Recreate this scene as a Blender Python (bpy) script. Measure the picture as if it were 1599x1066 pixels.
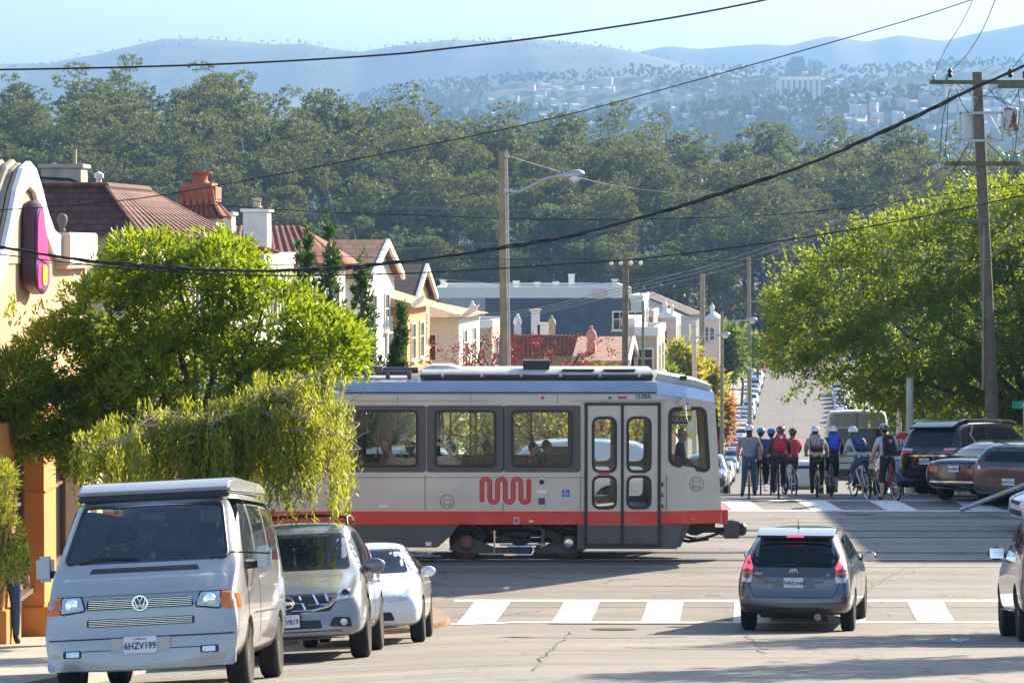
import bpy, bmesh, math, random
import numpy as np
from mathutils import Vector, Matrix, geometry
from mathutils.bvhtree import BVHTree

for _o in list(bpy.data.objects): bpy.data.objects.remove(_o)
SC = bpy.context.scene
R = math.radians
RNG = random.Random(7)

# ---------------------------------------------------------------- camera, sky, sun, exposure
F = 4500.0; CX = 799.5; CY = 533.0; CAMZ = 6.15; PITCH = math.atan((533-385)/4500.0)
cam_d = bpy.data.cameras.new('camera'); cam = bpy.data.objects.new('camera', cam_d)
SC.collection.objects.link(cam); SC.camera = cam
cam.location = (0, 0, CAMZ); cam.rotation_euler = (math.pi/2-PITCH, 0, 0)
cam_d.sensor_width = 36; cam_d.lens = F/1599*36; cam_d.clip_start = .5; cam_d.clip_end = 60000
SUNV = Vector((1.38, 1.65, 1.0)).normalized()
SUN_EL = math.asin(SUNV.z); SUN_ROT = math.atan2(SUNV.x, SUNV.y)
world = bpy.data.worlds.new('World'); SC.world = world; world.use_nodes = True
nt = world.node_tree; nt.nodes.clear()
sky = nt.nodes.new('ShaderNodeTexSky'); sky.sky_type = 'NISHITA'; sky.sun_disc = False
sky.sun_elevation = SUN_EL; sky.sun_rotation = SUN_ROT; sky.altitude = 50
sky.air_density = 1.0; sky.dust_density = 1.4; sky.ozone_density = 2.5
bg = nt.nodes.new('ShaderNodeBackground'); bg.inputs[1].default_value = .09
out = nt.nodes.new('ShaderNodeOutputWorld')
nt.links.new(sky.outputs[0], bg.inputs[0]); nt.links.new(bg.outputs[0], out.inputs[0])
sun_d = bpy.data.lights.new('sun', 'SUN'); sun_d.energy = 5.0; sun_d.angle = R(.53); sun_d.color = (1, .86, .66)
sun = bpy.data.objects.new('sun', sun_d); SC.collection.objects.link(sun)
sun.rotation_euler = (-SUNV).to_track_quat('-Z', 'Y').to_euler(); sun.location = (60, 70, 60)
SC.view_settings.view_transform = 'Standard'; SC.view_settings.look = 'None'
SC.view_settings.exposure = 1.88; SC.view_settings.gamma = 1; SC.view_settings.use_curve_mapping = False
SC.render.engine = 'CYCLES'
cy = SC.cycles; cy.use_denoising = True; cy.max_bounces = 8; cy.transparent_max_bounces = 16
cy.diffuse_bounces = 3; cy.glossy_bounces = 3; cy.transmission_bounces = 4; cy.volume_bounces = 0
cy.sample_clamp_indirect = 6; cy.caustics_reflective = False; cy.caustics_refractive = False

# ---------------------------------------------------------------- geometry of the photograph
_ct, _st = math.cos(PITCH), math.sin(PITCH)
def W(px, py, Y):
    u = (px-CX)/F; v = (CY-py)/F
    y = _ct+v*_st; z = v*_ct-_st; t = Y/y
    return Vector((u*t, Y, CAMZ+z*t))
_KY = [-80, -30, 0, 45.0, 47.6, 70.0, 74.0, 94, 115, 180, 235, 265, 320, 375, 430, 500, 560, 640, 740, 1000, 1700, 12000]
_KZ = [11, 7.9, 5.03, .14, 0, 0, -.25, -1.9, -3.8, -9.4, -14.0, -15.4, -15.8, -15.1, -14.3, -12.8, -9.5, -5, -2, -30, -60, -60]
def zprof(Y):
    return float(np.interp(Y, _KY, _KZ))
def zp(Y):
    w = 1.0 if Y < 90 else 6.0
    if Y > 400: w = 20
    return sum(zprof(Y+o*w) for o in (-1, -.5, 0, .5, 1))/5
def street_x(Y):                     # centre line of the street
    return 31.3-.103*(321-Y)
def zroad(X, Y):
    z = zp(Y)
    if Y < 49:
        k = max(0, min(1, (49-Y)/4))
        z -= .05*k*max(0, min(-X, 5.2))
    return z
def zhill(X, Y):
    z = zroad(X, Y)
    if Y > 440:
        t = max(0, min(1, (Y-440)/160)); z += t*max(0, min(14, -(X+5)*.13))
    return z

# ---------------------------------------------------------------- materials
MATS = {}
def mat(name, col, rough=.5, metal=0., var=.12, scale=3., bump=0., coat=0., spec=.5, kind=None, bscale=None, var2=None):
    if name in MATS: return MATS[name]
    m = bpy.data.materials.new(name); m.use_nodes = True; MATS[name] = m
    t = m.node_tree; n = t.nodes; p = n['Principled BSDF']
    p.inputs['Roughness'].default_value = rough; p.inputs['Metallic'].default_value = metal
    p.inputs['Specular IOR Level'].default_value = spec
    if coat: p.inputs['Coat Weight'].default_value = coat; p.inputs['Coat Roughness'].default_value = .04
    tc = n.new('ShaderNodeTexCoord')
    nz = n.new('ShaderNodeTexNoise'); nz.inputs['Scale'].default_value = scale; nz.inputs['Detail'].default_value = 6
    nz.inputs['Roughness'].default_value = .65
    t.links.new(tc.outputs['Object'], nz.inputs['Vector'])
    cr = n.new('ShaderNodeValToRGB'); e = cr.color_ramp.elements
    e[0].position = .3; e[1].position = .7
    e[0].color = [max(0, c*(1-var)) for c in col]+[1]; e[1].color = [min(1, c*(1+var)) for c in col]+[1]
    if var2: e[0].color = list(var2)+[1]
    t.links.new(nz.outputs['Fac'], cr.inputs['Fac']); t.links.new(cr.outputs[0], p.inputs['Base Color'])
    if bump:
        nb = n.new('ShaderNodeTexNoise'); nb.inputs['Scale'].default_value = bscale or scale*8; nb.inputs['Detail'].default_value = 4
        t.links.new(tc.outputs['Object'], nb.inputs['Vector'])
        b = n.new('ShaderNodeBump'); b.inputs['Strength'].default_value = bump; b.inputs['Distance'].default_value = .02
        t.links.new(nb.outputs['Fac'], b.inputs['Height']); t.links.new(b.outputs[0], p.inputs['Normal'])
    return m
def paint(name, col, metal=.0, rough=.28):
    return mat(name, col, rough, metal, .04, 1.5, 0, 1.0)
def glow(name, col, s):
    m = mat(name, col, .4, 0, 0); p = m.node_tree.nodes['Principled BSDF']
    p.inputs['Emission Color'].default_value = (*col, 1); p.inputs['Emission Strength'].default_value = s
    return m
def glass(name, tint=(.25, .32, .34), opac=.35, rough=.02):
    if name in MATS: return MATS[name]
    m = bpy.data.materials.new(name); m.use_nodes = True; MATS[name] = m
    t = m.node_tree; n = t.nodes; n.clear()
    o = n.new('ShaderNodeOutputMaterial'); mx = n.new('ShaderNodeMixShader'); mx2 = n.new('ShaderNodeMixShader')
    tr = n.new('ShaderNodeBsdfTransparent'); gl = n.new('ShaderNodeBsdfGlossy'); df = n.new('ShaderNodeBsdfDiffuse')
    fr = n.new('ShaderNodeFresnel'); fr.inputs[0].default_value = 1.5
    nz = n.new('ShaderNodeTexNoise'); nz.inputs['Scale'].default_value = 2.5
    tc = n.new('ShaderNodeTexCoord'); t.links.new(tc.outputs['Object'], nz.inputs['Vector'])
    bp = n.new('ShaderNodeBump'); bp.inputs['Strength'].default_value = .06; t.links.new(nz.outputs[0], bp.inputs['Height'])
    t.links.new(bp.outputs[0], gl.inputs['Normal'])
    tr.inputs[0].default_value = (*[c+.45 if opac < .5 else c for c in tint], 1); gl.inputs['Roughness'].default_value = rough
    df.inputs[0].default_value = (*[c*.25 for c in tint], 1)
    mx.inputs[0].default_value = opac
    t.links.new(tr.outputs[0], mx.inputs[1]); t.links.new(df.outputs[0], mx.inputs[2])
    t.links.new(fr.outputs[0], mx2.inputs[0]); t.links.new(mx.outputs[0], mx2.inputs[1]); t.links.new(gl.outputs[0], mx2.inputs[2])
    t.links.new(mx2.outputs[0], o.inputs[0]); return m
def leafmat(name, c1, c2, trans, rough=.45, fac=.5):
    if name in MATS: return MATS[name]
    m = bpy.data.materials.new(name); m.use_nodes = True; MATS[name] = m
    t = m.node_tree; n = t.nodes; p = n['Principled BSDF']; o = n['Material Output']
    p.inputs['Roughness'].default_value = rough; p.inputs['Specular IOR Level'].default_value = .4
    g = n.new('ShaderNodeNewGeometry'); cr = n.new('ShaderNodeValToRGB')
    e = cr.color_ramp.elements; e[0].color = (*c1, 1); e[1].color = (*c2, 1)
    t.links.new(g.outputs['Random Per Island'], cr.inputs[0]); t.links.new(cr.outputs[0], p.inputs['Base Color'])
    tl = n.new('ShaderNodeBsdfTranslucent'); mx = n.new('ShaderNodeMixShader'); mx.inputs[0].default_value = fac
    mc = n.new('ShaderNodeMix'); mc.data_type = 'RGBA'; mc.inputs[0].default_value = .6
    t.links.new(cr.outputs[0], mc.inputs[6]); mc.inputs[7].default_value = (*trans, 1)
    t.links.new(mc.outputs[2], tl.inputs[0])
    t.links.new(p.outputs[0], mx.inputs[1]); t.links.new(tl.outputs[0], mx.inputs[2]); t.links.new(mx.outputs[0], o.inputs[0])
    return m

# ---------------------------------------------------------------- object helpers
COL = SC.collection
def tag(o, label=None, cat=None, group=None, kind=None):
    if label: o['label'] = label
    if cat: o['category'] = cat
    if group: o['group'] = group
    if kind: o['kind'] = kind
    return o
def thing(name, label, cat, loc=(0, 0, 0), rz=0, group=None, rot=None):
    o = bpy.data.objects.new(name, None); COL.objects.link(o); o.empty_display_size = .2
    o.location = loc; o.rotation_euler = rot or (0, 0, rz)
    return tag(o, label, cat, group)
def link(name, me, parent=None):
    o = bpy.data.objects.new(name, me); COL.objects.link(o)
    if parent: o.parent = parent
    return o
def copy_tree(o, parent=None):
    c = o.copy(); COL.objects.link(c)
    if parent: c.parent = parent
    for ch in list(o.children): copy_tree(ch, c)
    return c
def rz2(a): return Matrix.Rotation(a, 4, 'Z')
class MB:
    def __init__(s): s.v = []; s.f = []; s.m = []
    def add(s, vs, fs, mi=0, M=None):
        b = len(s.v)
        s.v += [tuple(M @ Vector(v)) if M else tuple(v) for v in vs]
        s.f += [tuple(b+i for i in f) for f in fs]; s.m += [mi]*len(fs); return s
    def box(s, c, d, mi=0, M=None, top=None):
        x, y, z = [k/2 for k in d]; tx, ty = (top or (1, 1))
        vs = [(c[0]+a*x*(tx if k > 0 else 1), c[1]+b*y*(ty if k > 0 else 1), c[2]+k*z) for k in (-1, 1) for a, b in ((-1, -1), (1, -1), (1, 1), (-1, 1))]
        return s.add(vs, [(0, 3, 2, 1), (4, 5, 6, 7), (0, 1, 5, 4), (1, 2, 6, 5), (2, 3, 7, 6), (3, 0, 4, 7)], mi, M)
    def tube(s, pts, r, n=8, mi=0, M=None, caps=True):
        pts = [Vector(p) for p in pts]; k = len(pts)
        rs = r if isinstance(r, (list, tuple)) else [r]*k
        vs = []; up = None
        for i, p in enumerate(pts):
            d = (pts[min(i+1, k-1)]-pts[max(i-1, 0)])
            if d.length < 1e-9: d = Vector((0, 0, 1))
            d.normalize()
            if up is None:
                a = Vector((0, 0, 1)) if abs(d.z) < .9 else Vector((1, 0, 0)); u = d.cross(a).normalized()
            else:
                u = up-d*up.dot(d)
                u = u.normalized() if u.length > 1e-6 else d.orthogonal().normalized()
            up = u; w = d.cross(u)
            vs += [p+(u*math.cos(2*math.pi*j/n)+w*math.sin(2*math.pi*j/n))*rs[i] for j in range(n)]
        fs = [(i*n+j, i*n+(j+1) % n, (i+1)*n+(j+1) % n, (i+1)*n+j) for i in range(k-1) for j in range(n)]
        if caps: fs += [tuple(range(n))[::-1], tuple((k-1)*n+j for j in range(n))]
        return s.add(vs, fs, mi, M)
    def lathe(s, prof, n=24, mi=0, M=None, axis='z'):
        vs = []; k = len(prof)
        for r, h in prof:
            for j in range(n):
                a = 2*math.pi*j/n; c, q = r*math.cos(a), r*math.sin(a)
                vs.append((c, q, h) if axis == 'z' else ((h, c, q) if axis == 'x' else (c, h, q)))
        fs = [(i*n+j, i*n+(j+1) % n, (i+1)*n+(j+1) % n, (i+1)*n+j) for i in range(k-1) for j in range(n)]
        if prof[0][0] > 1e-6: fs.append(tuple(range(n))[::-1])
        if prof[-1][0] > 1e-6: fs.append(tuple((k-1)*n+j for j in range(n)))
        return s.add(vs, fs, mi, M)
    def prism(s, outl, d0, d1, axis='y', mi=0, M=None):
        n = len(outl)
        def q(a, b, d):
            return {'y': (a, d, b), 'x': (d, a, b), 'z': (a, b, d)}[axis]
        vs = [q(a, b, d0) for a, b in outl]+[q(a, b, d1) for a, b in outl]
        fs = [tuple(range(n)), tuple(range(2*n-1, n-1, -1))]+[(i, i+n, (i+1) % n+n, (i+1) % n) for i in range(n)]
        return s.add(vs, fs, mi, M)
    def ball(s, c, r, n=10, mi=0, M=None):
        if not isinstance(r, (tuple, list)): r = (r, r, r)
        vs = []; k = max(4, n//2+1)
        for i in range(k+1):
            t = math.pi*i/k; rr = max(math.sin(t), 1e-4)
            vs += [(c[0]+r[0]*rr*math.cos(2*math.pi*j/n), c[1]+r[1]*rr*math.sin(2*math.pi*j/n), c[2]+r[2]*math.cos(t)) for j in range(n)]
        fs = [(i*n+j, (i+1)*n+j, (i+1)*n+(j+1) % n, i*n+(j+1) % n) for i in range(k) for j in range(n)]
        return s.add(vs, fs, mi, M)
    def mesh(s, name, mats, smooth=False, recalc=True):
        me = bpy.data.meshes.new(name); me.from_pydata([tuple(v) for v in s.v], [], s.f)
        for m in (mats if isinstance(mats, (list, tuple)) else [mats]): me.materials.append(m)
        me.polygons.foreach_set('material_index', s.m)
        if recalc:
            bm = bmesh.new(); bm.from_mesh(me); bmesh.ops.recalc_face_normals(bm, faces=bm.faces); bm.to_mesh(me); bm.free()
        if smooth:
            me.polygons.foreach_set('use_smooth', [True]*len(me.polygons)); me.set_sharp_from_angle(angle=R(38))
        me.update(); return me
    def build(s, name, mats, parent=None, smooth=False, bevel=0, **kw):
        me = s.mesh(name, mats, smooth)
        if bevel:
            bm = bmesh.new(); bm.from_mesh(me); bmesh.ops.remove_doubles(bm, verts=bm.verts, dist=1e-5)
            es = [e for e in bm.edges if len(e.link_faces) == 2 and e.calc_face_angle(0) > R(35)]
            bmesh.ops.bevel(bm, geom=es, offset=bevel, segments=2, affect='EDGES', clamp_overlap=True)
            bm.to_mesh(me); bm.free()
            me.polygons.foreach_set('use_smooth', [True]*len(me.polygons)); me.set_sharp_from_angle(angle=R(50))
        o = link(name, me, parent)
        if kw: tag(o, **kw)
        return o
def evalmesh(o):
    dg = bpy.context.evaluated_depsgraph_get(); dg.update()
    return bpy.data.meshes.new_from_object(o.evaluated_get(dg))
def boolean(me, cutters):
    o = bpy.data.objects.new('tmp', me); COL.objects.link(o); tmp = []
    for c in cutters:
        for m in list(me.materials)[len(c.materials):]: c.materials.append(m)
        k = bpy.data.objects.new('tmpc', c); COL.objects.link(k); tmp.append(k)
        md = o.modifiers.new('b', 'BOOLEAN'); md.operation = 'DIFFERENCE'; md.solver = 'EXACT'; md.object = k
        try: md.material_mode = 'INDEX'
        except Exception: pass
    r = evalmesh(o)
    for k in tmp+[o]: bpy.data.objects.remove(k)
    return r
def textmesh(s, size, depth=.004, M=None, bold=0):
    c = bpy.data.curves.new('t', 'FONT'); c.body = s; c.size = size; c.extrude = depth; c.align_x = 'CENTER'; c.align_y = 'CENTER'
    c.offset = bold; c.resolution_u = 3
    o = bpy.data.objects.new('t', c); COL.objects.link(o); me = evalmesh(o); bpy.data.objects.remove(o)
    if M: me.transform(M)
    return me
FRONTTXT = Matrix.Rotation(math.pi/2, 4, 'X')        # text readable when looking along +Y
def text(name, s, size, M, m, parent, depth=.004, bold=0, sx=1):
    me = textmesh(s, size, depth, M @ Matrix.Diagonal((sx, 1, 1, 1)), bold); me.materials.clear(); me.materials.append(m)
    return link(name, me, parent)
def rpoly(pts, r=.05, n=4):
    out = []; k = len(pts); rr = r
    for i in range(k):
        p = Vector(pts[i]); a = Vector(pts[i-1])-p; b = Vector(pts[(i+1) % k])-p
        r_ = min(rr, a.length*.45, b.length*.45); A = p+a.normalized()*r_; B = p+b.normalized()*r_
        for j in range(n+1):
            t = j/n; out.append(tuple(A*(1-t)**2+p*2*t*(1-t)+B*t*t))
    return out
def rect(x0, z0, x1, z1, r=.05): return rpoly([(x0, z0), (x1, z0), (x1, z1), (x0, z1)], r)
def mirror(o): return [(-a, b) for a, b in o][::-1]
def ring(mb, o_out, o_in, d0, d1, axis='y', mi=0, M=None):
    n = len(o_out)
    def q(a, b, d): return {'y': (a, d, b), 'x': (d, a, b), 'z': (a, b, d)}[axis]
    vs = [q(*p, d0) for p in o_out]+[q(*p, d0) for p in o_in]+[q(*p, d1) for p in o_out]+[q(*p, d1) for p in o_in]
    fs = []
    for i in range(n):
        j = (i+1) % n
        fs += [(i, j, n+j, n+i), (2*n+i, 3*n+i, 3*n+j, 2*n+j), (i, 2*n+i, 2*n+j, j), (n+i, n+j, 3*n+j, 3*n+i)]
    mb.add(vs, fs, mi, M)
def inset(o, d):
    n = len(o); out = []
    A = sum(o[i][0]*o[(i+1) % n][1]-o[(i+1) % n][0]*o[i][1] for i in range(n)); sg = 1 if A > 0 else -1
    for i in range(n):
        t = Vector(o[(i+1) % n])-Vector(o[i-1])
        t = t.normalized() if t.length > 1e-9 else Vector((1, 0))
        out.append((o[i][0]-t.y*d*sg, o[i][1]+t.x*d*sg))
    return out
def leaves(name, C, D, L, Wd, m, parent=None, seed=0, fold=.0):
    rs = np.random.RandomState(seed); n = len(C)
    D = D/np.maximum(np.linalg.norm(D, axis=1, keepdims=True), 1e-6)
    S = np.cross(D, rs.normal(size=(n, 3))); S /= np.maximum(np.linalg.norm(S, axis=1, keepdims=True), 1e-6)
    L = np.asarray(L).reshape(-1, 1)*np.ones((n, 1)); Wd = np.asarray(Wd).reshape(-1, 1)*np.ones((n, 1))
    N = np.cross(D, S)
    V = np.empty((n, 4, 3)); V[:, 0] = C-D*L*.5; V[:, 1] = C+S*Wd*.5+N*Wd*fold; V[:, 2] = C+D*L*.5; V[:, 3] = C-S*Wd*.5+N*Wd*fold
    me = bpy.data.meshes.new(name); me.vertices.add(4*n); me.vertices.foreach_set('co', V.reshape(-1))
    me.loops.add(4*n); me.loops.foreach_set('vertex_index', np.arange(4*n, dtype=np.int32))
    me.polygons.add(n); me.polygons.foreach_set('loop_start', np.arange(n, dtype=np.int32)*4)
    me.polygons.foreach_set('loop_total', np.full(n, 4, dtype=np.int32))
    me.materials.append(m); me.update(calc_edges=True)
    return link(name, me, parent)
def clumps(blobs, ncl, per, cr, seed=0, shell=.7, up=.3, out=.8, squash=1.0):
    """cluster centres spread over ellipsoid shells; leaves burst outwards from each cluster"""
    rs = np.random.RandomState(seed); B = np.array([list(c)+list(r) for c, r in blobs], float)
    ar = (B[:, 3]*B[:, 4]+B[:, 4]*B[:, 5]+B[:, 3]*B[:, 5]); pk = rs.choice(len(B), ncl, p=ar/ar.sum())
    d = rs.normal(size=(ncl, 3)); d /= np.linalg.norm(d, axis=1, keepdims=True)
    rad = shell+(1.08-shell)*rs.rand(ncl, 1)**.7
    c = B[pk, :3]+d*B[pk, 3:]*rad
    keep = np.ones(ncl, bool)
    for b in B:
        q = np.linalg.norm((c-b[:3])/b[3:], axis=1); keep &= ~((q < .55) & (rs.rand(ncl) < .8))
    c = c[keep]; d = d[keep]; n = len(c)
    sz = .6+.8*rs.rand(n, 1)
    e = rs.normal(size=(n, per, 3)); e /= np.linalg.norm(e, axis=2, keepdims=True)
    P = c[:, None]+e*cr*sz[:, None]*(rs.rand(n, per, 1)**.5)*np.array([1, 1, squash])
    D = e*.9+d[:, None]*out+np.array([0, 0, up])
    return P.reshape(-1, 3), D.reshape(-1, 3), c
def limb(mb, a, b, r0, r1, n=6, seg=5, wob=.08, rs=None, mi=0, sag=0):
    rs = rs or RNG; a = Vector(a); b = Vector(b); L = (b-a).length; pts = []
    for i in range(seg+1):
        t = i/seg; p = a.lerp(b, t)
        if 0 < i < seg: p += Vector((rs.uniform(-1, 1), rs.uniform(-1, 1), rs.uniform(-1, 1)))*wob*L*.5
        p.z += sag*math.sin(math.pi*t); pts.append(p)
    mb.tube(pts, [r0+(r1-r0)*i/seg for i in range(seg+1)], n, mi); return pts
# ================================================================ SETTING
asphalt = mat('asphalt', (.225, .205, .18), .9, 0, .10, .9, .5, bscale=55)
def asph_detail(m, dark, light):
    t = m.node_tree; n = t.nodes; p = n['Principled BSDF']
    tc = [x for x in n if x.type == 'TEX_COORD'][0]
    src = p.inputs['Base Color'].links[0].from_socket
    fine = n.new('ShaderNodeTexNoise'); fine.inputs['Scale'].default_value = 28; fine.inputs['Detail'].default_value = 8; fine.inputs['Roughness'].default_value = .8
    t.links.new(tc.outputs['Object'], fine.inputs['Vector'])
    mp = n.new('ShaderNodeMapping'); mp.inputs['Scale'].default_value = (.12, .9, 1); t.links.new(tc.outputs['Object'], mp.inputs['Vector'])
    st = n.new('ShaderNodeTexNoise'); st.inputs['Scale'].default_value = 1.4; st.inputs['Detail'].default_value = 5; t.links.new(mp.outputs[0], st.inputs['Vector'])
    vo = n.new('ShaderNodeTexVoronoi'); vo.feature = 'DISTANCE_TO_EDGE'; vo.inputs['Scale'].default_value = .33; 
    wn = n.new('ShaderNodeTexNoise'); wn.inputs['Scale'].default_value = 1.1; wn.inputs['Detail'].default_value = 6
    t.links.new(tc.outputs['Object'], wn.inputs['Vector'])
    ad = n.new('ShaderNodeVectorMath'); ad.operation = 'MULTIPLY_ADD'; t.links.new(wn.outputs['Color'], ad.inputs[0]); ad.inputs[1].default_value = (1.3, 1.3, 0)
    t.links.new(tc.outputs['Object'], ad.inputs[2]); t.links.new(ad.outputs[0], vo.inputs['Vector'])
    cr = n.new('ShaderNodeValToRGB'); cr.color_ramp.elements[0].position = .0; cr.color_ramp.elements[0].color = (.45, .45, .45, 1)
    cr.color_ramp.elements[1].position = .008; cr.color_ramp.elements[1].color = (1, 1, 1, 1); t.links.new(vo.outputs['Distance'], cr.inputs[0])
    def mul(a, b, lo, hi):
        mr = n.new('ShaderNodeMapRange'); mr.inputs[1].default_value = .3; mr.inputs[2].default_value = .7; mr.inputs[3].default_value = lo; mr.inputs[4].default_value = hi
        t.links.new(b, mr.inputs[0]); v = n.new('ShaderNodeVectorMath'); v.operation = 'SCALE'; t.links.new(a, v.inputs[0]); t.links.new(mr.outputs[0], v.inputs['Scale']); return v.outputs[0]
    a = mul(src, fine.outputs[0], .72, 1.28); a = mul(a, st.outputs[0], dark, light)
    v = n.new('ShaderNodeVectorMath'); v.operation = 'MULTIPLY'; t.links.new(a, v.inputs[0]); t.links.new(cr.outputs[0], v.inputs[1])
    t.links.new(v.outputs[0], p.inputs['Base Color'])
asph_detail(asphalt, .74, 1.16)
asph2 = mat('asphalt_tram_lane', (.21, .195, .175), .9, 0, .12, .8, .5, bscale=50); asph_detail(asph2, .8, 1.15)
concrete = mat('sidewalk_concrete', (.36, .33, .28), .9, 0, .15, 2.2, .3)
soil = mat('ground_soil', (.12, .12, .06), .95, 0, .4, .4, .4)
white_line = mat('road_paint', (.74, .72, .67), .8, 0, .06, 9, .2)
def worn(m):
    t = m.node_tree; n = t.nodes; p = n['Principled BSDF']; tc = [x for x in n if x.type == 'TEX_COORD'][0]
    nz = n.new('ShaderNodeTexNoise'); nz.inputs['Scale'].default_value = 5; nz.inputs['Detail'].default_value = 10; nz.inputs['Roughness'].default_value = .75
    t.links.new(tc.outputs['Object'], nz.inputs['Vector'])
    cr = n.new('ShaderNodeValToRGB'); cr.color_ramp.elements[0].position = .37; cr.color_ramp.elements[0].color = (.45, .42, .38, 1); cr.color_ramp.elements[1].position = .50; cr.color_ramp.elements[1].color = (1, 1, 1, 1)
    t.links.new(nz.outputs[0], cr.inputs[0]); v = n.new('ShaderNodeVectorMath'); v.operation = 'MULTIPLY'
    t.links.new(p.inputs['Base Color'].links[0].from_socket, v.inputs[0]); t.links.new(cr.outputs[0], v.inputs[1]); t.links.new(v.outputs[0], p.inputs['Base Color'])
worn(white_line)
steel = mat('rail_steel', (.6, .6, .62), .25, .9, .1)
rust = mat('rusty_steel', (.18, .11, .07), .8, .2, .3, 8)

def sheet(name, xs, ys, zf, m, kind='structure', dz=0, **kw):
    nx = len(xs(ys[0])); V = []; Fc = []
    for j, y in enumerate(ys):
        for x in xs(y): V.append((x, y, zf(x, y)+dz))
    for j in range(len(ys)-1):
        for i in range(nx-1): Fc.append((j*nx+i, j*nx+i+1, (j+1)*nx+i+1, (j+1)*nx+i))
    b = MB(); b.add(V, Fc); me = b.mesh(name, m, False, False)
    me.polygons.foreach_set('use_smooth', [True]*len(me.polygons)); o = link(name, me); o['kind'] = kind; return o
YG = list(np.arange(-60, 44, 4))+list(np.arange(44, 76, .5))+list(np.arange(76, 130, 3))+list(np.arange(130, 480, 10))+list(np.arange(480, 760, 12))+[800, 900, 1000, 1300, 1700, 2500, 5000, 11000]
def _gx(y):
    w = min(4300, max(60, y*.5))
    return sorted(set([round(v, 3) for v in np.linspace(-w, w, 41)]+[round(v, 3) for v in np.linspace(-6.1, 12, 16)])) if False else list(np.linspace(-w, w, 81))
sheet('ground', _gx, YG, zhill, soil, dz=-.35)
# the street, from behind the camera down the hill
RH = 7.0
def road_l(Y): return -4.95+.1*(Y-27) if Y < 50 else street_x(Y)-RH
def road_r(Y): return 9.2+.08*(Y-30) if Y < 50 else street_x(Y)+RH
YR = [y for y in YG if y <= 520]
def _rx(y):
    a, b = road_l(y), road_r(y); return list(np.linspace(a, b, 25))
far_asph = mat('asphalt_far_street', (.125, .12, .115), .9, 0, .12, .25, .2); asph_detail(far_asph, .85, 1.12)
sheet('street', _rx, [y for y in YG if y <= 50]+[50.25], zroad, asphalt)
sheet('street_downhill', _rx, [68.25]+[y for y in YG if 68.5 <= y <= 520], zroad, far_asph)
sheet('cross_street', lambda y: list(np.linspace(-70, 80, 60)), [50.25]+list(np.arange(50.5, 68.5, .5))+[68.25], zroad, asph2, dz=.0)
# lighter resurfaced strip on the near side of the crossing
sheet('near_crossing_paving', lambda y: list(np.linspace(-70, 80, 40)), list(np.arange(49.0, 55.3, .5)), zroad, asphalt, dz=.004)
# sidewalks with kerbs
def walk(name, lo, hi, ys, dz=.14):
    b = MB(); n = 0; V = []; Fc = []
    for y in ys:
        a, c = lo(y), hi(y); z = max(zroad(a, y), zroad(c, y)) if y < 49 else zp(y)
        V += [(a, y, zroad(a, y)-.3), (a, y, zroad(a, y)+dz), (c, y, zroad(c, y)+dz), (c, y, zroad(c, y)-.3)]
    for j in range(len(ys)-1):
        for i in range(3): k = j*4; Fc.append((k+i, k+i+1, k+i+5, k+i+4))
    e = (len(ys)-1)*4; Fc += [(0, 3, 2, 1), (e, e+1, e+2, e+3)]
    b.add(V, Fc); me = b.mesh(name, concrete); o = link(name, me); o['kind'] = 'structure'
walk('sidewalk_near_left', lambda y: road_l(y)-14, road_l, [y for y in YG if y <= 50])
walk('sidewalk_near_right', road_r, lambda y: road_r(y)+5, [y for y in YG if y <= 50])
walk('sidewalk_far_left', lambda y: road_l(y)-4.2, road_l, [y for y in YG if 68.5 <= y <= 500])
walk('sidewalk_far_right', road_r, lambda y: road_r(y)+3.4, [y for y in YG if 68.5 <= y <= 500])
sheet('lawn_verge', lambda y: [road_l(y)-30, road_l(y)-4.2], [y for y in YG if 70 <= y <= 500], zroad, mat('dry_lawn', (.12, .13, .05), .95, 0, .4, .6), dz=.05)
# curb ramp corner patch
ramp = mat('brick_red_ramp', (.30, .19, .12), .9, 0, .2, 6)
b = MB(); o_ = rpoly([(-4.6, 45.6), (-1.5, 45.4), (-.95, 46.6), (-1.3, 48.3), (-4.6, 49.0)], .5, 5)
b.prism(o_, .03, .12, 'z'); b.build('curb_ramp', ramp, kind='structure')
# painted markings: thin sheets lying 4 mm above the paving
def mark(b, poly, nz=.004):
    b.add([(x, y, zroad(x, y)+nz) for x, y in poly], [tuple(range(len(poly)))])
def fromground(px, py, z=0):      # pixel -> point on the level crossing
    Y = 30.0
    for _ in range(60):
        p = W(px, py, Y); h = p.z-zroad(p.x, Y); dz = (W(px, py, Y+.1).z-zroad(p.x, Y+.1)-h)/.1
        Y -= max(-3, min(3, h/dz)) if abs(dz) > 1e-6 else 0
    return W(px, py, Y)
def strip(b, pts, w, nz=.004):
    for i in range(len(pts)-1):
        a, c = Vector(pts[i]), Vector(pts[i+1]); d = (c-a).normalized(); n = Vector((-d.y, d.x))*w/2
        k = max(1, int((c-a).length/1.0))
        for j in range(k):
            p, q = a.lerp(c, j/k), a.lerp(c, (j+1)/k); mark(b, [p-n, q-n, q+n, p+n], nz)
def ladder(name, y0, y1, skew, x0, x1, bars, bw, xslant):
    b = MB(); strip(b, [(x0, y0+skew*x0), (x1, y0+skew*x1)], .3, .008); strip(b, [(x0, y1+skew*x0), (x1, y1+skew*x1)], .3, .008)
    o = b.build(name+'_edge_line', white_line, kind='structure')
    b = MB()
    for bx in bars:
        for k in range(5):
            a0, a1 = k/5, (k+1)/5; ya = y0+.15+(y1-y0-.3)*a0; yb = y0+.15+(y1-y0-.3)*a1
            xa = bx+xslant*a0; xb = bx+xslant*a1
            mark(b, [(xa, ya+skew*xa), (xa+bw, ya+skew*xa), (xb+bw, yb+skew*xb), (xb, yb+skew*xb)], .008)
    b.build(name+'_bars', white_line, kind='structure')
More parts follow.
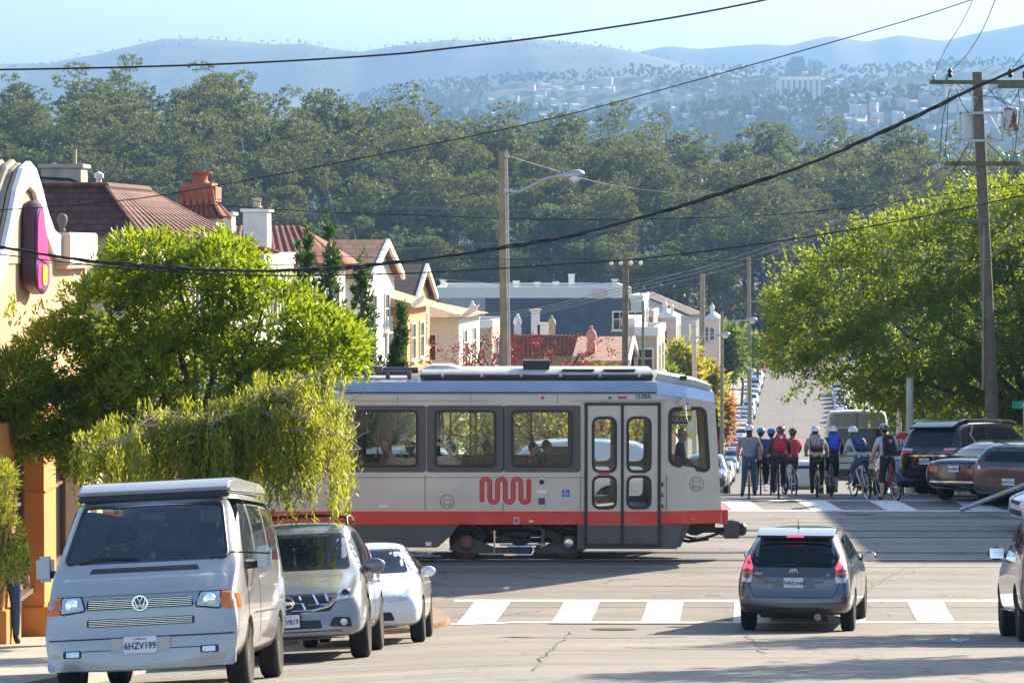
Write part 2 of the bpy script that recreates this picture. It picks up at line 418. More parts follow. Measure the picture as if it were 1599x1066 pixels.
ladder('near_crosswalk', 46.6, 49.9, .0, -1.0, 9.3, [-.9, .65, 2.1, 3.6, 5.15, 6.6], .62, .25)
ladder('far_crosswalk', 67.1, 70.0, -.02, 3.0, 12.6, [3.1, 5.15, 7.0, 8.75, 10.75], .72, -.12)
# rails (grooved, with dark flangeway strip)
yr = [56.45, 57.885, 60.95, 62.385]
b = MB(); d_ = MB()
for y in yr:
    b.box((5, y, .010), (150, .07, .014)); d_.box((5, y-.13, .004), (150, .10, .010)); d_.box((5, y+.14, .004), (150, .12, .010))
b.build('tram_rails', steel, kind='structure'); d_.build('rail_grooves', mat('flangeway_dark', (.05, .048, .045), .95, 0, .3, 5), kind='structure')
b = MB(); strip(b, [(-30, 55.2), (60, 55.2)], .10, .008); strip(b, [(6, 64.3), (60, 64.3)], .10, .008); strip(b, [(6, 63.7), (60, 63.7)], .07, .008)
b.build('tram_lane_joint_line', mat('faded_line', (.42, .41, .38), .9, 0, .3, 5), kind='structure')
# skid marks / tar seams on the far street
b = MB(); tar = mat('tar_seam', (.10, .095, .09), .8, 0, .3, 5)
for o0 in (-1.6, .3):
    pts = [(street_x(y)+o0+.5*math.sin(y*.03+o0), y) for y in range(240, 500, 6)]; strip(b, pts, .22, .01)
for y in (285, 330, 352, 405, 440): strip(b, [(street_x(y)-RH+2, y), (street_x(y)+RH, y+2)], .5, .01)
b.build('tar_seams', tar, kind='structure')
b = MB(); rr5 = random.Random(3)
for (x0, y0, x1, y1) in ((-2, 54.6, 9, 53.9), (2.2, 52.0, 12, 51.4), (-1, 44.2, 7.5, 43.6), (3.0, 34, 3.6, 45.5), (.2, 29, .9, 44), (-3, 51.0, 1.0, 50.6), (6.2, 51, 7.5, 55), (5, 65.3, 13, 64.9)):
    P_ = [(x0+(x1-x0)*k/14+rr5.uniform(-.06, .06), y0+(y1-y0)*k/14+rr5.uniform(-.08, .08)) for k in range(15)]; strip(b, P_, .024, .009)
b.build('sealed_cracks', tar, kind='structure')
for (x, y) in ((1.6, 45.0), (6.0, 52.6), (8.0, 66.2)):
    o_ = [(x+.36*math.cos(a), y+.36*math.sin(a)) for a in np.linspace(0, 2*math.pi, 25)[:-1]]
    b = MB(); mark(b, o_, .012); mark(b, [(x+.29*math.cos(a), y+.29*math.sin(a)) for a in np.linspace(0, 2*math.pi, 25)[:-1]], .016); b.m = [0, 1]; b.build('manhole_cover', [rust, mat('iron_cover', (.09, .085, .08), .6, .5, .3, 12, .4)], kind='structure')
b = MB(); strip(b, [(.6, 46.35), (3.0, 46.3)], .16, .012); b.build('drain_grate', mat('iron_cover', (.09, .085, .08)), kind='structure')
b = MB()
for (x, y, w_) in ((1.2, 41.3, 1.3), (5.4, 38.6, .9), (2.6, 36.2, 1.1)):
    o_ = [(x+w_*math.cos(a)*(1+.2*math.sin(3*a)), y+w_*.55*math.sin(a)) for a in np.linspace(0, 6.1, 14)]; mark(b, o_, .004)
b.build('asphalt_patches', mat('asphalt_patch', (.175, .165, .155), .92, 0, .15, 9, .4), kind='structure')

# ---------------------------------------------------------------- hills, far city
def noise2(x, y, s=1, o=4):
    from mathutils import noise
    return noise.fractal(Vector((x*s, y*s, 3.3)), 1.0, 2.0, o)
def hill(name, Y, depth, prof, base_y, m, rough=.03, seed=0, wood=0):
    """a ridge: crest height along X read off the skyline, real slopes in front and behind"""
    px = [p[0] for p in prof]; py = [p[1] for p in prof]
    def H(X, yy=None):
        x = CX+X/Y*F; return W(0, float(np.interp(x, px, py)), Y).z
    base = W(0, base_y, Y).z; xs = np.linspace(-1100/F*Y, 1100/F*Y, 260); ts = np.linspace(-1, 1, 42)
    V = []; Fc = []
    def zf(X, Yy):
        t = (Yy-Y)/depth; h = H(X); k = max(0, 1-abs(t)); k = k*k*(3-2*k)*.35+k*.65
        n = noise2(X/(depth*.45)+seed, Yy/(depth*.45))*(h-base)*rough*8*(min(1, (1-k)*3)*.8+.06)
        return -60+(h+60)*k+n*(1 if k > .02 else 0)
    for t in ts:
        for X in xs: V.append((X, Y+t*depth, zf(X, Y+t*depth)))
    nx = len(xs)
    for j in range(len(ts)-1):
        for i in range(nx-1): Fc.append((j*nx+i, j*nx+i+1, (j+1)*nx+i+1, (j+1)*nx+i))
    b = MB(); b.add(V, Fc); me = b.mesh(name, m, False, False); me.polygons.foreach_set('use_smooth', [True]*len(me.polygons))
    o = link(name, me); o['kind'] = 'structure'; return zf
hm = mat('hill_scrub', (.10, .12, .06), .95, 0, .5, .006)
hm2 = mat('hill_dry_grass', (.20, .17, .10), .95, 0, .35, .003, var2=(.06, .09, .05))
zA = hill('far_hills', 8100, 1200, [(-400, 80), (0, 96), (500, 85), (900, 90), (1000, 75), (1040, 67), (1090, 72), (1140, 68), (1180, 65), (1230, 68), (1260, 60), (1295, 52), (1350, 61), (1400, 50), (1470, 58), (1520, 45), (1599, 30), (2000, 20)], 250, hm2, .02, 3)
zB = hill('middle_hills', 6300, 1300, [(-400, 110), (0, 92), (20, 99), (60, 98), (110, 88), (160, 80), (205, 68), (260, 56), (330, 58), (390, 62), (430, 64), (480, 62), (530, 72), (570, 75), (600, 68), (650, 60), (700, 57), (760, 60), (830, 58), (900, 66), (960, 72), (1000, 80), (1050, 92), (1120, 104), (1250, 118), (1599, 120), (2000, 140)], 250, hm2, .035, 9)
zC = hill('city_hills', 3900, 800, [(-400, 170), (0, 165), (400, 170), (560, 160), (600, 148), (700, 135), (800, 128), (900, 124), (1000, 112), (1100, 116), (1200, 110), (1250, 105), (1300, 112), (1400, 110), (1500, 103), (1599, 98), (2000, 90)], 260, hm, .03, 5)
zD = hill('near_city_slope', 2700, 500, [(-400, 230), (0, 225), (500, 215), (620, 190), (800, 185), (1000, 182), (1100, 172), (1200, 165), (1350, 155), (1500, 150), (1599, 150), (2000, 150)], 300, hm, .03, 1)
wallm = [mat('far_house_white', (.62, .62, .6), .7), mat('far_house_pink', (.75, .6, .5), .7), mat('far_house_grey', (.42, .45, .5), .7), mat('far_house_roof', (.3, .18, .13), .8)]
b = MB(); rr_ = random.Random(5)
def houses(zf, Y0, Y1, x0, x1, n, sz, gate=None):
    k = 0
    for _ in range(n*6):
        if k >= n: break
        Y = rr_.uniform(Y0, Y1); px_ = rr_.uniform(x0, x1); X = (px_-CX)/F*Y
        if noise2(X*.004, Y*.004, 1, 3) < -.05: continue
        z = zf(X, Y); w_, d_, h_ = sz*rr_.uniform(.7, 1.5), sz*1.2, rr_.uniform(5, 8)
        M_ = Matrix.Translation((X, Y, z+h_/2-2)) @ rz2(rr_.uniform(-.5, .5)); mi = rr_.choice([0, 0, 0, 1, 1, 2])
        b.box((0, 0, 0), (w_, d_, h_+4), mi, M_)
        b.add([(-w_*.55, -d_*.55, h_/2+2), (w_*.55, -d_*.55, h_/2+2), (w_*.55, d_*.55, h_/2+2), (-w_*.55, d_*.55, h_/2+2), (-w_*.5, 0, h_/2+4.3), (w_*.5, 0, h_/2+4.3)], [(0, 1, 5, 4), (2, 3, 4, 5), (1, 2, 5), (3, 0, 4)], rr_.choice([3, 2, 0]), M_); k += 1
houses(zD, 2250, 2690, 560, 1650, 330, 7)
houses(zC, 3150, 3850, 560, 1650, 520, 8.5)
houses(zB, 5150, 5800, 500, 1150, 170, 9)
houses(zD, 2350, 2690, 1290, 1600, 200, 7)
b.build('hillside_houses', wallm, kind='stuff', label='pale houses scattered thickly over the hazy hillsides beyond the forest', cat='houses')
# far tree belts (dark masses)
fm = leafmat('far_belt_leaf', (.03, .05, .025), (.06, .08, .04), (.08, .12, .04), rough=1.0, fac=.2); fm.node_tree.nodes['Principled BSDF'].inputs['Specular IOR Level'].default_value = 0
rs_ = np.random.RandomState(2); P = []
for zf, Y0, Y1, x0, x1, n, q in ((zC, 3300, 3900, 500, 1650, 14000, .12), (zD, 2300, 2700, 500, 1650, 9000, .1), (zB, 5700, 6330, -50, 1200, 3000, .15)):
    for _ in range(n):
        Y = rs_.uniform(Y0, Y1); X = (rs_.uniform(x0, x1)-CX)/F*Y
        if noise2(X*.005+9, Y*.005, 1, 3) < .02 and abs(Y-Y1) > 40: continue
        P.append((X, Y, zf(X, Y)+(rs_.uniform(2, 13) if Y < 5000 else rs_.uniform(-3, 3))))
P = np.array(P); o = leaves('far_tree_belts', P, rs_.normal(size=P.shape), np.where(P[:, 1] < 5000, rs_.uniform(6, 10, len(P)), rs_.uniform(6, 9, len(P))), 5.5, fm, seed=1)
tag(o, 'dark bluish tree belts between the houses on the hazy hills', 'trees', kind='stuff')
def slab_building(name, label, px0, px1, py0, py1, Y, nb, m, m2):
    a, c = W(px0, py0, Y), W(px1, py1, Y); w_ = (c.x-a.x); h_ = a.z-c.z+30; t = thing(name, label, 'building', ((a.x+c.x)/2, Y, c.z-30))
    b = MB(); b.box((0, 0, h_/2), (w_, 18, h_)); b.build('wall', m, t)
    for k in range(nb):
        x = -w_/2+(k+.5)*w_/nb
        b = MB(); b.box((x, -9.6, h_/2+1.5), (w_/nb*.42, 1.2, h_+3)); b.build('stair_shaft', m, t)
        b = MB(); b.box((x+w_/nb*.45, -9.05, h_/2), (w_/nb*.3, .3, h_-2)); b.build('window_strip', m2, t)
    b = MB(); b.box((0, 0, h_+1.5), (w_*.9, 8, 3)); b.build('roof', m, t)
dkglass = mat('far_windows', (.12, .16, .22), .4)
slab_building('apartment_block', 'pale slab apartment block with vertical shafts on the hazy hillside', 1213, 1283, 125, 155, 3000, 8, mat('far_block_concrete', (.8, .78, .74), .8), dkglass)
slab_building('office_tower', 'small dark blue office tower on the hazy ridge above the apartment block', 1234, 1255, 93, 112, 3880, 2, mat('far_tower_blue', (.10, .16, .24), .5), dkglass)
slab_building('hill_hospital', 'low pale grey building beside the dark tower on the hazy ridge', 1262, 1280, 97, 112, 3890, 2, mat('far_hosp', (.5, .52, .55), .8), dkglass)
# ================================================================ VEHICLES
rubber = mat('tyre_rubber', (.022, .022, .022), .85, 0, .25, 20, .5)
alloy = mat('alloy_wheel', (.55, .55, .56), .3, .85, .08)
hubcap = mat('hubcap_silver', (.5, .5, .5), .4, .5, .1)
blackp = mat('black_plastic', (.018, .018, .02), .5, 0, .2, 10)
blackg = mat('black_gloss', (.01, .01, .012), .12, 0, .0)
chrome = mat('chrome', (.8, .8, .82), .12, 1, .03)
dark_in = mat('dark_interior', (.05, .055, .062), .8, 0, .3, 5)
carglass = glass('car_glass_dark', (.05, .08, .11), .93)
clearglass = glass('car_glass_clear', (.36, .46, .52), .30)  # bluish diffuse share stands in for sky reflected in the glass
redlens = mat('red_lens', (.55, .02, .02), .15, 0, .15, 30, 0, 1)
redlit = glow('red_lamp_lit', (1, .03, .05), 1.3)
orangelens = mat('orange_lens', (.8, .16, .01), .15, 0, .15, 30, 0, 1)
clearlens = mat('clear_lens', (.62, .64, .66), .08, .3, .25, 25, 0, 1)
plate_m = mat('plate_white', (.78, .78, .76), .45, 0, .03)
plate_blue = mat('plate_navy', (.02, .03, .12), .5); plate_red = mat('plate_red', (.6, .03, .03), .5)

def stations_mesh(st, fshape=None, rshape=None, sub=2):
    V = []; Fc = []; n = len(st)
    for k, (y, zb, zbelt, wb, zt, wt, wm) in enumerate(st):
        H = zbelt-zb
        P = [(0, zb), (.72*wm, zb), (.95*wm, zb+.04), (wm, zb+.36*H), (wm, zb+.72*H), (wb, zbelt),
             ((wb*1.0+wt*1.0)/2+.02, (zbelt+zt)/2+.01), (wt, zt-.05), (wt*.86, zt-.008), (wt*.45, zt+.015), (0, zt+.02)]
        def Y(z):
            if fshape and k >= n-2: return y+fshape(z)*(1 if k == n-1 else .9)
            if rshape and k <= 1: return y+rshape(z)*(1 if k == 0 else .9)
            return y
        V += [(x, Y(z), z) for x, z in P]+[(-x, Y(z), z) for x, z in P[1:-1][::-1]]
    m = 20
    for k in range(n-1):
        for j in range(m): Fc.append((k*m+j, k*m+(j+1) % m, (k+1)*m+(j+1) % m, (k+1)*m+j))
    for k, o in ((0, 0), (n-1, 1)):
        L = lambda j: k*m+j; Rr = lambda j: k*m+(m-j) % m
        for j in range(10):
            q = [L(j), L(j+1), Rr(j+1), Rr(j)]; q = [v for i, v in enumerate(q) if v not in q[:i]]
            Fc.append(tuple(q) if o else tuple(q[::-1]))
    me = bpy.data.meshes.new('body'); me.from_pydata(V, [], Fc)
    bm = bmesh.new(); bm.from_mesh(me); bmesh.ops.recalc_face_normals(bm, faces=bm.faces); bm.to_mesh(me); bm.free()
    o = bpy.data.objects.new('t', me); COL.objects.link(o); md = o.modifiers.new('s', 'SUBSURF'); md.levels = sub; md.render_levels = sub
    r = evalmesh(o); bpy.data.objects.remove(o); return r
def surf_y(bvh, x, z, side):
    for k in (1, .97, .93, .88, .8, .7, .5, .2):
        h = bvh.ray_cast(Vector((x*k, 9*side, z)), Vector((0, -side, 0)))[0]
        if h is not None: return h.y
    return 2.2*side
def bvh_of(me):
    return BVHTree.FromPolygons([v.co for v in me.vertices], [tuple(p.vertices) for p in me.polygons])
AX = {'front': (lambda a, b: (a, 9, b), Vector((0, -1, 0))), 'rear': (lambda a, b: (a, -9, b), Vector((0, 1, 0))),
      'right': (lambda a, b: (5, a, b), Vector((-1, 0, 0))), 'left': (lambda a, b: (-5, a, b), Vector((1, 0, 0))), 'top': (lambda a, b: (a, b, 6), Vector((0, 0, -1)))}
def patch(bvh, outl, ax, off=.004, thick=.012, res=.09):
    pf, d = AX[ax]; B = []
    n = len(outl)
    for i in range(n):
        a = Vector(outl[i]); c = Vector(outl[(i+1) % n]); k = max(1, int((c-a).length/res))
        B += [a.lerp(c, j/k) for j in range(k)]
    xs = [p.x for p in B]; ys = [p.y for p in B]; pts = list(B); nb = len(B)
    gx = np.arange(min(xs)+res/2, max(xs), res); gy = np.arange(min(ys)+res/2, max(ys), res)
    for x in gx:
        for y in gy: pts.append(Vector((x, y)))
    vs, es, fs, *_ = geometry.delaunay_2d_cdt(pts, [], [list(range(nb))], 1, 1e-6)
    out = []; last = None
    for p in vs:
        o = Vector(pf(p.x, p.y)); h, nn, i, dist = bvh.ray_cast(o, d)
        if h is None:
            q = o+d*0
            cx = sum(xs)/len(xs); cy_ = sum(ys)/len(ys)
            for t in (.03, .06, .1, .16, .25, .4, .6, 1):
                hh = bvh.ray_cast(Vector(pf(p.x*(1-t)+cx*t, p.y*(1-t)+cy_*t)), d)
                if hh[0] is not None: h = hh[0]; break
            if h is None: return None
            h = Vector((o.x if abs(d.x) < .5 else h.x, o.y if abs(d.y) < .5 else h.y, o.z if abs(d.z) < .5 else h.z))
        out.append(h-d*off)
    # crude smoothing of wild depth jumps is not needed: outlines stay on one panel
    cnt = {}
    for f in fs:
        for i in range(len(f)):
            e = (f[i], f[(i+1) % len(f)]); cnt[e] = cnt.get(e, 0)+1
    bd = [e for e in cnt if (e[1], e[0]) not in cnt]
    nv = len(out); V = list(out); Fc = [tuple(f) for f in fs]; low = {}
    for a, c in bd:
        for q in (a, c):
            if q not in low: low[q] = len(V); V.append(out[q]+d*(thick+off))
        Fc.append((c, a, low[a], low[c]))
    me = bpy.data.meshes.new('p'); me.from_pydata([tuple(v) for v in V], [], Fc)
    bm = bmesh.new(); bm.from_mesh(me); bmesh.ops.recalc_face_normals(bm, faces=bm.faces)
    bm.faces.ensure_lookup_table(); f0 = max(bm.faces, key=lambda f: f.calc_area() if abs(f.normal.dot(d)) > .3 else 0)
    if f0.normal.dot(d) > 0: bmesh.ops.reverse_faces(bm, faces=bm.faces)
    bm.to_mesh(me); bm.free()
    me.polygons.foreach_set('use_smooth', [True]*len(me.polygons)); me.set_sharp_from_angle(angle=R(50))
    return me
class Car:
    def __init__(s, root, st, body_m, fshape=None, rshape=None, R_=.33, wy=(-1.4, 1.4), tw=.2, wx=None, arch=.045, cab=None, cuts=(), extra=(), sub=2):
        s.root = root; s.me0 = stations_mesh(st, fshape, rshape, sub); s.bvh = bvh_of(s.me0)
        s.R = R_; s.wm = max(q[6] for q in st); me = s.me0; me.materials.clear(); me.materials.append(body_m); me.materials.append(dark_in)
        wx = wx or s.wm-.015; s.wx = wx; c = []
        b = MB()
        for y in wy:
            for sx in (-1, 1):
                b.lathe([(R_+arch, sx*(wx+.1)), (R_+arch, sx*(wx-tw-.12))], 32, 1, Matrix.Translation((0, y, R_)), 'x')
        c.append(b.mesh('c', [body_m, dark_in]))
        for q in cuts: c.append(q)
        if c: me = boolean(me, c)
        me.polygons.foreach_set('use_smooth', [True]*len(me.polygons)); me.set_sharp_from_angle(angle=R(32))
        s.body = link('body', me, root)
        s.wy = wy; s.tw = tw
    def p(s, name, outl, ax, m, off=.004, thick=.012, parent=None, res=.09, both=False):
        r = []
        for k, o in enumerate([outl, mirror(outl)] if both and ax not in ('left', 'right') else [outl]):
            me = patch(s.bvh, o, ax, off, thick, res)
            if me is None: print('PATCH MISS', name); continue
            me.materials.append(m); r.append(link(name, me, parent or s.root))
        if both and ax in ('left', 'right'):
            me = patch(s.bvh, outl, 'left' if ax == 'right' else 'right', off, thick, res)
            if me is None: print('PATCH MISS', name)
            else: me.materials.append(m); r.append(link(name, me, parent or s.root))
        return r
    def wheels(s, rim_m=alloy, spokes=5, steer=0, style='spoke', simple=False):
        R_, w = s.R, s.tw; t = R_*.34; rr = R_-t*.95
        pro = [(rr, -w/2+.015), (R_-t*.45, -w/2-.004), (R_-.03, -w/2+.004), (R_-.008, -w/2+.022), (R_, -w/2+.04)]
        pro = pro+[(R_+(0 if i % 2 else -.007), -w/2+.04+(w-.08)*i/8) for i in range(1, 8)]+[(a, -b_) for a, b_ in pro[::-1]]
        tb = MB(); tb.lathe(pro, 36, 0, None, 'x')
        if not simple:
            for k in range(44):
                a = 2*math.pi*k/44
                tb.box((0, 0, R_-.002), (w-.05, .012, .008), 0, Matrix.Rotation(a, 4, 'X') @ rz2(.35))
        tme = tb.mesh('wheel', rubber, True)
        rb = MB(); rb.lathe([(rr+.004, -w/2+.02), (rr-.02, -w/2+.025), (rr-.035, .0), (rr-.04, w/2-.05)], 30, 0, None, 'x')
        rb.lathe([(rr-.03, -.02), (.0001, -.02)], 20, 1, None, 'x')
        rb.lathe([(.07, w/2-.055), (.07, w/2-.025), (.05, w/2-.015), (.0001, w/2-.015)], 16, 0, None, 'x')
        for k in range(spokes):
            a = 2*math.pi*k/spokes
            rb.box((w/2-.045, 0, (rr-.02)/2), (.028, .055 if spokes < 8 else .03, rr-.03), 0, Matrix.Rotation(a, 4, 'X'), top=(1, 1.5))
        rme = rb.mesh('rim', [rim_m, blackp], True)
        for y in s.wy:
            for sx in (-1, 1):
                o = link('wheel', tme, s.root); o.location = (sx*(s.wx-w/2), y, R_)
                if y == max(s.wy): o.rotation_euler.z = steer
                r = link('rim', rme, o); r.rotation_euler = (0, 0, 0 if sx > 0 else math.pi)
    def box(s, name, c, d, m, bevel=.01, parent=None, M=None, top=None):
        b = MB(); b.box(c, d, 0, M, top); return b.build(name, m, parent or s.root, bevel=bevel)
def plate(parent, loc, num, ry=0, state=True, facing=-1, w=.305, h=.152, smalltxt=None):
    """facing -1: reads from behind (rear, looking along +y); +1: on the front, reads looking along -y"""
    b = MB(); b.prism(rect(-w/2, -h/2, w/2, h/2, .015), -.006, .006, 'y'); o = b.build('licence_plate', plate_m, parent)
    o.location = loc
    M = FRONTTXT if facing < 0 else Matrix.Rotation(math.pi, 4, 'Z') @ FRONTTXT
    dy = -.009 if facing < 0 else .009
    text('plate_number', num, .088, Matrix.Translation((0, dy, -.012)) @ M, plate_blue, o, .001, .0015, .85)
    if state: text('plate_state', 'California', .030, Matrix.Translation((0, dy, .055)) @ M, plate_red, o, .001)
    return o
def mirror_part(c, x, y, z, m, s=1, w=.2, h=.16):
    for sx in (-1, 1):
        b = MB(); b.ball((sx*(x+.10), y, z), (w*.55, .07, h*.5), 12); o = b.build('mirror', m, c.root, True)
        b = MB(); b.tube([(sx*(x-.06), y+.02, z-.05), (sx*(x+.03), y, z-.03)], .022, 6); b.build('mirror_arm', m, o)
        b = MB(); b.prism(rect(sx*(x+.10)-w*.42, z-h*.36, sx*(x+.10)+w*.42, z+h*.36, .03), y-.072, y-.062, 'y'); b.build('mirror_glass', chrome, o)
def place_car(root, px_x, Y, yaw, pitch=None, roll=0, dz=0):
    """yaw: heading measured clockwise from +Y seen from above; pitch follows the ground"""
    root.rotation_euler = (0, 0, 0)
    z = zroad(px_x, Y)
    h = Vector((math.sin(yaw), math.cos(yaw)))
    zf, zr = zroad(px_x+h.x*1.4, Y+h.y*1.4), zroad(px_x-h.x*1.4, Y-h.y*1.4)
    sd = Vector((h.y, -h.x)); z1, z2 = zroad(px_x+sd.x*.8, Y+sd.y*.8), zroad(px_x-sd.x*.8, Y-sd.y*.8)
    f = Vector((h.x, h.y, (zf-zr)/2.8)).normalized(); r_ = Vector((sd.x, sd.y, (z1-z2)/1.6)).normalized()
    u = r_.cross(f).normalized(); r_ = f.cross(u)
    M = Matrix((r_, f, u)).transposed().to_4x4(); M.translation = Vector((px_x, Y, (zf+zr+z1+z2)/4+dz))
    root.matrix_world = M

# ---- silver camper van (front towards us)
def build_van():
    root = thing('camper_van', 'silver camper van with a pop-up roof parked nose-on in front of the weeping tree', 'van')
    silver = paint('silver_van_paint', (.39, .38, .37), .25, .3)
    st = [(-2.38, .36, 1.1, .86, 1.84, .70, .87), (-2.3, .30, 1.15, .90, 1.90, .76, .92), (-1.6, .28, 1.18, .905, 1.93, .79, .925), (0, .28, 1.18, .905, 1.93, .79, .925),
          (.95, .28, 1.17, .905, 1.93, .785, .925), (1.2, .28, 1.17, .905, 1.87, .76, .925), (1.8, .28, 1.17, .89, 1.33, .80, .92), (1.93, .28, 1.14, .88, 1.22, .80, .92),
          (2.18, .28, .97, .87, 1.05, .79, .91), (2.3, .27, .90, .86, .95, .78, .90), (2.36, .26, .78, .82, .84, .74, .88)]
    def fs(z): return .07 if z < .6 else (.03*(1-(z-.6)/.4) if z < 1 else 0)
    cab = MB(); cab.prism([(-1.9, .55), (1.72, .55), (1.70, 1.24), (1.13, 1.84), (-1.9, 1.84)], -.80, .80, 'x', 1)
    cabm = cab.mesh('c', [silver, dark_in])
    ws = rpoly([(-.77, 1.27), (.77, 1.27), (.665, 1.80), (-.665, 1.80)], .06)
    c1 = MB(); c1.prism(ws, 1.0, 2.6, 'y', 1)
    sw = [rpoly([(.62, 1.25), (1.50, 1.25), (1.44, 1.36), (1.02, 1.78), (.62, 1.78)], .05), rpoly([(-.68, 1.245), (.44, 1.245), (.44, 1.775), (-.68, 1.775)], .05), rpoly([(-1.98, 1.243), (-.82, 1.243), (-.82, 1.765), (-1.95, 1.765)], .05)]
    cuts = [cabm, c1.mesh('c', [silver, dark_in])]
    for o in sw:
        c2 = MB(); c2.prism(o, -1.2, 1.2, 'x', 1); cuts.append(c2.mesh('c', [silver, dark_in]))
    c = Car(root, st, silver, fs, None, .33, (-1.46, 1.46), .205, .905, .05, cuts=cuts)
    c.wheels(alloy, 6, steer=.0); c.body.data.materials[1] = mat('van_lining', (.20, .21, .22), .85, 0, .15, 3)
    trim = blackp
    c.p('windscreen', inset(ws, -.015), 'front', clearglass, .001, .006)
    me = None
    fr = MB()
    # black windscreen gasket following the glass
    for seg in [ws]:
        pts = []
        for i in range(len(seg)):
            h = c.bvh.ray_cast(Vector((seg[i][0], 9, seg[i][1])), Vector((0, -1, 0)))[0]; pts.append(h+Vector((0, .008, .004)))
        fr.tube(pts+[pts[0]], .016, 6)
    fr.build('windscreen_gasket', trim, root)
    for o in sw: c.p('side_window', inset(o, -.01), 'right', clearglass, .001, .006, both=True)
    # fascia
    c.p('hood', rpoly([(-.80, .965), (.80, .965), (.80, 1.02), (.76, 1.13), (-.76, 1.13), (-.80, 1.02)], .04), 'front', silver, .010, .012)
    g = c.p('upper_grille', rpoly([(-.50, .835), (.50, .835), (.50, .925), (-.47, .925), ], .03), 'front', blackp, .012, .02)[0]
    def fy(x, z):
        return surf_y(c.bvh, x, z, 1)
    for k in range(5):
        z = .847+k*.017; b = MB(); b.tube([(x, fy(x, z)+.022, z) for x in np.linspace(-.48, .48, 9)], .0035, 5); b.build('grille_slat', chrome, g)
    g = c.p('lower_grille', rect(-.5, .675, .5, .745, .02), 'front', blackp, .008, .02)[0]
    for k in range(4):
        z = .686+k*.016; b = MB(); b.tube([(x, fy(x, z)+.018, z) for x in np.linspace(-.48, .48, 9)], .0035, 5); b.build('grille_slat', chrome, g)
    b = MB(); b.lathe([(.072, 0), (.078, .006), (.072, .012), (.062, .012), (.062, .004), (.0001, .004)], 32, 0, None, 'y')
    e = b.build('badge', chrome, root, True); e.location = (0, fy(0, .88)+.018, .88)
    b = MB(); b.prism([(p[0], p[1]) for p in rpoly([(-.06, -.06), (.06, -.06), (.06, .06), (-.06, .06)], .059, 6)], .005, .008, 'y'); b.build('badge_field', mat('badge_dark', (.05, .06, .08), .3), e)
    for pts in ([(-.026, .056), (0, .008), (.026, .056)], [(-.050, .034), (-.022, -.052), (0, -.002), (.022, -.052), (.050, .034)]):
        b = MB(); b.tube([(x, .012, z) for x, z in pts], .006, 5); b.build('badge_letters', chrome, e)
    for sx in (1, -1):
        o = rpoly([(.52*sx, .835), (.735*sx, .81), (.735*sx, .955), (.56*sx, .955)], .02)
        c.p('headlight_surround', [(a_*1.0, c_) for a_, c_ in inset(o, -.016)], 'front', blackp, .006, .02)
        h = c.p('headlight', o, 'front', clearlens, .014, .02)[0]
        b = MB(); b.lathe([(.064, 0), (.055, .02), (.001, .028)], 20, 0, Matrix.Translation((.64*sx, fy(.64*sx, .88)+.004, .88)), 'y'); b.build('reflector', chrome, h, True)
        c.p('turn_signal', rpoly([(.745*sx, .808), (.865*sx, .80), (.865*sx, .955), (.745*sx, .955)], .015), 'front', orangelens, .020, .03)
        c.p('turn_signal', rpoly([(2.12, .80), (2.24, .80), (2.24, .93), (2.14, .93)], .015), 'right' if sx > 0 else 'left', orangelens, .010, .015)
        f = c.p('fog_light', rect(.55, .40, .72, .47, .02) if sx > 0 else rect(-.72, .40, -.55, .47, .02), 'front', blackp, .036, .02)[0]
        c.p('fog_lens', rect(.57, .41, .69, .46, .01) if sx > 0 else rect(-.69, .41, -.57, .46, .01), 'front', clearlens, .042, .02, parent=f)
        # wiper
        b = MB(); z0 = 1.295
        x0 = .62*sx; b.tube([(x0, fy(x0, 1.27)+.02, 1.265), (x0-.18, fy(x0-.18, 1.31)+.02, 1.315), (x0-.55, fy(x0-.5, 1.29)+.02, 1.285)], .008, 5); b.build('wiper', blackp, root)
    c.p('bumper', rpoly([(-.87, .28), (.87, .28), (.87, .555), (-.87, .555)], .04), 'front', silver, .032, .04)
    c.p('bumper_seam', rect(-.86, .562, .86, .574, .004), 'front', blackp, .006, .01)
    c.p('bumper_groove', rect(-.60, .455, .60, .463, .003), 'front', blackp, .034, .02)
    c.p('cowl_vent', rpoly([(-.52, 1.175), (.52, 1.175), (.49, 1.215), (-.49, 1.215)], .015), 'front', blackp, .012, .02)
    c.box('plate_backing', (0, fy(0, .5)+.036, .50), (.56, .02, .13), silver, .008)
    plate(root, (0, fy(0, .5)+.056, .50), '6HZV199', facing=1)
    c.p('door_seam', [(1.52, .35), (1.532, .35), (1.55, 1.23), (1.538, 1.23)], 'right', blackp, .003, .006, both=True)
    c.p('door_seam', [(.50, .35), (.512, .35), (.53, 1.86), (.518, 1.86)], 'right', blackp, .003, .006, both=True)
    c.p('side_moulding', [(-1.0, .72), (1.0, .72), (1.0, .735), (-1.0, .735)], 'right', blackp, .004, .006, both=True)
    for sx in (-1, 1):
        b = MB(); b.box((sx*1.05, 1.34, 1.24), (.17, .11, .25), 0); m_ = b.build('mirror', paint('silver_van_mirror', (.42, .425, .43), .1, .4), root, bevel=.035)
        b = MB(); b.prism(rect(sx*1.05-.065, 1.14, sx*1.05+.065, 1.34, .03), 1.276, 1.284, 'y'); b.build('mirror_glass', chrome, m_)
        b = MB(); b.tube([(sx*.88, 1.45, 1.20), (sx*.99, 1.36, 1.20)], .022, 6); b.tube([(sx*.88, 1.45, 1.16), (sx*.99, 1.36, 1.17)], .018, 6); b.build('mirror_arm', blackp, m_)
    # pop-up roof
    pr = MB(); pr.prism([(-2.15, 1.93), (1.12, 1.90), (1.17, 1.945), (1.02, 2.03), (.6, 2.06), (-1.9, 2.05), (-2.15, 1.98)], -.74, .74, 'x', 0)
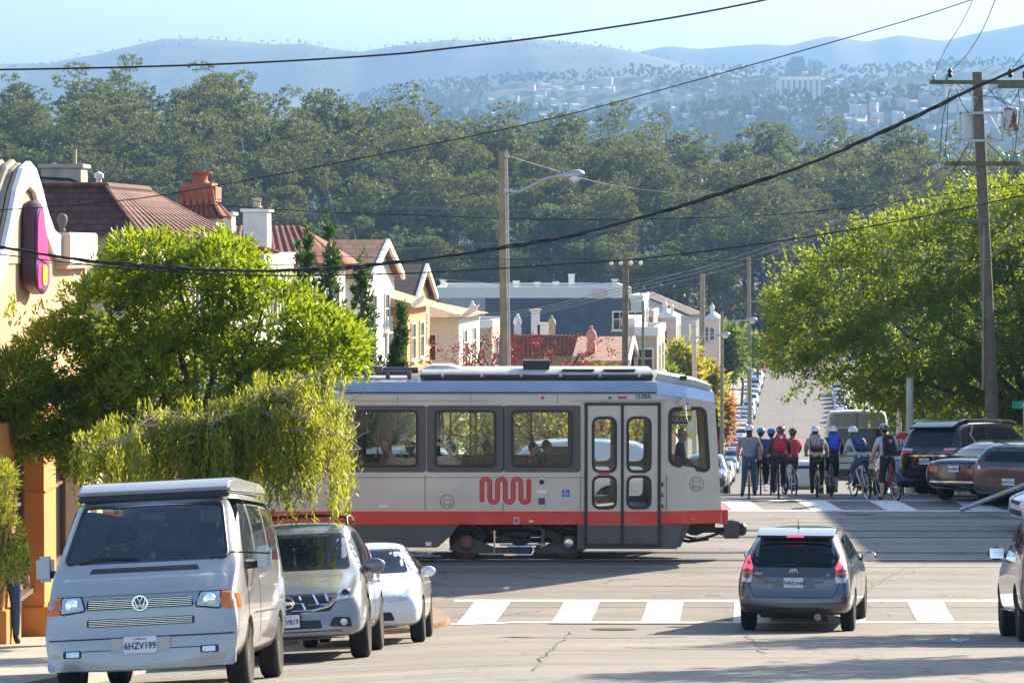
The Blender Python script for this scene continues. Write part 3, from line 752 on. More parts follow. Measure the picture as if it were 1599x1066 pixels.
    me = pr.build('pop_up_roof', paint('poptop_white', (.42, .43, .44), .1, .45), root, bevel=.035)
    b = MB(); b.prism([(1.09, 1.868), (1.215, 1.855), (1.20, 1.905), (1.09, 1.93)], -.73, .73, 'x'); b.build('roof_lip', blackp, root, bevel=.012)
    # cabin
    seat = mat('grey_seat_fabric', (.06, .065, .075), .9, 0, .2, 30)
    for x in (-.42, .42):
        b = MB(); b.box((x, .55, 1.08), (.50, .16, .68), 0, top=(.8, 1)); b.box((x, .78, .78), (.50, .5, .16)); s_ = b.build('seat', seat, root, bevel=.05)
        b = MB(); b.box((x, .55, 1.52), (.32, .13, .22)); b.build('headrest', seat, s_, bevel=.05)
    b = MB(); b.box((0, -1.3, 1.0), (1.4, .2, .8)); b.build('seat', seat, root, bevel=.05)
    b = MB(); b.box((0, 1.52, 1.10), (1.5, .5, .22)); b.build('dashboard', mat('dashboard', (.07, .075, .08), .7), root, bevel=.05)
    b = MB(); q = [(.42+.18*math.cos(a), 1.27-.06*math.sin(a), 1.22+.17*math.sin(a)) for a in np.linspace(0, 2*math.pi, 25)]; b.tube(q, .016, 6)
    b.tube([(.25, 1.27, 1.22), (.59, 1.27, 1.22)], .014, 5); b.build('steering_wheel', blackp, root)
    b = MB(); b.box((0, 1.33, 1.69), (.26, .03, .08)); b.build('inside_mirror', mat('mirror_back', (.5, .5, .5), .5), root, bevel=.015)
    b = MB(); 
    for x in np.linspace(-.72, -.5, 7): b.tube([(x, -.2, 1.8), (x+.01, -.2, 1.3)], .022, 6)
    for x in np.linspace(-.30, -.1, 7): b.tube([(x, -1.8, 1.8), (x+.01, -1.8, 1.3)], .022, 6)
    b.build('curtain', mat('cream_curtain', (.55, .53, .48), .9), root)
    # garland with baubles (hangs inside; things of their own)
    g = thing('bauble_garland', 'string of coloured glass baubles hanging inside the camper van windscreen', 'garland')
    g.parent = None
    pts = [Vector((-.14+.62*t, 1.0, 1.74-.30*t+.0*t)) for t in np.linspace(0, 1, 9)]
    pts = [p-Vector((0, 0, .10*math.sin(math.pi*i/8))) for i, p in enumerate(pts)]
    b = MB(); b.tube(pts, .004, 4); b.build('string', mat('string_white', (.7, .7, .65), .8), g)
    for i, col in ((1, (.03, .45, .5)), (3, (.02, .25, .55)), (6, (.7, .17, .08)), (8, (.75, .5, .3))):
        b = MB(); b.ball(pts[i]-Vector((0, 0, .055)), .042, 14); b.build('bauble', mat('bauble_%d' % i, col, .2, 0, .2, 60), g, True)
    f = thing('dashboard_figurine', 'tiny round-headed wooden figure standing on the camper van dashboard', 'figurine', (0, 0, 0))
    b = MB(); b.lathe([(.03, 0), (.036, .02), (.025, .06), (.015, .075), (.03, .09), (.032, .115), (.018, .14), (.001, .145)], 14, 0, Matrix.Translation((-.02, 1.6, 1.21))); b.build('figure', mat('figurine_wood', (.6, .35, .2), .5), f, True)
    return root, [g, f]
van, van_kids = build_van()
VY = 26.45+2.4
place_car(van, -3.36, VY, math.pi+.017)
for k in van_kids: k.matrix_world = van.matrix_world.copy()

# ---- grey crossover (front towards us)
def build_suv():
    root = thing('parked_crossover', 'grey crossover with roof rails and sunlit side parked behind the camper van', 'car')
    pm = paint('grey_crossover_paint', (.27, .27, .275), .12, .25)
    st = [(-2.38, .45, .9, .74, 1.15, .60, .80), (-2.25, .36, 1.0, .86, 1.35, .62, .92), (-1.9, .30, 1.05, .90, 1.60, .62, .94), (-1.2, .26, 1.05, .91, 1.69, .64, .94), (-.2, .25, 1.02, .91, 1.715, .65, .94),
          (.35, .25, 1.0, .90, 1.68, .64, .94), (.62, .25, .99, .90, 1.57, .65, .94), (1.22, .25, .98, .90, 1.15, .74, .94), (1.42, .25, .96, .90, 1.06, .76, .94), (1.95, .26, .88, .88, .95, .76, .93),
          (2.22, .28, .76, .82, .82, .70, .90), (2.34, .32, .66, .70, .70, .62, .82)]
    def fs(z): return .05 if z < .5 else 0
    c = Car(root, st, pm, fs, None, .375, (-1.42, 1.42), .235, .93, .05)
    c.wheels(alloy, 5)
    c.p('windscreen', rpoly([(-.72, 1.10), (.72, 1.10), (.60, 1.56), (-.60, 1.56)], .06), 'front', carglass, .004, .01)
    c.p('roof_glass', rpoly([(-.52, -.5), (.52, -.5), (.52, .32), (-.52, .32)], .08), 'top', blackg, .004, .01)
    c.p('side_window', rpoly([(.10, 1.03), (1.18, 1.03), (.72, 1.43), (.30, 1.55), (.10, 1.57)], .03), 'right', carglass, .004, .01, both=True)
    c.p('side_window', rpoly([(-.98, 1.05), (.04, 1.03), (.04, 1.58), (-.8, 1.56)], .03), 'right', carglass, .004, .01, both=True)
    c.p('side_window', rpoly([(-1.75, 1.12), (-1.06, 1.06), (-.9, 1.53), (-1.4, 1.48)], .04), 'right', carglass, .004, .01, both=True)
    for y in (.08, -1.0, 1.22): c.p('door_seam', [(y, .36), (y+.012, .36), (y+.012, 1.02), (y, 1.02)], 'right', blackp, .002, .006, both=True)
    for y in (-.05, -1.05): c.p('door_handle', rect(y-.2, .90, y-.02, .935, .012), 'right', chrome, .03, .03, both=True)
    c.p('sill_trim', [(-1.0, .31), (.98, .31), (.98, .36), (-1.0, .36)], 'right', chrome, .006, .01, both=True)
    g = c.p('grille', rpoly([(-.52, .60), (.52, .60), (.66, .82), (-.66, .82)], .04), 'front', mat('grille_mesh', (.03, .03, .03), .6, 0, .3, 60), .008, .02)[0]
    fy = lambda x, z: surf_y(c.bvh, x, z, 1)
    for sx in (-1, 1):
        for a, q in (((.14, .79), (.22, .63)), ((.30, .805), (.38, .68)), ((.44, .81), (.50, .72))):
            b = MB(); b.tube([(sx*q[0], fy(sx*q[0], q[1])+.02, q[1]), (sx*a[0]*1.05, fy(sx*a[0], a[1])+.02, a[1])], .014, 6); b.build('chrome_bar', chrome, g)
        b = MB(); b.tube([(sx*x, fy(sx*x, z)+.015, z) for x, z in ((.05, .612), (.3, .615), (.5, .66), (.6, .74), (.64, .80))], .015, 6); b.build('chrome_bar', chrome, g)
        o = rpoly([(sx*.50, .70), (sx*.80, .76), (sx*.88, .90), (sx*.62, .84)], .03)
        h = c.p('headlight', o, 'front', clearlens, .01, .03)[0]
        b = MB(); b.ball((sx*.70, fy(sx*.70, .80)+.0, .80), (.055, .03, .055), 14); b.build('projector', blackg, h, True)
        c.p('turn_signal', rpoly([(sx*.50, .705), (sx*.60, .725), (sx*.66, .80), (sx*.58, .78)], .02), 'front', redlens if sx > 0 else orangelens, .014, .02)
        f = c.p('fog_light', rpoly([(sx*.50, .42), (sx*.78, .40), (sx*.76, .52), (sx*.56, .53)], .03), 'front', blackp, .008, .02)[0]
        b = MB(); b.lathe([(.045, 0), (.04, .02), (.001, .025)], 18, 0, Matrix.Translation((sx*.68, fy(sx*.68, .465)+.01, .465)), 'y'); b.build('fog_lens', clearlens, f, True)
    b = MB(); q = [(.085*math.cos(a), 0, .07*math.sin(a)) for a in np.linspace(0, 2*math.pi, 29)]; b.tube(q, .012, 6); b.box((0, .005, 0), (.2, .014, .035)); e = b.build('badge', chrome, root, True); e.location = (0, fy(0, .72)+.04, .715)
    text('badge_letters', 'NISSAN', .026, Matrix.Translation((0, .014, 0)) @ Matrix.Rotation(math.pi, 4, 'Z') @ FRONTTXT, blackp, e, .001)
    c.p('lower_grille', rpoly([(-.42, .40), (.42, .40), (.40, .50), (-.40, .50)], .02), 'front', blackp, .006, .02)
    c.p('lower_trim', rpoly([(-.62, .25), (.62, .25), (.66, .37), (-.66, .37)], .02), 'front', blackp, .012, .03)
    fr = c.box('plate_frame', (0, fy(0, .5)+.03, .50), (.34, .02, .19), blackp, .008)
    plate(root, (0, fy(0, .5)+.05, .50), '7CLV819', facing=1)
    mirror_part(c, .90, 1.02, 1.12, paint('grey_mirror', (.16, .165, .18), .4, .3), w=.26, h=.2)
    for sx in (-1, 1):
        b = MB(); b.tube([(sx*.64, .42, 1.66), (sx*.63, .32, 1.755), (sx*.62, -.5, 1.79), (sx*.61, -1.4, 1.75), (sx*.60, -1.5, 1.66)], .018, 6); b.build('roof_rail', blackp, root)
    for y in (.2, -.9):
        b = MB(); b.tube([(-.63, y, 1.76), (-.3, y, 1.80), (.3, y, 1.80), (.63, y, 1.76)], .016, 6); b.build('roof_crossbar', blackp, root)
    # inside hints seen through the glass
    return root
suv = build_suv(); place_car(suv, -2.66, 34.5+2.4, math.pi+.01)

# ---- white sedan (front towards us)
def sedan_stations(L=4.6, w=.885, h=1.46):
    a = L/4.6; k = h/1.46; s = w/.885
    return [(-2.28*a, .40, .84*k, .66*s, .90*k, .58*s, .76*s), (-2.16*a, .30, .93*k, .80*s, 1.02*k, .68*s, .86*s), (-1.7*a, .24, .95*k, .85*s, 1.06*k, .70*s, w), (-1.4*a, .22, .95*k, .86*s, 1.13*k, .66*s, w), (-.72*a, .20, .94*k, .86*s, 1.42*k, .54*s, w),
            (-.1*a, .2, .93*k, .86*s, h*1.0, .57*s, w), (.28*a, .2, .92*k, .86*s, 1.42*k, .57*s, w), (.95*a, .20, .91*k, .85*s, 1.03*k, .70*s, w), (1.15*a, .2, .89*k, .85*s, .96*k, .71*s, w), (1.75*a, .22, .80*k, .82*s, .86*k, .68*s, .87*s), (2.1*a, .24, .69*k, .76*s, .74*k, .62*s, .83*s), (2.26*a, .30, .60*k, .64*s, .64*k, .54*s, .74*s)]
def sedan(name, label, pm, group=None, L=4.6, rimm=hubcap, plate_no=None, rear_detail=True):
    root = thing(name, label, 'car', group=group); st = sedan_stations(L); a = L/4.6
    c = Car(root, st, pm, None, None, .32, (-1.36*a, 1.36*a), .2, .875)
    c.wheels(rimm, 7)
    c.p('windscreen', rpoly([(-.66, 1.0), (.66, 1.0), (.52, 1.36), (-.52, 1.36)], .06), 'front', carglass)
    c.p('rear_window', rpoly([(-.60, 1.10), (.60, 1.10), (.48, 1.36), (-.48, 1.36)], .06), 'rear', carglass)
    c.p('side_window', rpoly([(.0, .955), (.98, .955), (.52, 1.27), (.1, 1.36), (0, 1.365)], .03), 'right', carglass, both=True)
    c.p('side_window', rpoly([(-1.2, .99), (-.06, .96), (-.06, 1.37), (-.58, 1.33)], .03), 'right', carglass, both=True)
    for y in (-.05, -1.0, 1.0): c.p('door_seam', [(y, .33), (y+.012, .33), (y+.012, .94), (y, .94)], 'right', blackp, .002, .006, both=True)
    for y in (-.08, -.95): c.p('door_handle', rect(y-.18, .82, y-.02, .85, .012), 'right', pm, .025, .03, both=True)
    for sx in (-1, 1):
        c.p('headlight', rpoly([(sx*.40, .60), (sx*.68, .62), (sx*.73, .72), (sx*.50, .70)], .025), 'front', clearlens, .01, .03)
        c.p('taillight', rpoly([(sx*.42, .72), (sx*.70, .72), (sx*.70, .88), (sx*.46, .86)], .025), 'rear', redlens, .01, .03)
    c.p('grille', rpoly([(-.34, .58), (.34, .58), (.36, .66), (-.36, .66)], .02), 'front', blackp, .008, .02)
    c.p('lower_grille', rpoly([(-.5, .34), (.5, .34), (.45, .46), (-.45, .46)], .03), 'front', blackp, .006, .02)
    mirror_part(c, .84, .80, 1.0, pm)
    return root, c
wp = paint('white_car_paint', (.74, .74, .73), 0, .25)
ws_, c_ = sedan('parked_sedan', 'white sedan parked behind the grey crossover, side in the sun', wp)
place_car(ws_, -2.10, 40.2+2.3, math.pi+.01)

# ---- dark grey wagon (rear towards us, brake lights on)
def build_wagon():
    root = thing('wagon_braking', 'dark grey hatchback wagon with brake lights lit, stopped before the near crosswalk', 'car')
    pm = paint('charcoal_paint', (.105, .10, .11), .5, .25)
    st = [(-2.26, .42, .80, .62, .84, .56, .74), (-2.18, .33, .90, .78, 1.02, .66, .85), (-2.02, .28, .97, .84, 1.20, .66, .88), (-1.78, .26, .98, .855, 1.48, .60, .885), (-1.5, .24, .98, .86, 1.545, .61, .89), (-.7, .22, .97, .86, 1.585, .62, .89), (.1, .22, .96, .86, 1.575, .62, .89),
          (.5, .22, .95, .86, 1.46, .62, .89), (1.35, .22, .93, .85, 1.07, .72, .89), (1.55, .22, .90, .85, 1.0, .72, .89), (1.95, .24, .80, .80, .86, .66, .86), (2.3, .30, .62, .62, .66, .52, .74)]
    def rs(z): return -.05 if z < .62 else 0
    c = Car(root, st, pm, None, rs, .325, (-1.36, 1.42), .205, .875)
    c.wheels(alloy, 8)
    fy = lambda x, z: surf_y(c.bvh, x, z, -1)
    rw = rpoly([(-.60, 1.03), (.60, 1.03), (.68, 1.14), (.56, 1.44), (-.56, 1.44), (-.68, 1.14)], .04)
    c.p('rear_window', rw, 'rear', glass('wagon_glass', (.02, .03, .045), .97), .004, .012)
    c.p('tailgate_seam', rpoly([(-.62, .585), (.62, .585), (.60, .572), (-.60, .572)], .004), 'rear', blackp, .003, .006)
    for sx in (-1, 1):
        c.p('tailgate_seam', [(sx*.60, .58), (sx*.612, .58), (sx*.735, .85), (sx*.723, .85)], 'rear', blackp, .003, .006)
        c.p('brake_light', rpoly([(sx*.63, 1.0), (sx*.80, 1.0), (sx*.735, 1.18), (sx*.70, 1.20)], .025), 'rear', redlit, .014, .02)
        c.p('turn_signal', rpoly([(sx*.63, .90), (sx*.815, .90), (sx*.80, 1.0), (sx*.635, 1.0)], .01), 'rear', orangelens, .013, .02)
        c.p('reversing_light', rpoly([(sx*.645, .80), (sx*.80, .80), (sx*.815, .90), (sx*.63, .90)], .015), 'rear', clearlens, .012, .02)
        c.p('reflector', rect(*(sorted((sx*.755, sx*.785))[0], .40, sorted((sx*.755, sx*.785))[1], .56), .01), 'rear', redlens, .008, .02)
    b = MB(); b.prism([(-1.90, 1.50), (-1.55, 1.585), (-1.2, 1.60), (-1.2, 1.55), (-1.86, 1.468)], -.60, .60, 'x'); sp = b.build('spoiler', pm, root, bevel=.014)
    b = MB(); b.box((0, -1.905, 1.488), (.26, .012, .018)); b.build('brake_light', redlit, sp)
    b = MB(); b.tube([(0, -1.3, 1.58), (0, -1.42, 1.74)], [.009, .003], 5); b.box((0, -1.29, 1.59), (.05, .1, .03)); b.build('antenna', blackp, root)
    c.p('rear_wiper', [(-.36, 1.055), (.02, 1.06), (.02, 1.085), (-.36, 1.072)], 'rear', blackp, .014, .016)
    c.p('plate_recess', rpoly([(-.32, .71), (.32, .71), (.30, .90), (-.30, .90)], .02), 'rear', mat('recess_grey', (.16, .16, .17), .4), .002, .006)
    c.p('tailgate_trim', rect(-.45, .905, .45, .925, .006), 'rear', pm, .02, .02)
    plate(root, (0, fy(0, .80)-.02, .80), '7HND444')
    b = MB(); b.tube([(.062*math.cos(a), 0, .045*math.sin(a)) for a in np.linspace(0, 2*math.pi, 25)], .007, 5); b.tube([(.022*math.cos(a), 0, .042*math.sin(a)) for a in np.linspace(0, 2*math.pi, 25)], .006, 5); b.tube([(.044*math.cos(a), 0, .016*math.sin(a)+.022) for a in np.linspace(0, 2*math.pi, 25)], .006, 5)
    e = b.build('badge', chrome, root, True); e.location = (0, fy(0, .975)-.012, .965)
    M = lambda x, z: Matrix.Translation((x, fy(x, z)-.006, z)) @ FRONTTXT
    text('badge_letters', 'PRIUS', .05, M(-.54, .93), chrome, root, .002); text('badge_letters', 'III', .045, M(.52, .925), chrome, root, .002)
    c.p('bumper_lower', rpoly([(-.80, .30), (.80, .30), (.84, .40), (-.84, .40)], .02), 'rear', mat('charcoal_lower', (.10, .10, .11), .45), .006, .02)
    c.p('side_window', rpoly([(.05, 1.0), (1.2, .99), (.62, 1.33), (.2, 1.46), (.05, 1.47)], .03), 'right', carglass, both=True)
    c.p('side_window', rpoly([(-.95, 1.02), (0, 1.0), (0, 1.47), (-.85, 1.47)], .03), 'right', carglass, both=True)
    c.p('side_window', rpoly([(-1.7, 1.08), (-1.02, 1.03), (-.92, 1.46), (-1.4, 1.42)], .03), 'right', carglass, both=True)
    for y in (.02, -1.0, 1.1): c.p('door_seam', [(y, .34), (y+.012, .34), (y+.012, .98), (y, .98)], 'right', blackp, .002, .006, both=True)
    for y in (-.08, -.98): c.p('door_handle', rect(y-.18, .86, y-.02, .89, .012), 'right', chrome, .025, .03, both=True)
    mirror_part(c, .86, .95, 1.05, paint('charcoal_mirror', (.05, .05, .055), .3, .25), w=.24, h=.17)
    b = MB(); b.tube([(-.3, -2.0, .27), (.5, -2.0, .27)], .03, 8); b.tube([(-.65, -1.3, .30), (.65, -1.3, .30)], .045, 8); b.box((0, -1.5, .31), (1.0, .7, .08)); b.build('underbody', blackp, root)
    b = MB(); b.tube([(.36, -1.8, .29), (.36, -2.18, .27)], .055, 14); b.tube([(.20, -1.95, .29), (.5, -1.95, .29)], .075, 12); b.build('exhaust', mat('exhaust_steel', (.35, .30, .25), .4, .8), root, True)
    return root
wagon = build_wagon(); place_car(wagon, 4.72, 46.15, R(10.5))

# ---- vehicles seen from behind on the right
def rear_suv(name, label, pm, st, **k):
    root = thing(name, label, 'car'); c = Car(root, st, pm, None, None, k.get('R_', .37), (-1.42, 1.42), .24, k.get('wx', .93)); c.wheels(alloy, 6); return root, c
big = [(-2.42, .5, .95, .74, 1.05, .66, .82), (-2.34, .40, 1.08, .86, 1.25, .72, .93), (-2.2, .34, 1.15, .90, 1.62, .72, .96), (-2.0, .32, 1.16, .92, 1.80, .72, .97), (-1.2, .30, 1.15, .93, 1.86, .73, .97), (.2, .3, 1.12, .93, 1.86, .73, .97), (.6, .3, 1.1, .92, 1.72, .72, .97), (1.2, .3, 1.08, .92, 1.24, .78, .97), (1.4, .3, 1.05, .92, 1.13, .8, .97), (2.1, .32, .95, .88, 1.02, .76, .93), (2.4, .38, .8, .76, .86, .66, .85)]
def side_glass(c, z0, z1, y0=-1.95, y1=1.15):
    c.p('side_window', rpoly([(.10, z0), (y1, z0), (.62, z1-.1), (.1, z1)], .03), 'right', carglass, both=True)
    c.p('side_window', rpoly([(-.95, z0), (.03, z0), (.03, z1), (-.95, z1)], .03), 'right', carglass, both=True)
    c.p('side_window', rpoly([(y0, z0+.04), (-1.03, z0), (-1.03, z1), (y0+.2, z1-.05)], .04), 'right', carglass, both=True)
def rfy(c): return lambda x, z: surf_y(c.bvh, x, z, -1)
bs, c = rear_suv('luxury_suv', 'large black SUV with chrome rear trim parked in the tree shade behind the black sedan', paint('black_suv_paint', (.012, .012, .014), .2, .12), big)
c.p('rear_window', rpoly([(-.68, 1.20), (.68, 1.20), (.62, 1.66), (-.62, 1.66)], .05), 'rear', carglass)
side_glass(c, 1.2, 1.72)
c.p('quarter_chrome', [(-1.5, 1.2), (-1.44, 1.2), (-1.72, 1.5), (-1.44, 1.76), (-1.5, 1.76), (-1.79, 1.5)], 'right', chrome, .01, .012)
c.p('chrome_strip', rect(-.6, .96, .6, 1.0, .01), 'rear', chrome, .015, .02)
for sx in (-1, 1):
    c.p('taillight', rpoly([(sx*.45, 1.04), (sx*.86, 1.04), (sx*.88, 1.18), (sx*.72, 1.16), (sx*.5, 1.12)], .02), 'rear', redlens, .012, .03)
    c.p('lamp_strip', rpoly([(sx*.45, 1.12), (sx*.80, 1.13), (sx*.84, 1.17), (sx*.5, 1.165)], .01), 'rear', clearlens, .02, .02)
b = MB(); b.prism([(-2.30, 1.70), (-1.9, 1.86), (-1.5, 1.90), (-1.5, 1.84), (-2.26, 1.66)], -.66, .66, 'x'); b.build('spoiler', blackg, bs, bevel=.014)
plate(bs, (-.1, rfy(c)(0, .82)-.02, .84), '8LXK210')
b = MB(); b.tube([(.73, .6, 1.84), (.72, .3, 1.9), (.72, -1.8, 1.9), (.71, -2.0, 1.84)], .02, 6); b.build('roof_rail', chrome, bs)
b = MB(); b.tube([(-.73, .6, 1.84), (-.72, .3, 1.9), (-.72, -1.8, 1.9), (-.71, -2.0, 1.84)], .02, 6); b.build('roof_rail', chrome, bs)
place_car(bs, 12.15, 74.6, R(42), dz=.05)
bd, c = sedan('luxury_sedan', 'black sedan with orange-red tail lamps parked between the black SUV and the hatchback', paint('black_sedan_paint', (.014, .014, .016), .2, .12), None, 4.9)
for sx in (-1, 1): c.p('lamp_amber', rpoly([(sx*.60, .74), (sx*.70, .74), (sx*.70, .86), (sx*.60, .86)], .02), 'rear', orangelens, .018, .03)
c.p('bumper_trim', rect(-.7, .46, .7, .50, .01), 'rear', chrome, .01, .02); plate(bd, (0, rfy(c)(0, .78)-.03, .80), '5KDM903')
place_car(bd, 12.1, 70.9, R(38))
hs = [(-2.0, .42, .85, .68, .92, .60, .76), (-1.93, .34, .96, .80, 1.10, .66, .86), (-1.82, .28, 1.0, .85, 1.30, .64, .885), (-1.6, .26, 1.0, .86, 1.48, .62, .89), (-.9, .24, .99, .86, 1.53, .62, .89), (0, .24, .98, .86, 1.53, .62, .89), (.45, .24, .97, .86, 1.42, .62, .89), (1.05, .24, .95, .86, 1.08, .70, .89), (1.2, .24, .92, .85, 1.0, .72, .89), (1.7, .26, .8, .80, .86, .66, .85), (2.0, .32, .62, .64, .68, .56, .76)]
hb = thing('brown_hatchback', 'brownish grey compact hatchback at the end of the row of dark parked cars', 'car')
hpm = paint('brown_paint', (.085, .065, .06), .4, .2)
c = Car(hb, hs, hpm, None, None, .33, (-1.25, 1.25), .21, .875); c.wheels(alloy, 5)
c.p('rear_window', rpoly([(-.58, 1.08), (.58, 1.08), (.52, 1.42), (-.52, 1.42)], .06), 'rear', carglass); 
c.p('side_window', rpoly([(.05, 1.02), (.98, 1.01), (.55, 1.3), (.05, 1.42)], .03), 'right', carglass, both=True); c.p('side_window', rpoly([(-1.2, 1.08), (0, 1.03), (0, 1.42), (-1.0, 1.4)], .03), 'right', carglass, both=True)
for sx in (-1, 1): c.p('taillight', rpoly([(sx*.60, .86), (sx*.78, .86), (sx*.76, 1.06), (sx*.66, 1.06)], .03), 'rear', redlens, .012, .03); c.p('lamp_clear', rpoly([(sx*.63, .90), (sx*.72, .90), (sx*.71, .99), (sx*.66, .99)], .02), 'rear', clearlens, .022, .03)
plate(hb, (.05, rfy(c)(0, .62)-.02, .62), '6WPT557'); mirror_part(c, .84, .7, 1.02, hpm)
place_car(hb, 12.55, 69.3, R(28))
# right edge: grey SUV, mostly outside the frame
es, c = rear_suv('edge_suv', 'grey SUV with black mirror and tall red tail lamp at the right edge', paint('gunmetal_paint', (.16, .15, .16), .5, .3), [(a, zb, z1*.97, w1*.99, z2*.93, w2, w3*.98) for a, zb, z1, w1, z2, w2, w3 in big], R_=.37, wx=.92)
c.p('rear_window', rpoly([(-.64, 1.14), (.64, 1.14), (.6, 1.55), (-.6, 1.55)], .05), 'rear', carglass); side_glass(c, 1.15, 1.6)
for sx in (-1, 1):
    c.p('taillight', rpoly([(sx*.70, .98), (sx*.88, .98), (sx*.86, 1.30), (sx*.76, 1.30)], .03), 'rear', redlens, .012, .03)
    c.p('lamp_clear', rpoly([(sx*.71, .86), (sx*.875, .86), (sx*.88, .92), (sx*.71, .92)], .015), 'rear', clearlens, .012, .03)
    c.p('turn_signal', rpoly([(sx*.71, .92), (sx*.88, .92), (sx*.88, .98), (sx*.705, .98)], .01), 'rear', orangelens, .012, .03)
mirror_part(c, .90, .95, 1.2, blackg, w=.24, h=.2)
c.p('step_bar', [(-.9, .36), (.9, .36), (.9, .41), (-.9, .41)], 'left', chrome, .03, .03)
place_car(es, 7.92, 40.4, R(5))
# white car nose entering on the right, on the cross street
wn, c = sedan('white_sedan_crossing', 'white car whose nose pokes in at the right edge beside the dark hatchback', paint('white_car_paint_two', (.7, .7, .69), 0, .25))
place_car(wn, 13.15, 62.6, -math.pi/2-.1)

# ---- camper van seen from behind, in the far lane
cv = thing('white_motorhome', 'tall white motorhome with a wide dark rear window beyond the cyclists', 'van')
cvm = mat('motorhome_white', (.60, .60, .58), .4, 0, .04, 2)
st = [(-2.9, .55, 1.5, 1.0, 2.62, .93, 1.0), (-2.85, .50, 1.5, 1.03, 2.72, .96, 1.04), (-1, .45, 1.5, 1.03, 2.78, .96, 1.04), (2, .45, 1.5, 1.02, 2.72, .94, 1.03), (2.3, .45, 1.4, 1.0, 2.3, .9, 1.02), (3.0, .45, 1.2, .95, 1.3, .85, 1.0)]
c = Car(cv, st, cvm, None, None, .38, (-1.7, 1.9), .25, .99); c.wheels(hubcap, 6)
c.p('rear_window', rect(-.93, 1.36, .93, 2.12, .06), 'rear', blackg, .006, .02)
c.p('rear_door_seam', rect(-.012, 1.36, .012, 2.68, .003), 'rear', blackp, .008, .02)
c.p('rear_panel', rect(-.88, 2.16, .88, 2.60, .06), 'rear', mat('motorhome_panel', (.33, .33, .33), .5), .006, .02)
c.p('bumper', rect(-.98, .52, .98, .80, .05), 'rear', mat('dark_grey_bumper', (.05, .05, .055), .6), .03, .05)
c.p('trim_line', rect(-.9, .98, .9, 1.01, .01), 'rear', blackp, .006, .02)
for sx in (-1, 1):
    c.p('taillight', rect(*(min(sx*.86, sx*.98), 1.0, max(sx*.86, sx*.98), 1.3), .02), 'rear', redlens, .012, .03)
    c.p('marker_lamp', rect(*(min(sx*.68, sx*.80), 2.66, max(sx*.68, sx*.80), 2.69), .005), 'rear', blackp, .012, .03)
place_car(cv, 11.55, 96.5, R(5.9))

# ---- simple shared far cars
def simple_car(name, kind, pm):
    root = thing(name, '', 'car')
    if kind == 'sedan': st = sedan_stations(); zg0, zg1, yw, yr_ = .96, 1.34, (.98, .25), (-1.3, -.7)
    elif kind == 'suv': st = [(a, zb, z1*.93, w1*.95, z2*.92, w2*.9, w3*.93) for a, zb, z1, w1, z2, w2, w3 in big]; zg0, zg1 = 1.1, 1.55
    else: st = hs; zg0, zg1 = 1.05, 1.38
    c = Car(root, st, pm, None, None, .33, (-1.3, 1.3), .2, max(q[6] for q in st)-.01, sub=1); c.wheels(hubcap, 5, simple=True)
    zt = max(q[4] for q in st)
    c.p('windscreen', rpoly([(-.62, zg0+.06), (.62, zg0+.06), (.50, zt-.10), (-.50, zt-.10)], .05), 'front', carglass, .01, .02, res=.2)
    c.p('rear_window', rpoly([(-.58, zg0+.1), (.58, zg0+.1), (.48, zt-.10), (-.48, zt-.10)], .05), 'rear', carglass, .01, .02, res=.2)
    c.p('side_window', rpoly([(-1.1, zg0+.04), (.85, zg0), (.35, zt-.13), (-.7, zt-.13)], .05), 'right', carglass, .01, .02, both=True, res=.2)
    for sx in (-1, 1):
        zh = .66 if kind == 'sedan' else .78
        c.p('headlight', rpoly([(sx*.40, zh-.06), (sx*.66, zh-.06), (sx*.68, zh+.05), (sx*.45, zh+.04)], .02), 'front', clearlens, .015, .03)
        c.p('taillight', rpoly([(sx*.45, zh+.05), (sx*.68, zh+.05), (sx*.68, zh+.2), (sx*.5, zh+.2)], .02), 'rear', redlens, .015, .03)
    c.p('grille', rpoly([(-.33, zh-.06), (.33, zh-.06), (.33, zh+.03), (-.33, zh+.03)], .02), 'front', blackp, .012, .02)
    c.p('lower_grille', rpoly([(-.45, .38), (.45, .38), (.4, .5), (-.4, .5)], .02), 'front', blackp, .012, .02)
    plate(root, (0, surf_y(c.bvh, 0, .55, 1)+.01, .55), '', state=False, facing=1)
    return root
CARCOL = {'white': (.74, .74, .72), 'silver': (.46, .47, .48), 'grey': (.2, .21, .23), 'blue': (.10, .17, .30), 'pale blue': (.32, .42, .50), 'red': (.40, .05, .09), 'black': (.015, .015, .018), 'navy': (.03, .05, .12), 'teal': (.2, .3, .32), 'beige': (.45, .40, .32)}
protos = {k: simple_car('parked_car', k, paint('far_base_paint', (.5, .5, .5), .2)) for k in ('sedan', 'suv', 'hatch')}
used = set()
def far_car(kind, colr, X, Y, yaw, label, group, name='parked_car'):
    pm = paint('far_'+colr.replace(' ', '_'), CARCOL[colr], .15, .25)
    r = copy_tree(protos[kind]) if kind in used else protos[kind]; used.add(kind)
    r.name = name; r['label'] = label
    if group: r['group'] = group
    elif 'group' in r: del r['group']
    bpy.context.view_layer.update()
    place_car(r, X, Y, yaw)
    for ch in r.children:
        if ch.name.split('.')[0] == 'body' and ch.material_slots:
            ch.material_slots[0].link = 'OBJECT'; ch.material_slots[0].material = pm
    return r
def colx(Y, side=-1): return street_x(Y)+side*(RH-1.15)
L_ = []; _k = ['sedan', 'suv', 'hatch', 'sedan', 'suv', 'sedan', 'hatch', 'suv', 'sedan', 'suv', 'suv', 'hatch', 'sedan', 'sedan', 'hatch', 'suv', 'sedan', 'suv', 'sedan', 'suv', 'hatch', 'suv', 'sedan', 'suv', 'sedan', 'suv']
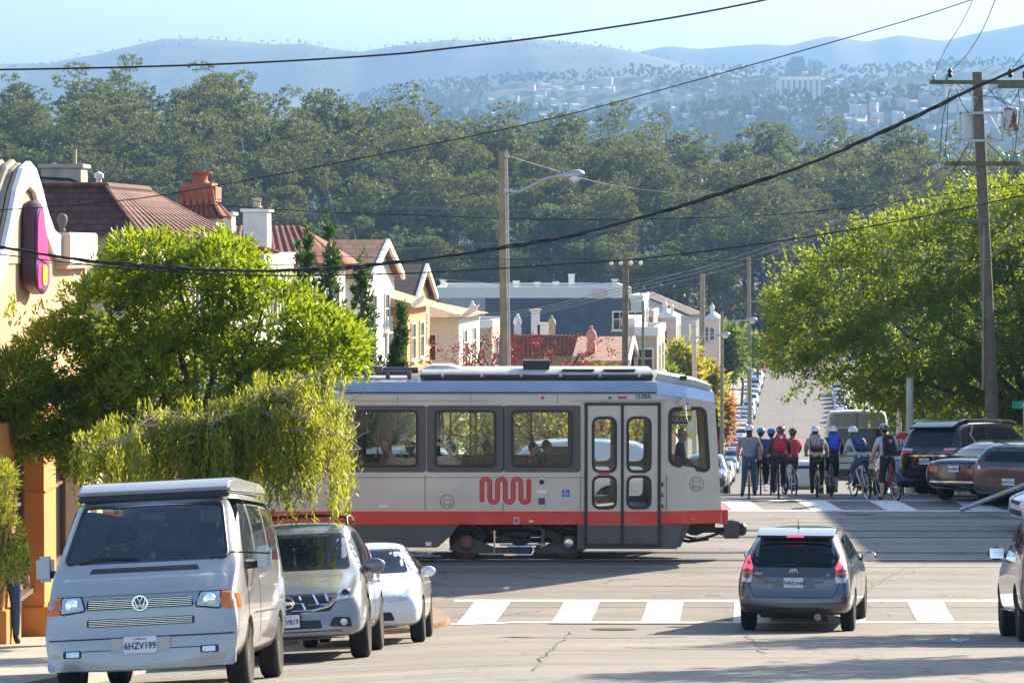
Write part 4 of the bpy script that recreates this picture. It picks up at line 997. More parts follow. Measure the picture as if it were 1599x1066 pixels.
_c = ['white', 'silver', 'pale blue', 'teal', 'blue', 'pale blue', 'red', 'red', 'grey', 'white', 'white', 'silver', 'silver', 'white', 'silver', 'white', 'pale blue', 'white', 'silver', 'beige', 'silver', 'white', 'silver', 'white', 'silver', 'white']
for i in range(26): L_.append((254+i*7.6+(16 if i > 17 else 0)+(i > 20)*4, _k[i], _c[i]))
from collections import Counter
ordn = ['nearest', 'second', 'third', 'fourth', 'fifth', 'sixth', 'seventh', 'eighth', 'ninth', 'tenth', 'eleventh', 'twelfth', 'thirteenth', 'fourteenth', 'fifteenth', 'sixteenth', 'seventeenth', 'eighteenth', 'nineteenth', 'twentieth', 'twenty-first', 'twenty-second', 'twenty-third', 'twenty-fourth', 'twenty-fifth', 'farthest']
for i, (Y, k, co) in enumerate(L_):
    far_car(k, co, colx(Y)+.1*math.sin(i*2.3), Y+.4*math.sin(i*1.7), math.pi+.103, '%s %s, %s in the row down the left kerb of the far street' % (co, {'suv': 'SUV', 'hatch': 'hatchback'}.get(k, k), ordn[i]), 'cars parked along the left kerb of the far street')
R_ = [(306+8.2*i, _k[(i*3+1) % 20], _c[(i*5+2) % 20]) for i in range(13)]
for i, (Y, k, co) in enumerate(R_):
    far_car(k, co, colx(Y, 1), Y, .103, '%s %s, %s in the row above the motorhome on the right kerb' % (co, {'suv': 'SUV', 'hatch': 'hatchback'}.get(k, k), ordn[i]), 'cars parked along the right kerb of the far street')
far_car('suv', 'navy', 7.95, 117, math.pi+.1, 'dark car with one headlamp glowing coming uphill beside the tram', None, 'oncoming_car')
hl = [o for o in SC.objects if o.name.startswith('headlight') and o.parent and o.parent.name == 'oncoming_car']
lit = glow('headlamp_lit', (1, .55, .22), 9)
b = MB(); b.ball((.55, 2.26, .80), (.11, .03, .10), 12); b.build('lit_headlamp', lit, bpy.data.objects['oncoming_car'], True)
far_car('hatch', 'silver', 12.55, 124, R(5.9), 'silver hatchback with red lamps just ahead of the cyclists', None, 'silver_hatchback')
far_car('sedan', 'blue', 10.9, 79.5, R(6), 'blue car partly hidden behind the cyclist on the red bicycle', None, 'blue_sedan')
far_car('sedan', 'black', street_x(405)-RH-12, 405, R(70), 'black car standing in the side street near the far trees', None, 'side_street_car')
far_car('sedan', 'grey', street_x(412)-RH-17, 413, R(80), 'grey car behind the black car in the side street', None, 'side_street_car')
far_car('hatch', 'pale blue', street_x(500)-1, 500, R(10), 'small pale blue car in the tree shade at the end of the street', None, 'distant_car')
far_car('suv', 'white', street_x(438)+RH-1.5, 438, R(6), 'white SUV half hidden under the right tree branches at the far crossing', None, 'distant_car')
far_car('suv', 'white', .95, 66.6, -math.pi/2, 'white SUV parked side-on beyond the tram, seen through the window left of the doors', 'cars parked on the far side of the cross street')
far_car('hatch', 'silver', -3.1, 66.7, -math.pi/2, 'silver hatchback parked side-on beyond the tram, seen through the left windows', 'cars parked on the far side of the cross street')
far_car('sedan', 'white', 5.2-10.9-4, 66.6, -math.pi/2, 'white sedan parked side-on beyond the rear of the tram', 'cars parked on the far side of the cross street')
# ================================================================ TRAM
def build_tram():
    S_ = 80.65; YC = 57.17
    X = lambda px: (px-CX)/S_
    Z = lambda py: CAMZ-(py-385)/S_
    root = thing('light_rail_tram', 'silver and red two-section light rail tram crossing the street on the near track', 'tram', (0, YC, 0.016))
    cream = mat('tram_warm_grey', (.53, .50, .455), .38, .1, .09, .9, 0, .3); lowg = mat('tram_dark_grey', (.095, .095, .105), .5, .1, .15, 3)
    bandg = mat('tram_window_band', (.085, .08, .085), .5, 0, .1, 3); red = mat('tram_red', (.62, .035, .02), .4, 0, .1, 2, 0, .3)
    fluted = mat('fluted_steel_sky_tint', (.60, .64, .71), .38, .8, .12, 2); roofw = mat('tram_roof_white', (.55, .54, .5), .6, 0, .2, 3)  # fluted steel: base colour tinted blue for the sky it mirrors
    tglass = glass('tram_glass', (.50, .52, .48), .05, .01); inner = mat('tram_interior', (.30, .28, .24), .7, 0, .15, 4)
    seatm = mat('tram_seat', (.30, .20, .13), .7, 0, .2, 6); yel = mat('yellow_pole', (.35, .30, .22), .4, .5)
    up = [(-1.37, .75), (-1.37, 3.27), (-1.17, 3.50), (-.6, 3.56), (.6, 3.56), (1.17, 3.50), (1.37, 3.27), (1.37, .75)]
    def loft(rings):
        b = MB(); n = len(rings[0][1])
        V = [(x+dx, y, z) for x, pr, *_ in rings for (y, z), dx in zip(pr, _[0] if _ else [0]*n)]
        Fc = [(k*n+i, k*n+(i+1) % n, (k+1)*n+(i+1) % n, (k+1)*n+i) for k in range(len(rings)-1) for i in range(n)]
        Fc += [tuple(range(n)), tuple((len(rings)-1)*n+i for i in range(n))]; b.add(V, Fc); return b
    def nose(w, zt, wt, zr): return [(-w, .75), (-w, zt-.2), (-wt, zt), (-.5, zr), (.5, zr), (wt, zt), (w, zt-.2), (w, .75)]
    A = [(-8.2, up), (2.8, up), (3.4, nose(1.27, 3.40, 1.08, 3.46)), (3.93, nose(1.06, 3.28, .92, 3.33), [.17, .03, 0, 0, 0, 0, .03, .17])]
    body = loft(A).mesh('body', [cream, inner])
    cut = []
    b = MB(); b.prism([(-8.1, -1.30), (2.8, -1.30), (3.4, -1.19), (3.86, -.98), (3.86, .98), (3.4, 1.19), (2.8, 1.30), (-8.1, 1.30)], .92, 3.17, 'z', 1); cut.append(b.mesh('c', [cream, inner]))
    wins = [(X(a), X(a+101), Z(734), Z(639)) for a in (796, 676, 554, 433, 312, 191)]
    outs = [rect(x0+.03, z0+.04, x1-.03, z1-.03, .12) for x0, x1, z0, z1 in wins]
    dw = [rect(X(a), Z(c), X(a+34), Z(d), .13) for a in (927, 981) for c, d in ((737, 654), (794, 746))]
    cabw = rpoly([(X(1048), Z(725)), (X(1108), Z(738)), (X(1101), Z(641)), (X(1048), Z(641))], .12)
    for o in outs: b = MB(); b.prism(o, -1.8, 1.8, 'y', 1); cut.append(b.mesh('c', [cream, inner]))
    for o in (dw[0], dw[2], rect(X(927), Z(794), X(960), Z(746), .1), rect(X(981), Z(794), X(1014), Z(746), .1)): b = MB(); b.prism(o, 1.0, 1.8, 'y', 1); cut.append(b.mesh('c', [cream, inner]))
    b = MB(); b.prism(cabw, -1.8, 1.8, 'y', 1); cut.append(b.mesh('c', [cream, inner]))
    b = MB(); b.prism([(X(917), .95), (X(1028), .95), (X(1028), Z(634)), (X(917), Z(634))], -1.8, -1.1, 'y', 1); cut.append(b.mesh('c', [cream, inner]))
    b = MB(); b.prism(rect(-.84, 1.75, .84, 2.95, .1), 3.5, 4.6, 'x', 1); cut.append(b.mesh('c', [cream, inner]))
    bm_ = boolean(body, cut); bm_.polygons.foreach_set('use_smooth', [False]*len(bm_.polygons)); link('body', bm_, root)
    # side polyline followed by stripes
    def sidestrip(name, z0, z1, off, th, m, x0=-8.2, x1=4.1, par=root):
        for sy in (-1, 1):
            P = [(x0, 1.37), (2.8, 1.37), (3.4, 1.27), (4.08, 1.07)]
            P = [p for p in P if p[0] < x1+.01]
            V = []; b = MB()
            for x, y in P:
                V += [(x, sy*(y+off), z0), (x, sy*(y+off), z1), (x, sy*(y+off-th), z1), (x, sy*(y+off-th), z0)]
            Fc = [(k*4+i, k*4+(i+1) % 4, k*4+4+(i+1) % 4, k*4+4+i) for k in range(len(P)-1) for i in range(4)]+[(0, 1, 2, 3), tuple(4*(len(P)-1)+i for i in range(4))]
            b.add(V, Fc); b.build(name, m, par)
    def nside(name, x0, x1, z0, z1, off, m):      # near-side strip only
        b = MB(); b.box(((x0+x1)/2, -1.37-off/2, (z0+z1)/2), (x1-x0, off, z1-z0)); return b.build(name, m, root)
    sidestrip('red_stripe', .752, Z(800), .008, .012, red, x1=4.1)
    b = MB(); b.prism([(4.06, .72), (4.22, .72), (4.22, 1.0), (4.1, 1.0)], -1.0, 1.0, 'y'); b.build('front_bumper', red, root)
    # fluted steel band under the roof edge
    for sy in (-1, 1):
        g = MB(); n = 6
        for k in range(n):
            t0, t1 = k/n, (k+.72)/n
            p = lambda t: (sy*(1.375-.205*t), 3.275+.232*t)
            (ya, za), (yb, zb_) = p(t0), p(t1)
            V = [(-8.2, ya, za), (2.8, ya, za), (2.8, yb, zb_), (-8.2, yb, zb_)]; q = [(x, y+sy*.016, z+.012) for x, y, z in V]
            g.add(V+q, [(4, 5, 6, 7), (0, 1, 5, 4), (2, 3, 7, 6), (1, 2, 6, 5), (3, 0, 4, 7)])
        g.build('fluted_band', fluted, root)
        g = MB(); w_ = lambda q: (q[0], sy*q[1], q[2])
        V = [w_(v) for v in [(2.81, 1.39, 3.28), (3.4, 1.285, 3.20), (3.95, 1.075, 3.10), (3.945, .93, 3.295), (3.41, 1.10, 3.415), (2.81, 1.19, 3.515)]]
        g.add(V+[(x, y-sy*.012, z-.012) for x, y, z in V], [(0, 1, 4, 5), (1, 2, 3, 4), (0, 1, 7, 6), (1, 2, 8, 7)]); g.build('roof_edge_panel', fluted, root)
    nside('rain_gutter', X(540), X(1024), Z(614.5), Z(613), .018, blackp)
    nside('upper_trim', X(545), X(760), Z(628), Z(626), .016, mat('trim_beige', (.4, .38, .34), .5))
    nside('upper_trim', X(897), X(1040), Z(628), Z(626), .016, mat('trim_beige', (.4, .38, .34), .5))
    # window units
    for (x0, x1, z0, z1), o in zip(wins, outs):
        for sy in (-1, 1):
            yb = sy*1.37; b = MB()
            big_ = [(x0-.13, z0-.06), (x1+.13, z0-.06), (x1+.13, z1+.06), (x0-.13, z1+.06)]
            # outer rectangle with the same vertex count as the rounded opening
            oo = []
            cx_, cz_ = (x0+x1)/2, (z0+z1)/2
            for a_, c_ in o:
                sx = (x1-x0)/2+(.125); sz = (z1-z0)/2+.06; dx, dz = a_-cx_, c_-cz_
                k = min(sx/max(abs(dx), 1e-6), sz/max(abs(dz), 1e-6)); oo.append((cx_+dx*k, cz_+dz*k))
            ring(b, oo, o, yb, yb+sy*.006); f = b.build('window_surround', bandg, root)
            b = MB(); ring(b, inset(o, -.004), inset(o, .045), yb-sy*.02, yb+sy*.022); b.build('window_gasket', blackp, f)
            b = MB(); b.prism(inset(o, .03), yb-sy*.012, yb-sy*.004, 'y'); b.build('window_pane', tglass, f)
    for sy in (-1, 1):
        yc = sy*1.27; b = MB()
        for nm, o, m_, a_, c_ in (('cab_window_frame', (inset(cabw, -.05), inset(cabw, .02)), blackp, .03, .10), ):
            V0, V1 = o
            def yy(x): return sy*(1.37-max(0, x-2.8)*.1667 if x < 3.4 else 1.27-(x-3.4)*.36)
            vs = [(x, yy(x)+sy*.012, z) for x, z in V0]+[(x, yy(x)+sy*.012, z) for x, z in V1]+[(x, yy(x)-sy*.03, z) for x, z in V0]+[(x, yy(x)-sy*.03, z) for x, z in V1]; n = len(V0); Fc = []
            for i in range(n):
                j = (i+1) % n; Fc += [(i, j, n+j, n+i), (2*n+i, 3*n+i, 3*n+j, 2*n+j), (i, 2*n+i, 2*n+j, j), (n+i, n+j, 3*n+j, 3*n+i)]
            b.add(vs, Fc); f = b.build(nm, m_, root)
            b = MB(); b.add([(x, yy(x)-sy*.006, z) for x, z in V1], [tuple(range(n))]); b.build('window_pane', tglass, f)
    b = MB(); b.prism(rect(-.84, 1.75, .84, 2.95, .1), 4.02, 4.03, 'x'); b.build('windscreen', tglass, root)
    # door leaves
    for k, (a, c) in enumerate(((917, 971), (973, 1028))):
        x0, x1, z0, z1 = X(a), X(c), .36, Z(634); b = MB()
        lw = [dw[2*k], dw[2*k+1]]
        b.box(((x0+x1)/2, -1.375, (z0+z1)/2), (x1-x0-.02, .045, z1-z0)); cutp = []
        for o in lw: q = MB(); q.prism(o, -1.6, -1.2, 'y'); cutp.append(q.mesh('c', [cream]))
        me = boolean(b.mesh('door_leaf', [cream]), cutp); d = link('door_leaf', me, root)
        for o in lw:
            b = MB(); ring(b, inset(o, -.035), inset(o, .02), -1.41, -1.36); b.build('window_gasket', blackp, d)
            b = MB(); b.prism(inset(o, .0), -1.385, -1.377, 'y'); b.build('window_pane', tglass, d)
        b = MB(); b.box(((x0+x1)/2, -1.3995, (.752+Z(800))/2), (x1-x0-.03, .006, Z(800)-.752)); b.build('red_stripe', red, d)
        b = MB(); b.box(((x0+x1)/2, -1.3995, (.37+.745)/2), (x1-x0-.03, .006, .375)); b.build('kick_panel', lowg, d)
    b = MB()
    for x in (X(915), X(972), X(1030)): b.box((x, -1.40, (.34+Z(632))/2), (.055, .05, Z(632)-.34))
    b.box((X(972.5), -1.40, Z(632)), (X(1030)-X(915)+.055, .048, .05)); b.box((X(972.5), -1.40, .35), (X(1030)-X(915)+.055, .048, .05)); b.build('door_frame', blackp, root)
    # skirts
    for sy in (-1, 1):
        b = MB(); b.prism([(X(683), .30), (X(705), .55), (X(716), .745), (-8.2, .745), (-8.2, .30)], sy*1.37, sy*1.29, 'y'); b.build('skirt', lowg, root)
        b = MB(); b.prism([(X(902), .745), (X(902), .27), (X(1058), .27), (X(1067), .745)], sy*1.368, sy*1.29, 'y'); b.build('skirt', lowg, root)
        b = MB(); b.prism([(X(1068), .745), (X(1080), .745), (X(1064), .29), (X(1052), .29)], sy*1.2, sy*1.1, 'y'); b.build('skirt', lowg, root)
    # bogies
    dk = mat('underframe_dark', (.03, .03, .033), .6, .3, .4, 6); dk2 = mat('bogie_grey', (.09, .09, .10), .5, .5, .3, 8); brk = mat('axle_red', (.25, .05, .04), .5)
    def bogie(xc, hub2=True):
        bg = MB(); 
        for sy in (-1, 1):
            y = sy*.98
            bg.prism([(xc-1.35, .22), (xc-1.1, .5), (xc-.75, .40), (xc-.45, .26), (xc+.45, .26), (xc+.75, .40), (xc+1.1, .5), (xc+1.35, .22), (xc+1.0, .16), (xc-1.0, .14)], y-.06, y+.06, 'y')
        bg.box((xc, 0, .45), (.5, 2.0, .2)); o = bg.build('bogie_frame', dk2, root, bevel=.012)
        for dx in (-1.0, 1.0):
            for sy in (-1, 1):
                w = MB(); w.lathe([(.27, sy*.68), (.34, sy*.68), (.34, sy*.70), (.32, sy*.71), (.32, sy*.79), (.29, sy*.80), (.24, sy*.77), (.10, sy*.78), (.001, sy*.78)], 36, 0, Matrix.Translation((xc+dx, 0, .335)), 'y'); w.build('wheel', mat('tram_wheel', (.16, .13, .10), .5, .6, .3, 10), o, True)
                w = MB(); w.lathe([(.15, sy*1.0), (.15, sy*1.10), (.11, sy*1.12), (.001, sy*1.12)], 24, 0, Matrix.Translation((xc+dx, 0, .36)), 'y'); w.build('axle_box', dk2, o, True)
                w = MB(); w.lathe([(.085, sy*1.12), (.085, sy*1.135), (.001, sy*1.14)], 20, 0, Matrix.Translation((xc+dx, 0, .36)), 'y'); w.build('hub_cap', brk if dx < 0 else chrome, o, True)
                for q in range(4):
                    w = MB(); w.tube([(xc+dx+(.23+.045*q)*math.cos(a), sy*1.02, .36+(.23+.045*q)*math.sin(a)) for a in np.linspace(.3 if dx < 0 else .9, 2.2 if dx < 0 else 2.9, 12)], .014, 5); w.build('cable', dk2 if q % 2 else blackp, o)
        w = MB(); w.lathe([(.17, .36), (.23, .39), (.23, .44), (.19, .47), (.23, .50), (.23, .56), (.2, .6), (.001, .6)], 28, 0, Matrix.Translation((xc+.05, -1.08, 0))); w.build('air_spring', rubber, o, True)
        w = MB(); w.tube([(xc-.2, -1.2, .30), (xc+.28, -1.2, .30), (xc+.32, -1.2, .22), (xc+.28, -1.2, .14), (xc-.02, -1.2, .14)], .025, 7); w.tube([(xc-.45, -1.2, .12), (xc-.45, -1.2, .62)], .02, 6); w.tube([(xc-.35, -1.2, .34), (xc+.5, -1.2, .34)], .02, 6); w.build('brake_pipe', chrome, o, True)
        w = MB(); w.tube([(xc+.36, -1.16, .30), (xc+.50, -1.16, .36), (xc+.50, -1.16, .62), (xc+.40, -1.16, .68), (xc+.1, -1.16, .68)], .05, 8); w.build('damper_arm', dk2, o, True)
        w = MB(); w.ball((xc-.45, -1.05, .56), (.11, .12, .09), 14); w.box((xc-.15, -1.1, .45), (.5, .15, .12)); w.build('brake_unit', dk, o, bevel=.01); w = MB(); w.box((xc+.62, -1.08, .53), (.22, .16, .15)); w.box((xc+.78, -1.1, .45), (.14, .16, .22)); w.build('junction_box', dk, o, bevel=.01)
    bogie(X(808)); bogie(-9.0); bogie(-18.0)
    b = MB(); b.box((-2.5, 0, .60), (10.8, 1.7, .28)); b.box((3.0, 0, .62), (2.0, 1.2, .22)); b.box((-4.6, 0, .45), (4.2, 2.3, .35)); b.build('underframe', dk, root)
    b = MB(); b.box((X(640), -1.2, .15), (.7, .12, .05)); b.box((X(668), -1.2, .12), (.5, .1, .03)); b.build('track_brake', chrome, root)
    # coupler
    b = MB(); b.tube([(3.3, 0, .52), (4.3, 0, .50)], .06, 8); b.box((4.36, 0, .52), (.30, .34, .34)); b.box((4.15, 0, .68), (.55, .30, .06)); c_ = b.build('coupler', dk2, root, bevel=.015)
    b = MB(); b.tube([(3.2+.09*k, -.16, .50+.05*math.sin(k)) for k in range(12)], .045, 6); b.tube([(3.3, .1, .4), (3.7, .1, .3), (4.1, .1, .42)], .03, 6); b.tube([(3.1, -.1, .36), (3.5, -.2, .30), (3.9, -.1, .34)], .035, 6); b.build('coupler_hose', blackp, c_)
    b = MB(); b.lathe([(.10, 4.5), (.13, 4.53), (.13, 4.60), (.08, 4.66), (.001, 4.67)], 18, 0, Matrix.Translation((0, 0, .52)), 'x'); b.build('coupler_head', dk, c_, True)
    # roof gear
    b = MB(); b.prism([(-.92, 3.56), (-.92, 3.66), (-.78, 3.73), (.78, 3.73), (.92, 3.66), (.92, 3.56)], X(655), X(1022), 'x'); b.build('roof_fairing', roofw, root, bevel=.02)
    b = MB(); b.box(((X(655)+X(1022))/2, -.93, 3.60), (X(1022)-X(655), .03, .07)); b.build('fairing_shadow_gap', blackp, root)
    for k in range(6): b = MB(); b.box((X(690+62*k), -.95, 3.63), (.05, .03, .07)); b.build('fairing_clip', roofw, root)
    for a in (880, 945): b = MB(); b.box((X(a)+.3, -.80, 3.725), (.62, .2, .03)); b.build('roof_grille', blackp, root)
    b = MB(); b.box((X(838), -.5, 3.82), (.52, .6, .17)); b.build('roof_vent_box', blackp, root, bevel=.01)
    b = MB(); b.prism([(2.78, 3.5), (2.85, 3.66), (3.6, 3.52), (3.9, 3.42), (3.9, 3.30), (3.4, 3.42)], -.85, .85, 'y'); b.build('front_fairing', roofw, root, bevel=.015)
    b = MB(); b.box((3.35, -.86, 3.57), (.14, .1, .08)); b.build('roof_lamp', blackp, root)
    b = MB(); b.tube([(-8, -.6, 3.66), (X(640), -.6, 3.66)], .05, 8); b.tube([(-8, -.35, 3.70), (X(650), -.35, 3.70)], .06, 8)
    for k in range(12): b.box((X(540)-.9+k*.42, -.6, 3.62), (.08, .3, .10))
    b.box((X(586), -.6, 3.72), (.2, .25, .14)); b.build('roof_conduit', dk2, root)
    b = MB(); b.prism([(X(655), 3.73), (X(672), 3.80), (X(700), 3.80), (X(718), 3.73)], -.5, .5, 'y'); b.build('roof_hood', roofw, root)
    # mirror housing and mirror
    b = MB(); b.prism([(3.20, Z(632)), (3.36, Z(617)), (3.36, Z(632)+.0), (3.42, Z(632))], -1.52, -1.22, 'y'); m_ = b.build('mirror_housing', cream, root)
    b = MB(); b.tube([(3.36, -1.50, Z(632)), (3.38, -1.56, Z(655)), (3.43, -1.56, Z(665))], .014, 6); b.build('mirror_arm', chrome, m_)
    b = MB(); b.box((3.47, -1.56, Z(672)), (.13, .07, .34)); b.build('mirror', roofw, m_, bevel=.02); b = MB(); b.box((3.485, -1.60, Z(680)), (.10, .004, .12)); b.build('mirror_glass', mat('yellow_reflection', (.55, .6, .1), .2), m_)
    # small side fittings
    def disc(name, px, py, r, m, d=.02, par=root, y=-1.37):
        b = MB(); b.lathe([(r, 0), (r, -d), (r*.8, -d-.004), (.001, -d-.004)], 24, 0, Matrix.Translation((X(px), y, Z(py))), 'y'); return b.build(name, m, par, True)
    q = disc('side_marker', 847, 622, .065, roofw); disc('marker_lens', 847, 622, .035, redlens, .03, q)
    q = disc('speaker_grille', 846, 754, .09, roofw, .012); disc('speaker_mesh', 846, 754, .05, blackp, .02, q)
    q = nside('card_reader', X(838), X(854), Z(793), Z(771), .02, roofw); nside('card_slot', X(841), X(851), Z(789), Z(779), .028, dk2)
    nside('notice', X(838), X(853), Z(771), Z(767), .012, plate_m)
    nside('marker_box', X(948), X(957), Z(625.5), Z(617), .02, roofw); nside('marker_lens', X(950), X(955), Z(624), Z(620), .026, dk2)
    nside('red_lamp', X(965), X(979), Z(623.5), Z(620), .02, redlens); q = nside('side_lamp', X(802), X(811), Z(820), Z(809), .022, roofw); nside('side_lamp_lens', X(804), X(809), Z(818), Z(811), .03, redlens)
    nside('amber_reflector', X(1079), X(1088), Z(813.5), Z(811), .02, orangelens).location = (0, .07, 0)
    nside('white_tag', X(592), X(605), Z(793.5), Z(789), .006, plate_m); nside('white_tag', X(826), X(833), Z(817), Z(814), .012, plate_m)
    nside('red_notice', X(935), X(952), Z(742), Z(738), .045, plate_red); nside('white_tag', X(664), X(673), Z(854), Z(848), .01, plate_m)
    nside('red_arrow_sign', X(513), X(527), Z(787), Z(780), .008, plate_red)
    # wheelchair sign
    q = nside('access_sign', X(878), X(889.5), Z(777), Z(766), .008, mat('sign_blue', (.03, .12, .5), .4))
    b = MB(); cx_, cz_ = X(883.7), Z(771.5)
    b.tube([(cx_-.015, -1.381, cz_+.045), (cx_-.012, -1.381, cz_+.0), (cx_+.03, -1.381, cz_), (cx_+.045, -1.381, cz_-.04)], .008, 5); b.tube([(cx_-.005+.035*math.cos(a), -1.381, cz_-.015+.035*math.sin(a)) for a in np.linspace(2.2, 6.0, 12)], .006, 5); b.ball((cx_-.015, -1.381, cz_+.056), .009, 8); b.build('access_symbol', plate_m, q)
    # round tram emblems
    for px in (698, 1089):
        y0 = -1.372 if px < 1000 else -1.372+.118; b = MB(); r = .135; cx_, cz_ = X(px), Z(785 if px < 1000 else 758)
        rot = Matrix.Identity(4)
        b.tube([(cx_+r*math.cos(a), y0-.0+.0, cz_+r*math.sin(a)) for a in np.linspace(0, 2*math.pi, 33)], .006, 5)
        b.tube([(cx_-.07, y0, cz_-.06), (cx_-.07, y0, cz_+.055), (cx_+.07, y0, cz_+.055), (cx_+.07, y0, cz_-.06), (cx_-.07, y0, cz_-.06)], .005, 5); b.tube([(cx_-.05, y0, cz_-.06), (cx_-.06, y0, cz_-.09)], .005, 5); b.tube([(cx_+.05, y0, cz_-.06), (cx_+.06, y0, cz_-.09)], .005, 5); b.build('round_emblem', dk2, root)
    # operator logo: continuous ribbon letters
    q = nside('logo_panel', X(746), X(831), Z(788), Z(747), .004, mat('logo_panel', (.55, .53, .50), .4)); redl = mat('logo_red', (.55, .03, .03), .4)
    x0, x1, z0, z1 = X(748), X(818), Z(786), Z(749); nst = 6; w = (x1-x0)/(nst+.0); 
    pitch = (x1-x0-.11)/5; rw = .034
    def worm(off, rr):
        pts = []; n = 6
        xs = [x0+.055+k*pitch for k in range(n)]
        rad = pitch/2; zt = z1-rad-.005; zb_ = z0+rad+.005
        for k in range(n):
            upw = (k % 2 == 0); s0 = off if upw else -off
            za, zb2 = ((z0+.005) if k == 0 else zb_, zt) if upw else (zt, zb_)
            if k == n-1: zb2 = z0+rad+.005 if not upw else zt
            pts += [(xs[k]+s0, za), (xs[k]+s0, zb2)]
            if k < n-1:
                cxm = xs[k]+rad
                R1 = rad-(off if upw else -(-off)) if upw else rad+off
                sgn = 1 if upw else -1; cz2 = zt if upw else zb_
                for a in np.linspace(math.pi, 0, 9)[1:-1]:
                    pts.append((cxm+R1*math.cos(a), cz2+sgn*R1*math.sin(a)))
        # last: finish with an upward turn
        cxm = xs[-1]+rad; R1 = rad+off
        for a in np.linspace(math.pi, 0, 9)[1:]: pts.append((cxm+R1*math.cos(a), zb_-R1*math.sin(a)))
        pts.append((cxm+R1, z1-.01)); return pts
    for off in (-rw, 0, rw):
        P = worm(off, 0); b = MB(); V = []; n = len(P)
        for i, (a_, c_) in enumerate(P):
            p0 = Vector(P[max(i-1, 0)]); p1 = Vector(P[min(i+1, n-1)]); d = (p1-p0).normalized() if (p1-p0).length > 1e-9 else Vector((0, 1)); nrm = Vector((-d.y, d.x))*.0145
            V += [(a_+nrm.x, -1.378, c_+nrm.y), (a_-nrm.x, -1.378, c_-nrm.y)]
        b.add(V, [(2*i, 2*i+1, 2*i+3, 2*i+2) for i in range(n-1)]); b.build('logo_ribbon', redl, q)
    nside('logo_bar', X(823.5), X(829), z0, z1, .0085, redl)
    for px in (545, 663, 785, 906, 1041): nside('panel_seam', X(px), X(px)+.012, 1.02, 1.70, .004, dk2)
    for px in (620, 735, 870): nside('panel_seam', X(px), X(px)+.010, 3.10, 3.26, .004, dk2)
    nside('panel_seam', X(540), X(913), 1.655, 1.665, .004, dk2)
    for k in range(3): b = MB(); b.box((X(1035), -1.375, Z(745+17*k+13)), (.03, .02, .07)); b.build('door_hinge', blackp, root)
    text('fleet_number', '1538A', .125, Matrix.Translation((X(1004), -1.382, Z(620.5))) @ FRONTTXT, blackp, root, .002, .001, .95)
    # interior
    b = MB(); b.box((-2.7, 0, .93), (10.8, 2.5, .05)); b.build('floor', inner, root)
    for px in (560, 600, 640, 690, 735, 790, 840, 880):
        for sy in (-1, 1):
            x = X(px); b = MB(); b.box((x, sy*.85, 1.40), (.42, .8, .10)); b.box((x-.22 if px % 20 else x+.22, sy*.85, 1.66), (.07, .8, .55)); b.build('seat', seatm, root, bevel=.03)
    for px in (586, 607, 700, 732, 742, 830, 905, 918, 1030):
        for sy in ((-.45,) if px % 4 else (.45,)): b = MB(); b.tube([(X(px), sy, .95), (X(px), sy, 3.15)], .018, 8); b.build('grab_pole', yel, root, True)
    b = MB(); b.tube([(-8, .4, 2.9), (2.7, .4, 2.9)], .016, 6); b.build('grab_rail', yel, root)
    b = MB(); b.box((X(735), .3, 3.06), (1.0, .5, .15)); d = b.build('next_stop_display', blackp, root); text('display_text', 'STOP 200', .10, Matrix.Translation((X(735), .04, 3.06)) @ FRONTTXT, glow('display_amber', (1, .55, .1), .6), d, .001)
    b = MB(); b.box((2.95, 0, 2.0), (.05, 2.3, 2.1)); b.build('cab_partition', inner, root)
    b = MB(); b.box((3.55, 0, 1.45), (.5, 1.8, .5)); b.build('driver_console', dk2, root, bevel=.04); b = MB(); b.box((3.1, -.5, 1.3), (.4, .5, .7)); b.build('driver_seat', blackp, root, bevel=.04)
    b = MB(); b.box((3.28, -.9, 2.75), (.42, .03, .16)); d = b.build('route_blind', mat('route_blind', (.10, .10, .11), .6), root); text('blind_text', 'ARAH', .14, Matrix.Translation((3.28, -.918, 2.75)) @ FRONTTXT, mat('blind_white', (.6, .6, .58), .6), d, .001)
    # bellows and rear section
    b = MB(); 
    for k in range(7): b.box((-8.25-.1*k, 0, 2.0), (.05, 2.55-.1*(k % 2), 2.5))
    b.build('bellows', blackp, root)
    r2 = [(-19.8, nose(1.06, 3.28, .92, 3.33), [-.17, -.03, 0, 0, 0, 0, -.03, -.17]), (-18.7, up), (-8.95, up)]
    b = loft(r2); rb = b.build('rear_section', cream, root)
    for sy in (-1, 1):
        b = MB(); b.box((-13.8, sy*1.374, .876), (9.7, .008, .248)); b.build('red_stripe', red, rb)
        b = MB(); b.box((-13.8, sy*1.33, .52), (9.7, .07, .45)); b.build('skirt', lowg, rb)
        b = MB(); b.box((-13.8, sy*1.374, 2.4), (9.6, .008, 1.36)); b.build('window_band', bandg, rb)
        for k in range(6): b = MB(); b.prism(rect(-18.3+1.55*k, 1.85, -17.1+1.55*k, 2.98, .12), sy*1.372, sy*1.386, 'y'); b.build('window', carglass, rb)
        b = MB(); b.box((-13.8, sy*1.28, 3.4), (9.7, .2, .2), 0); 
    return root
tram = build_tram()
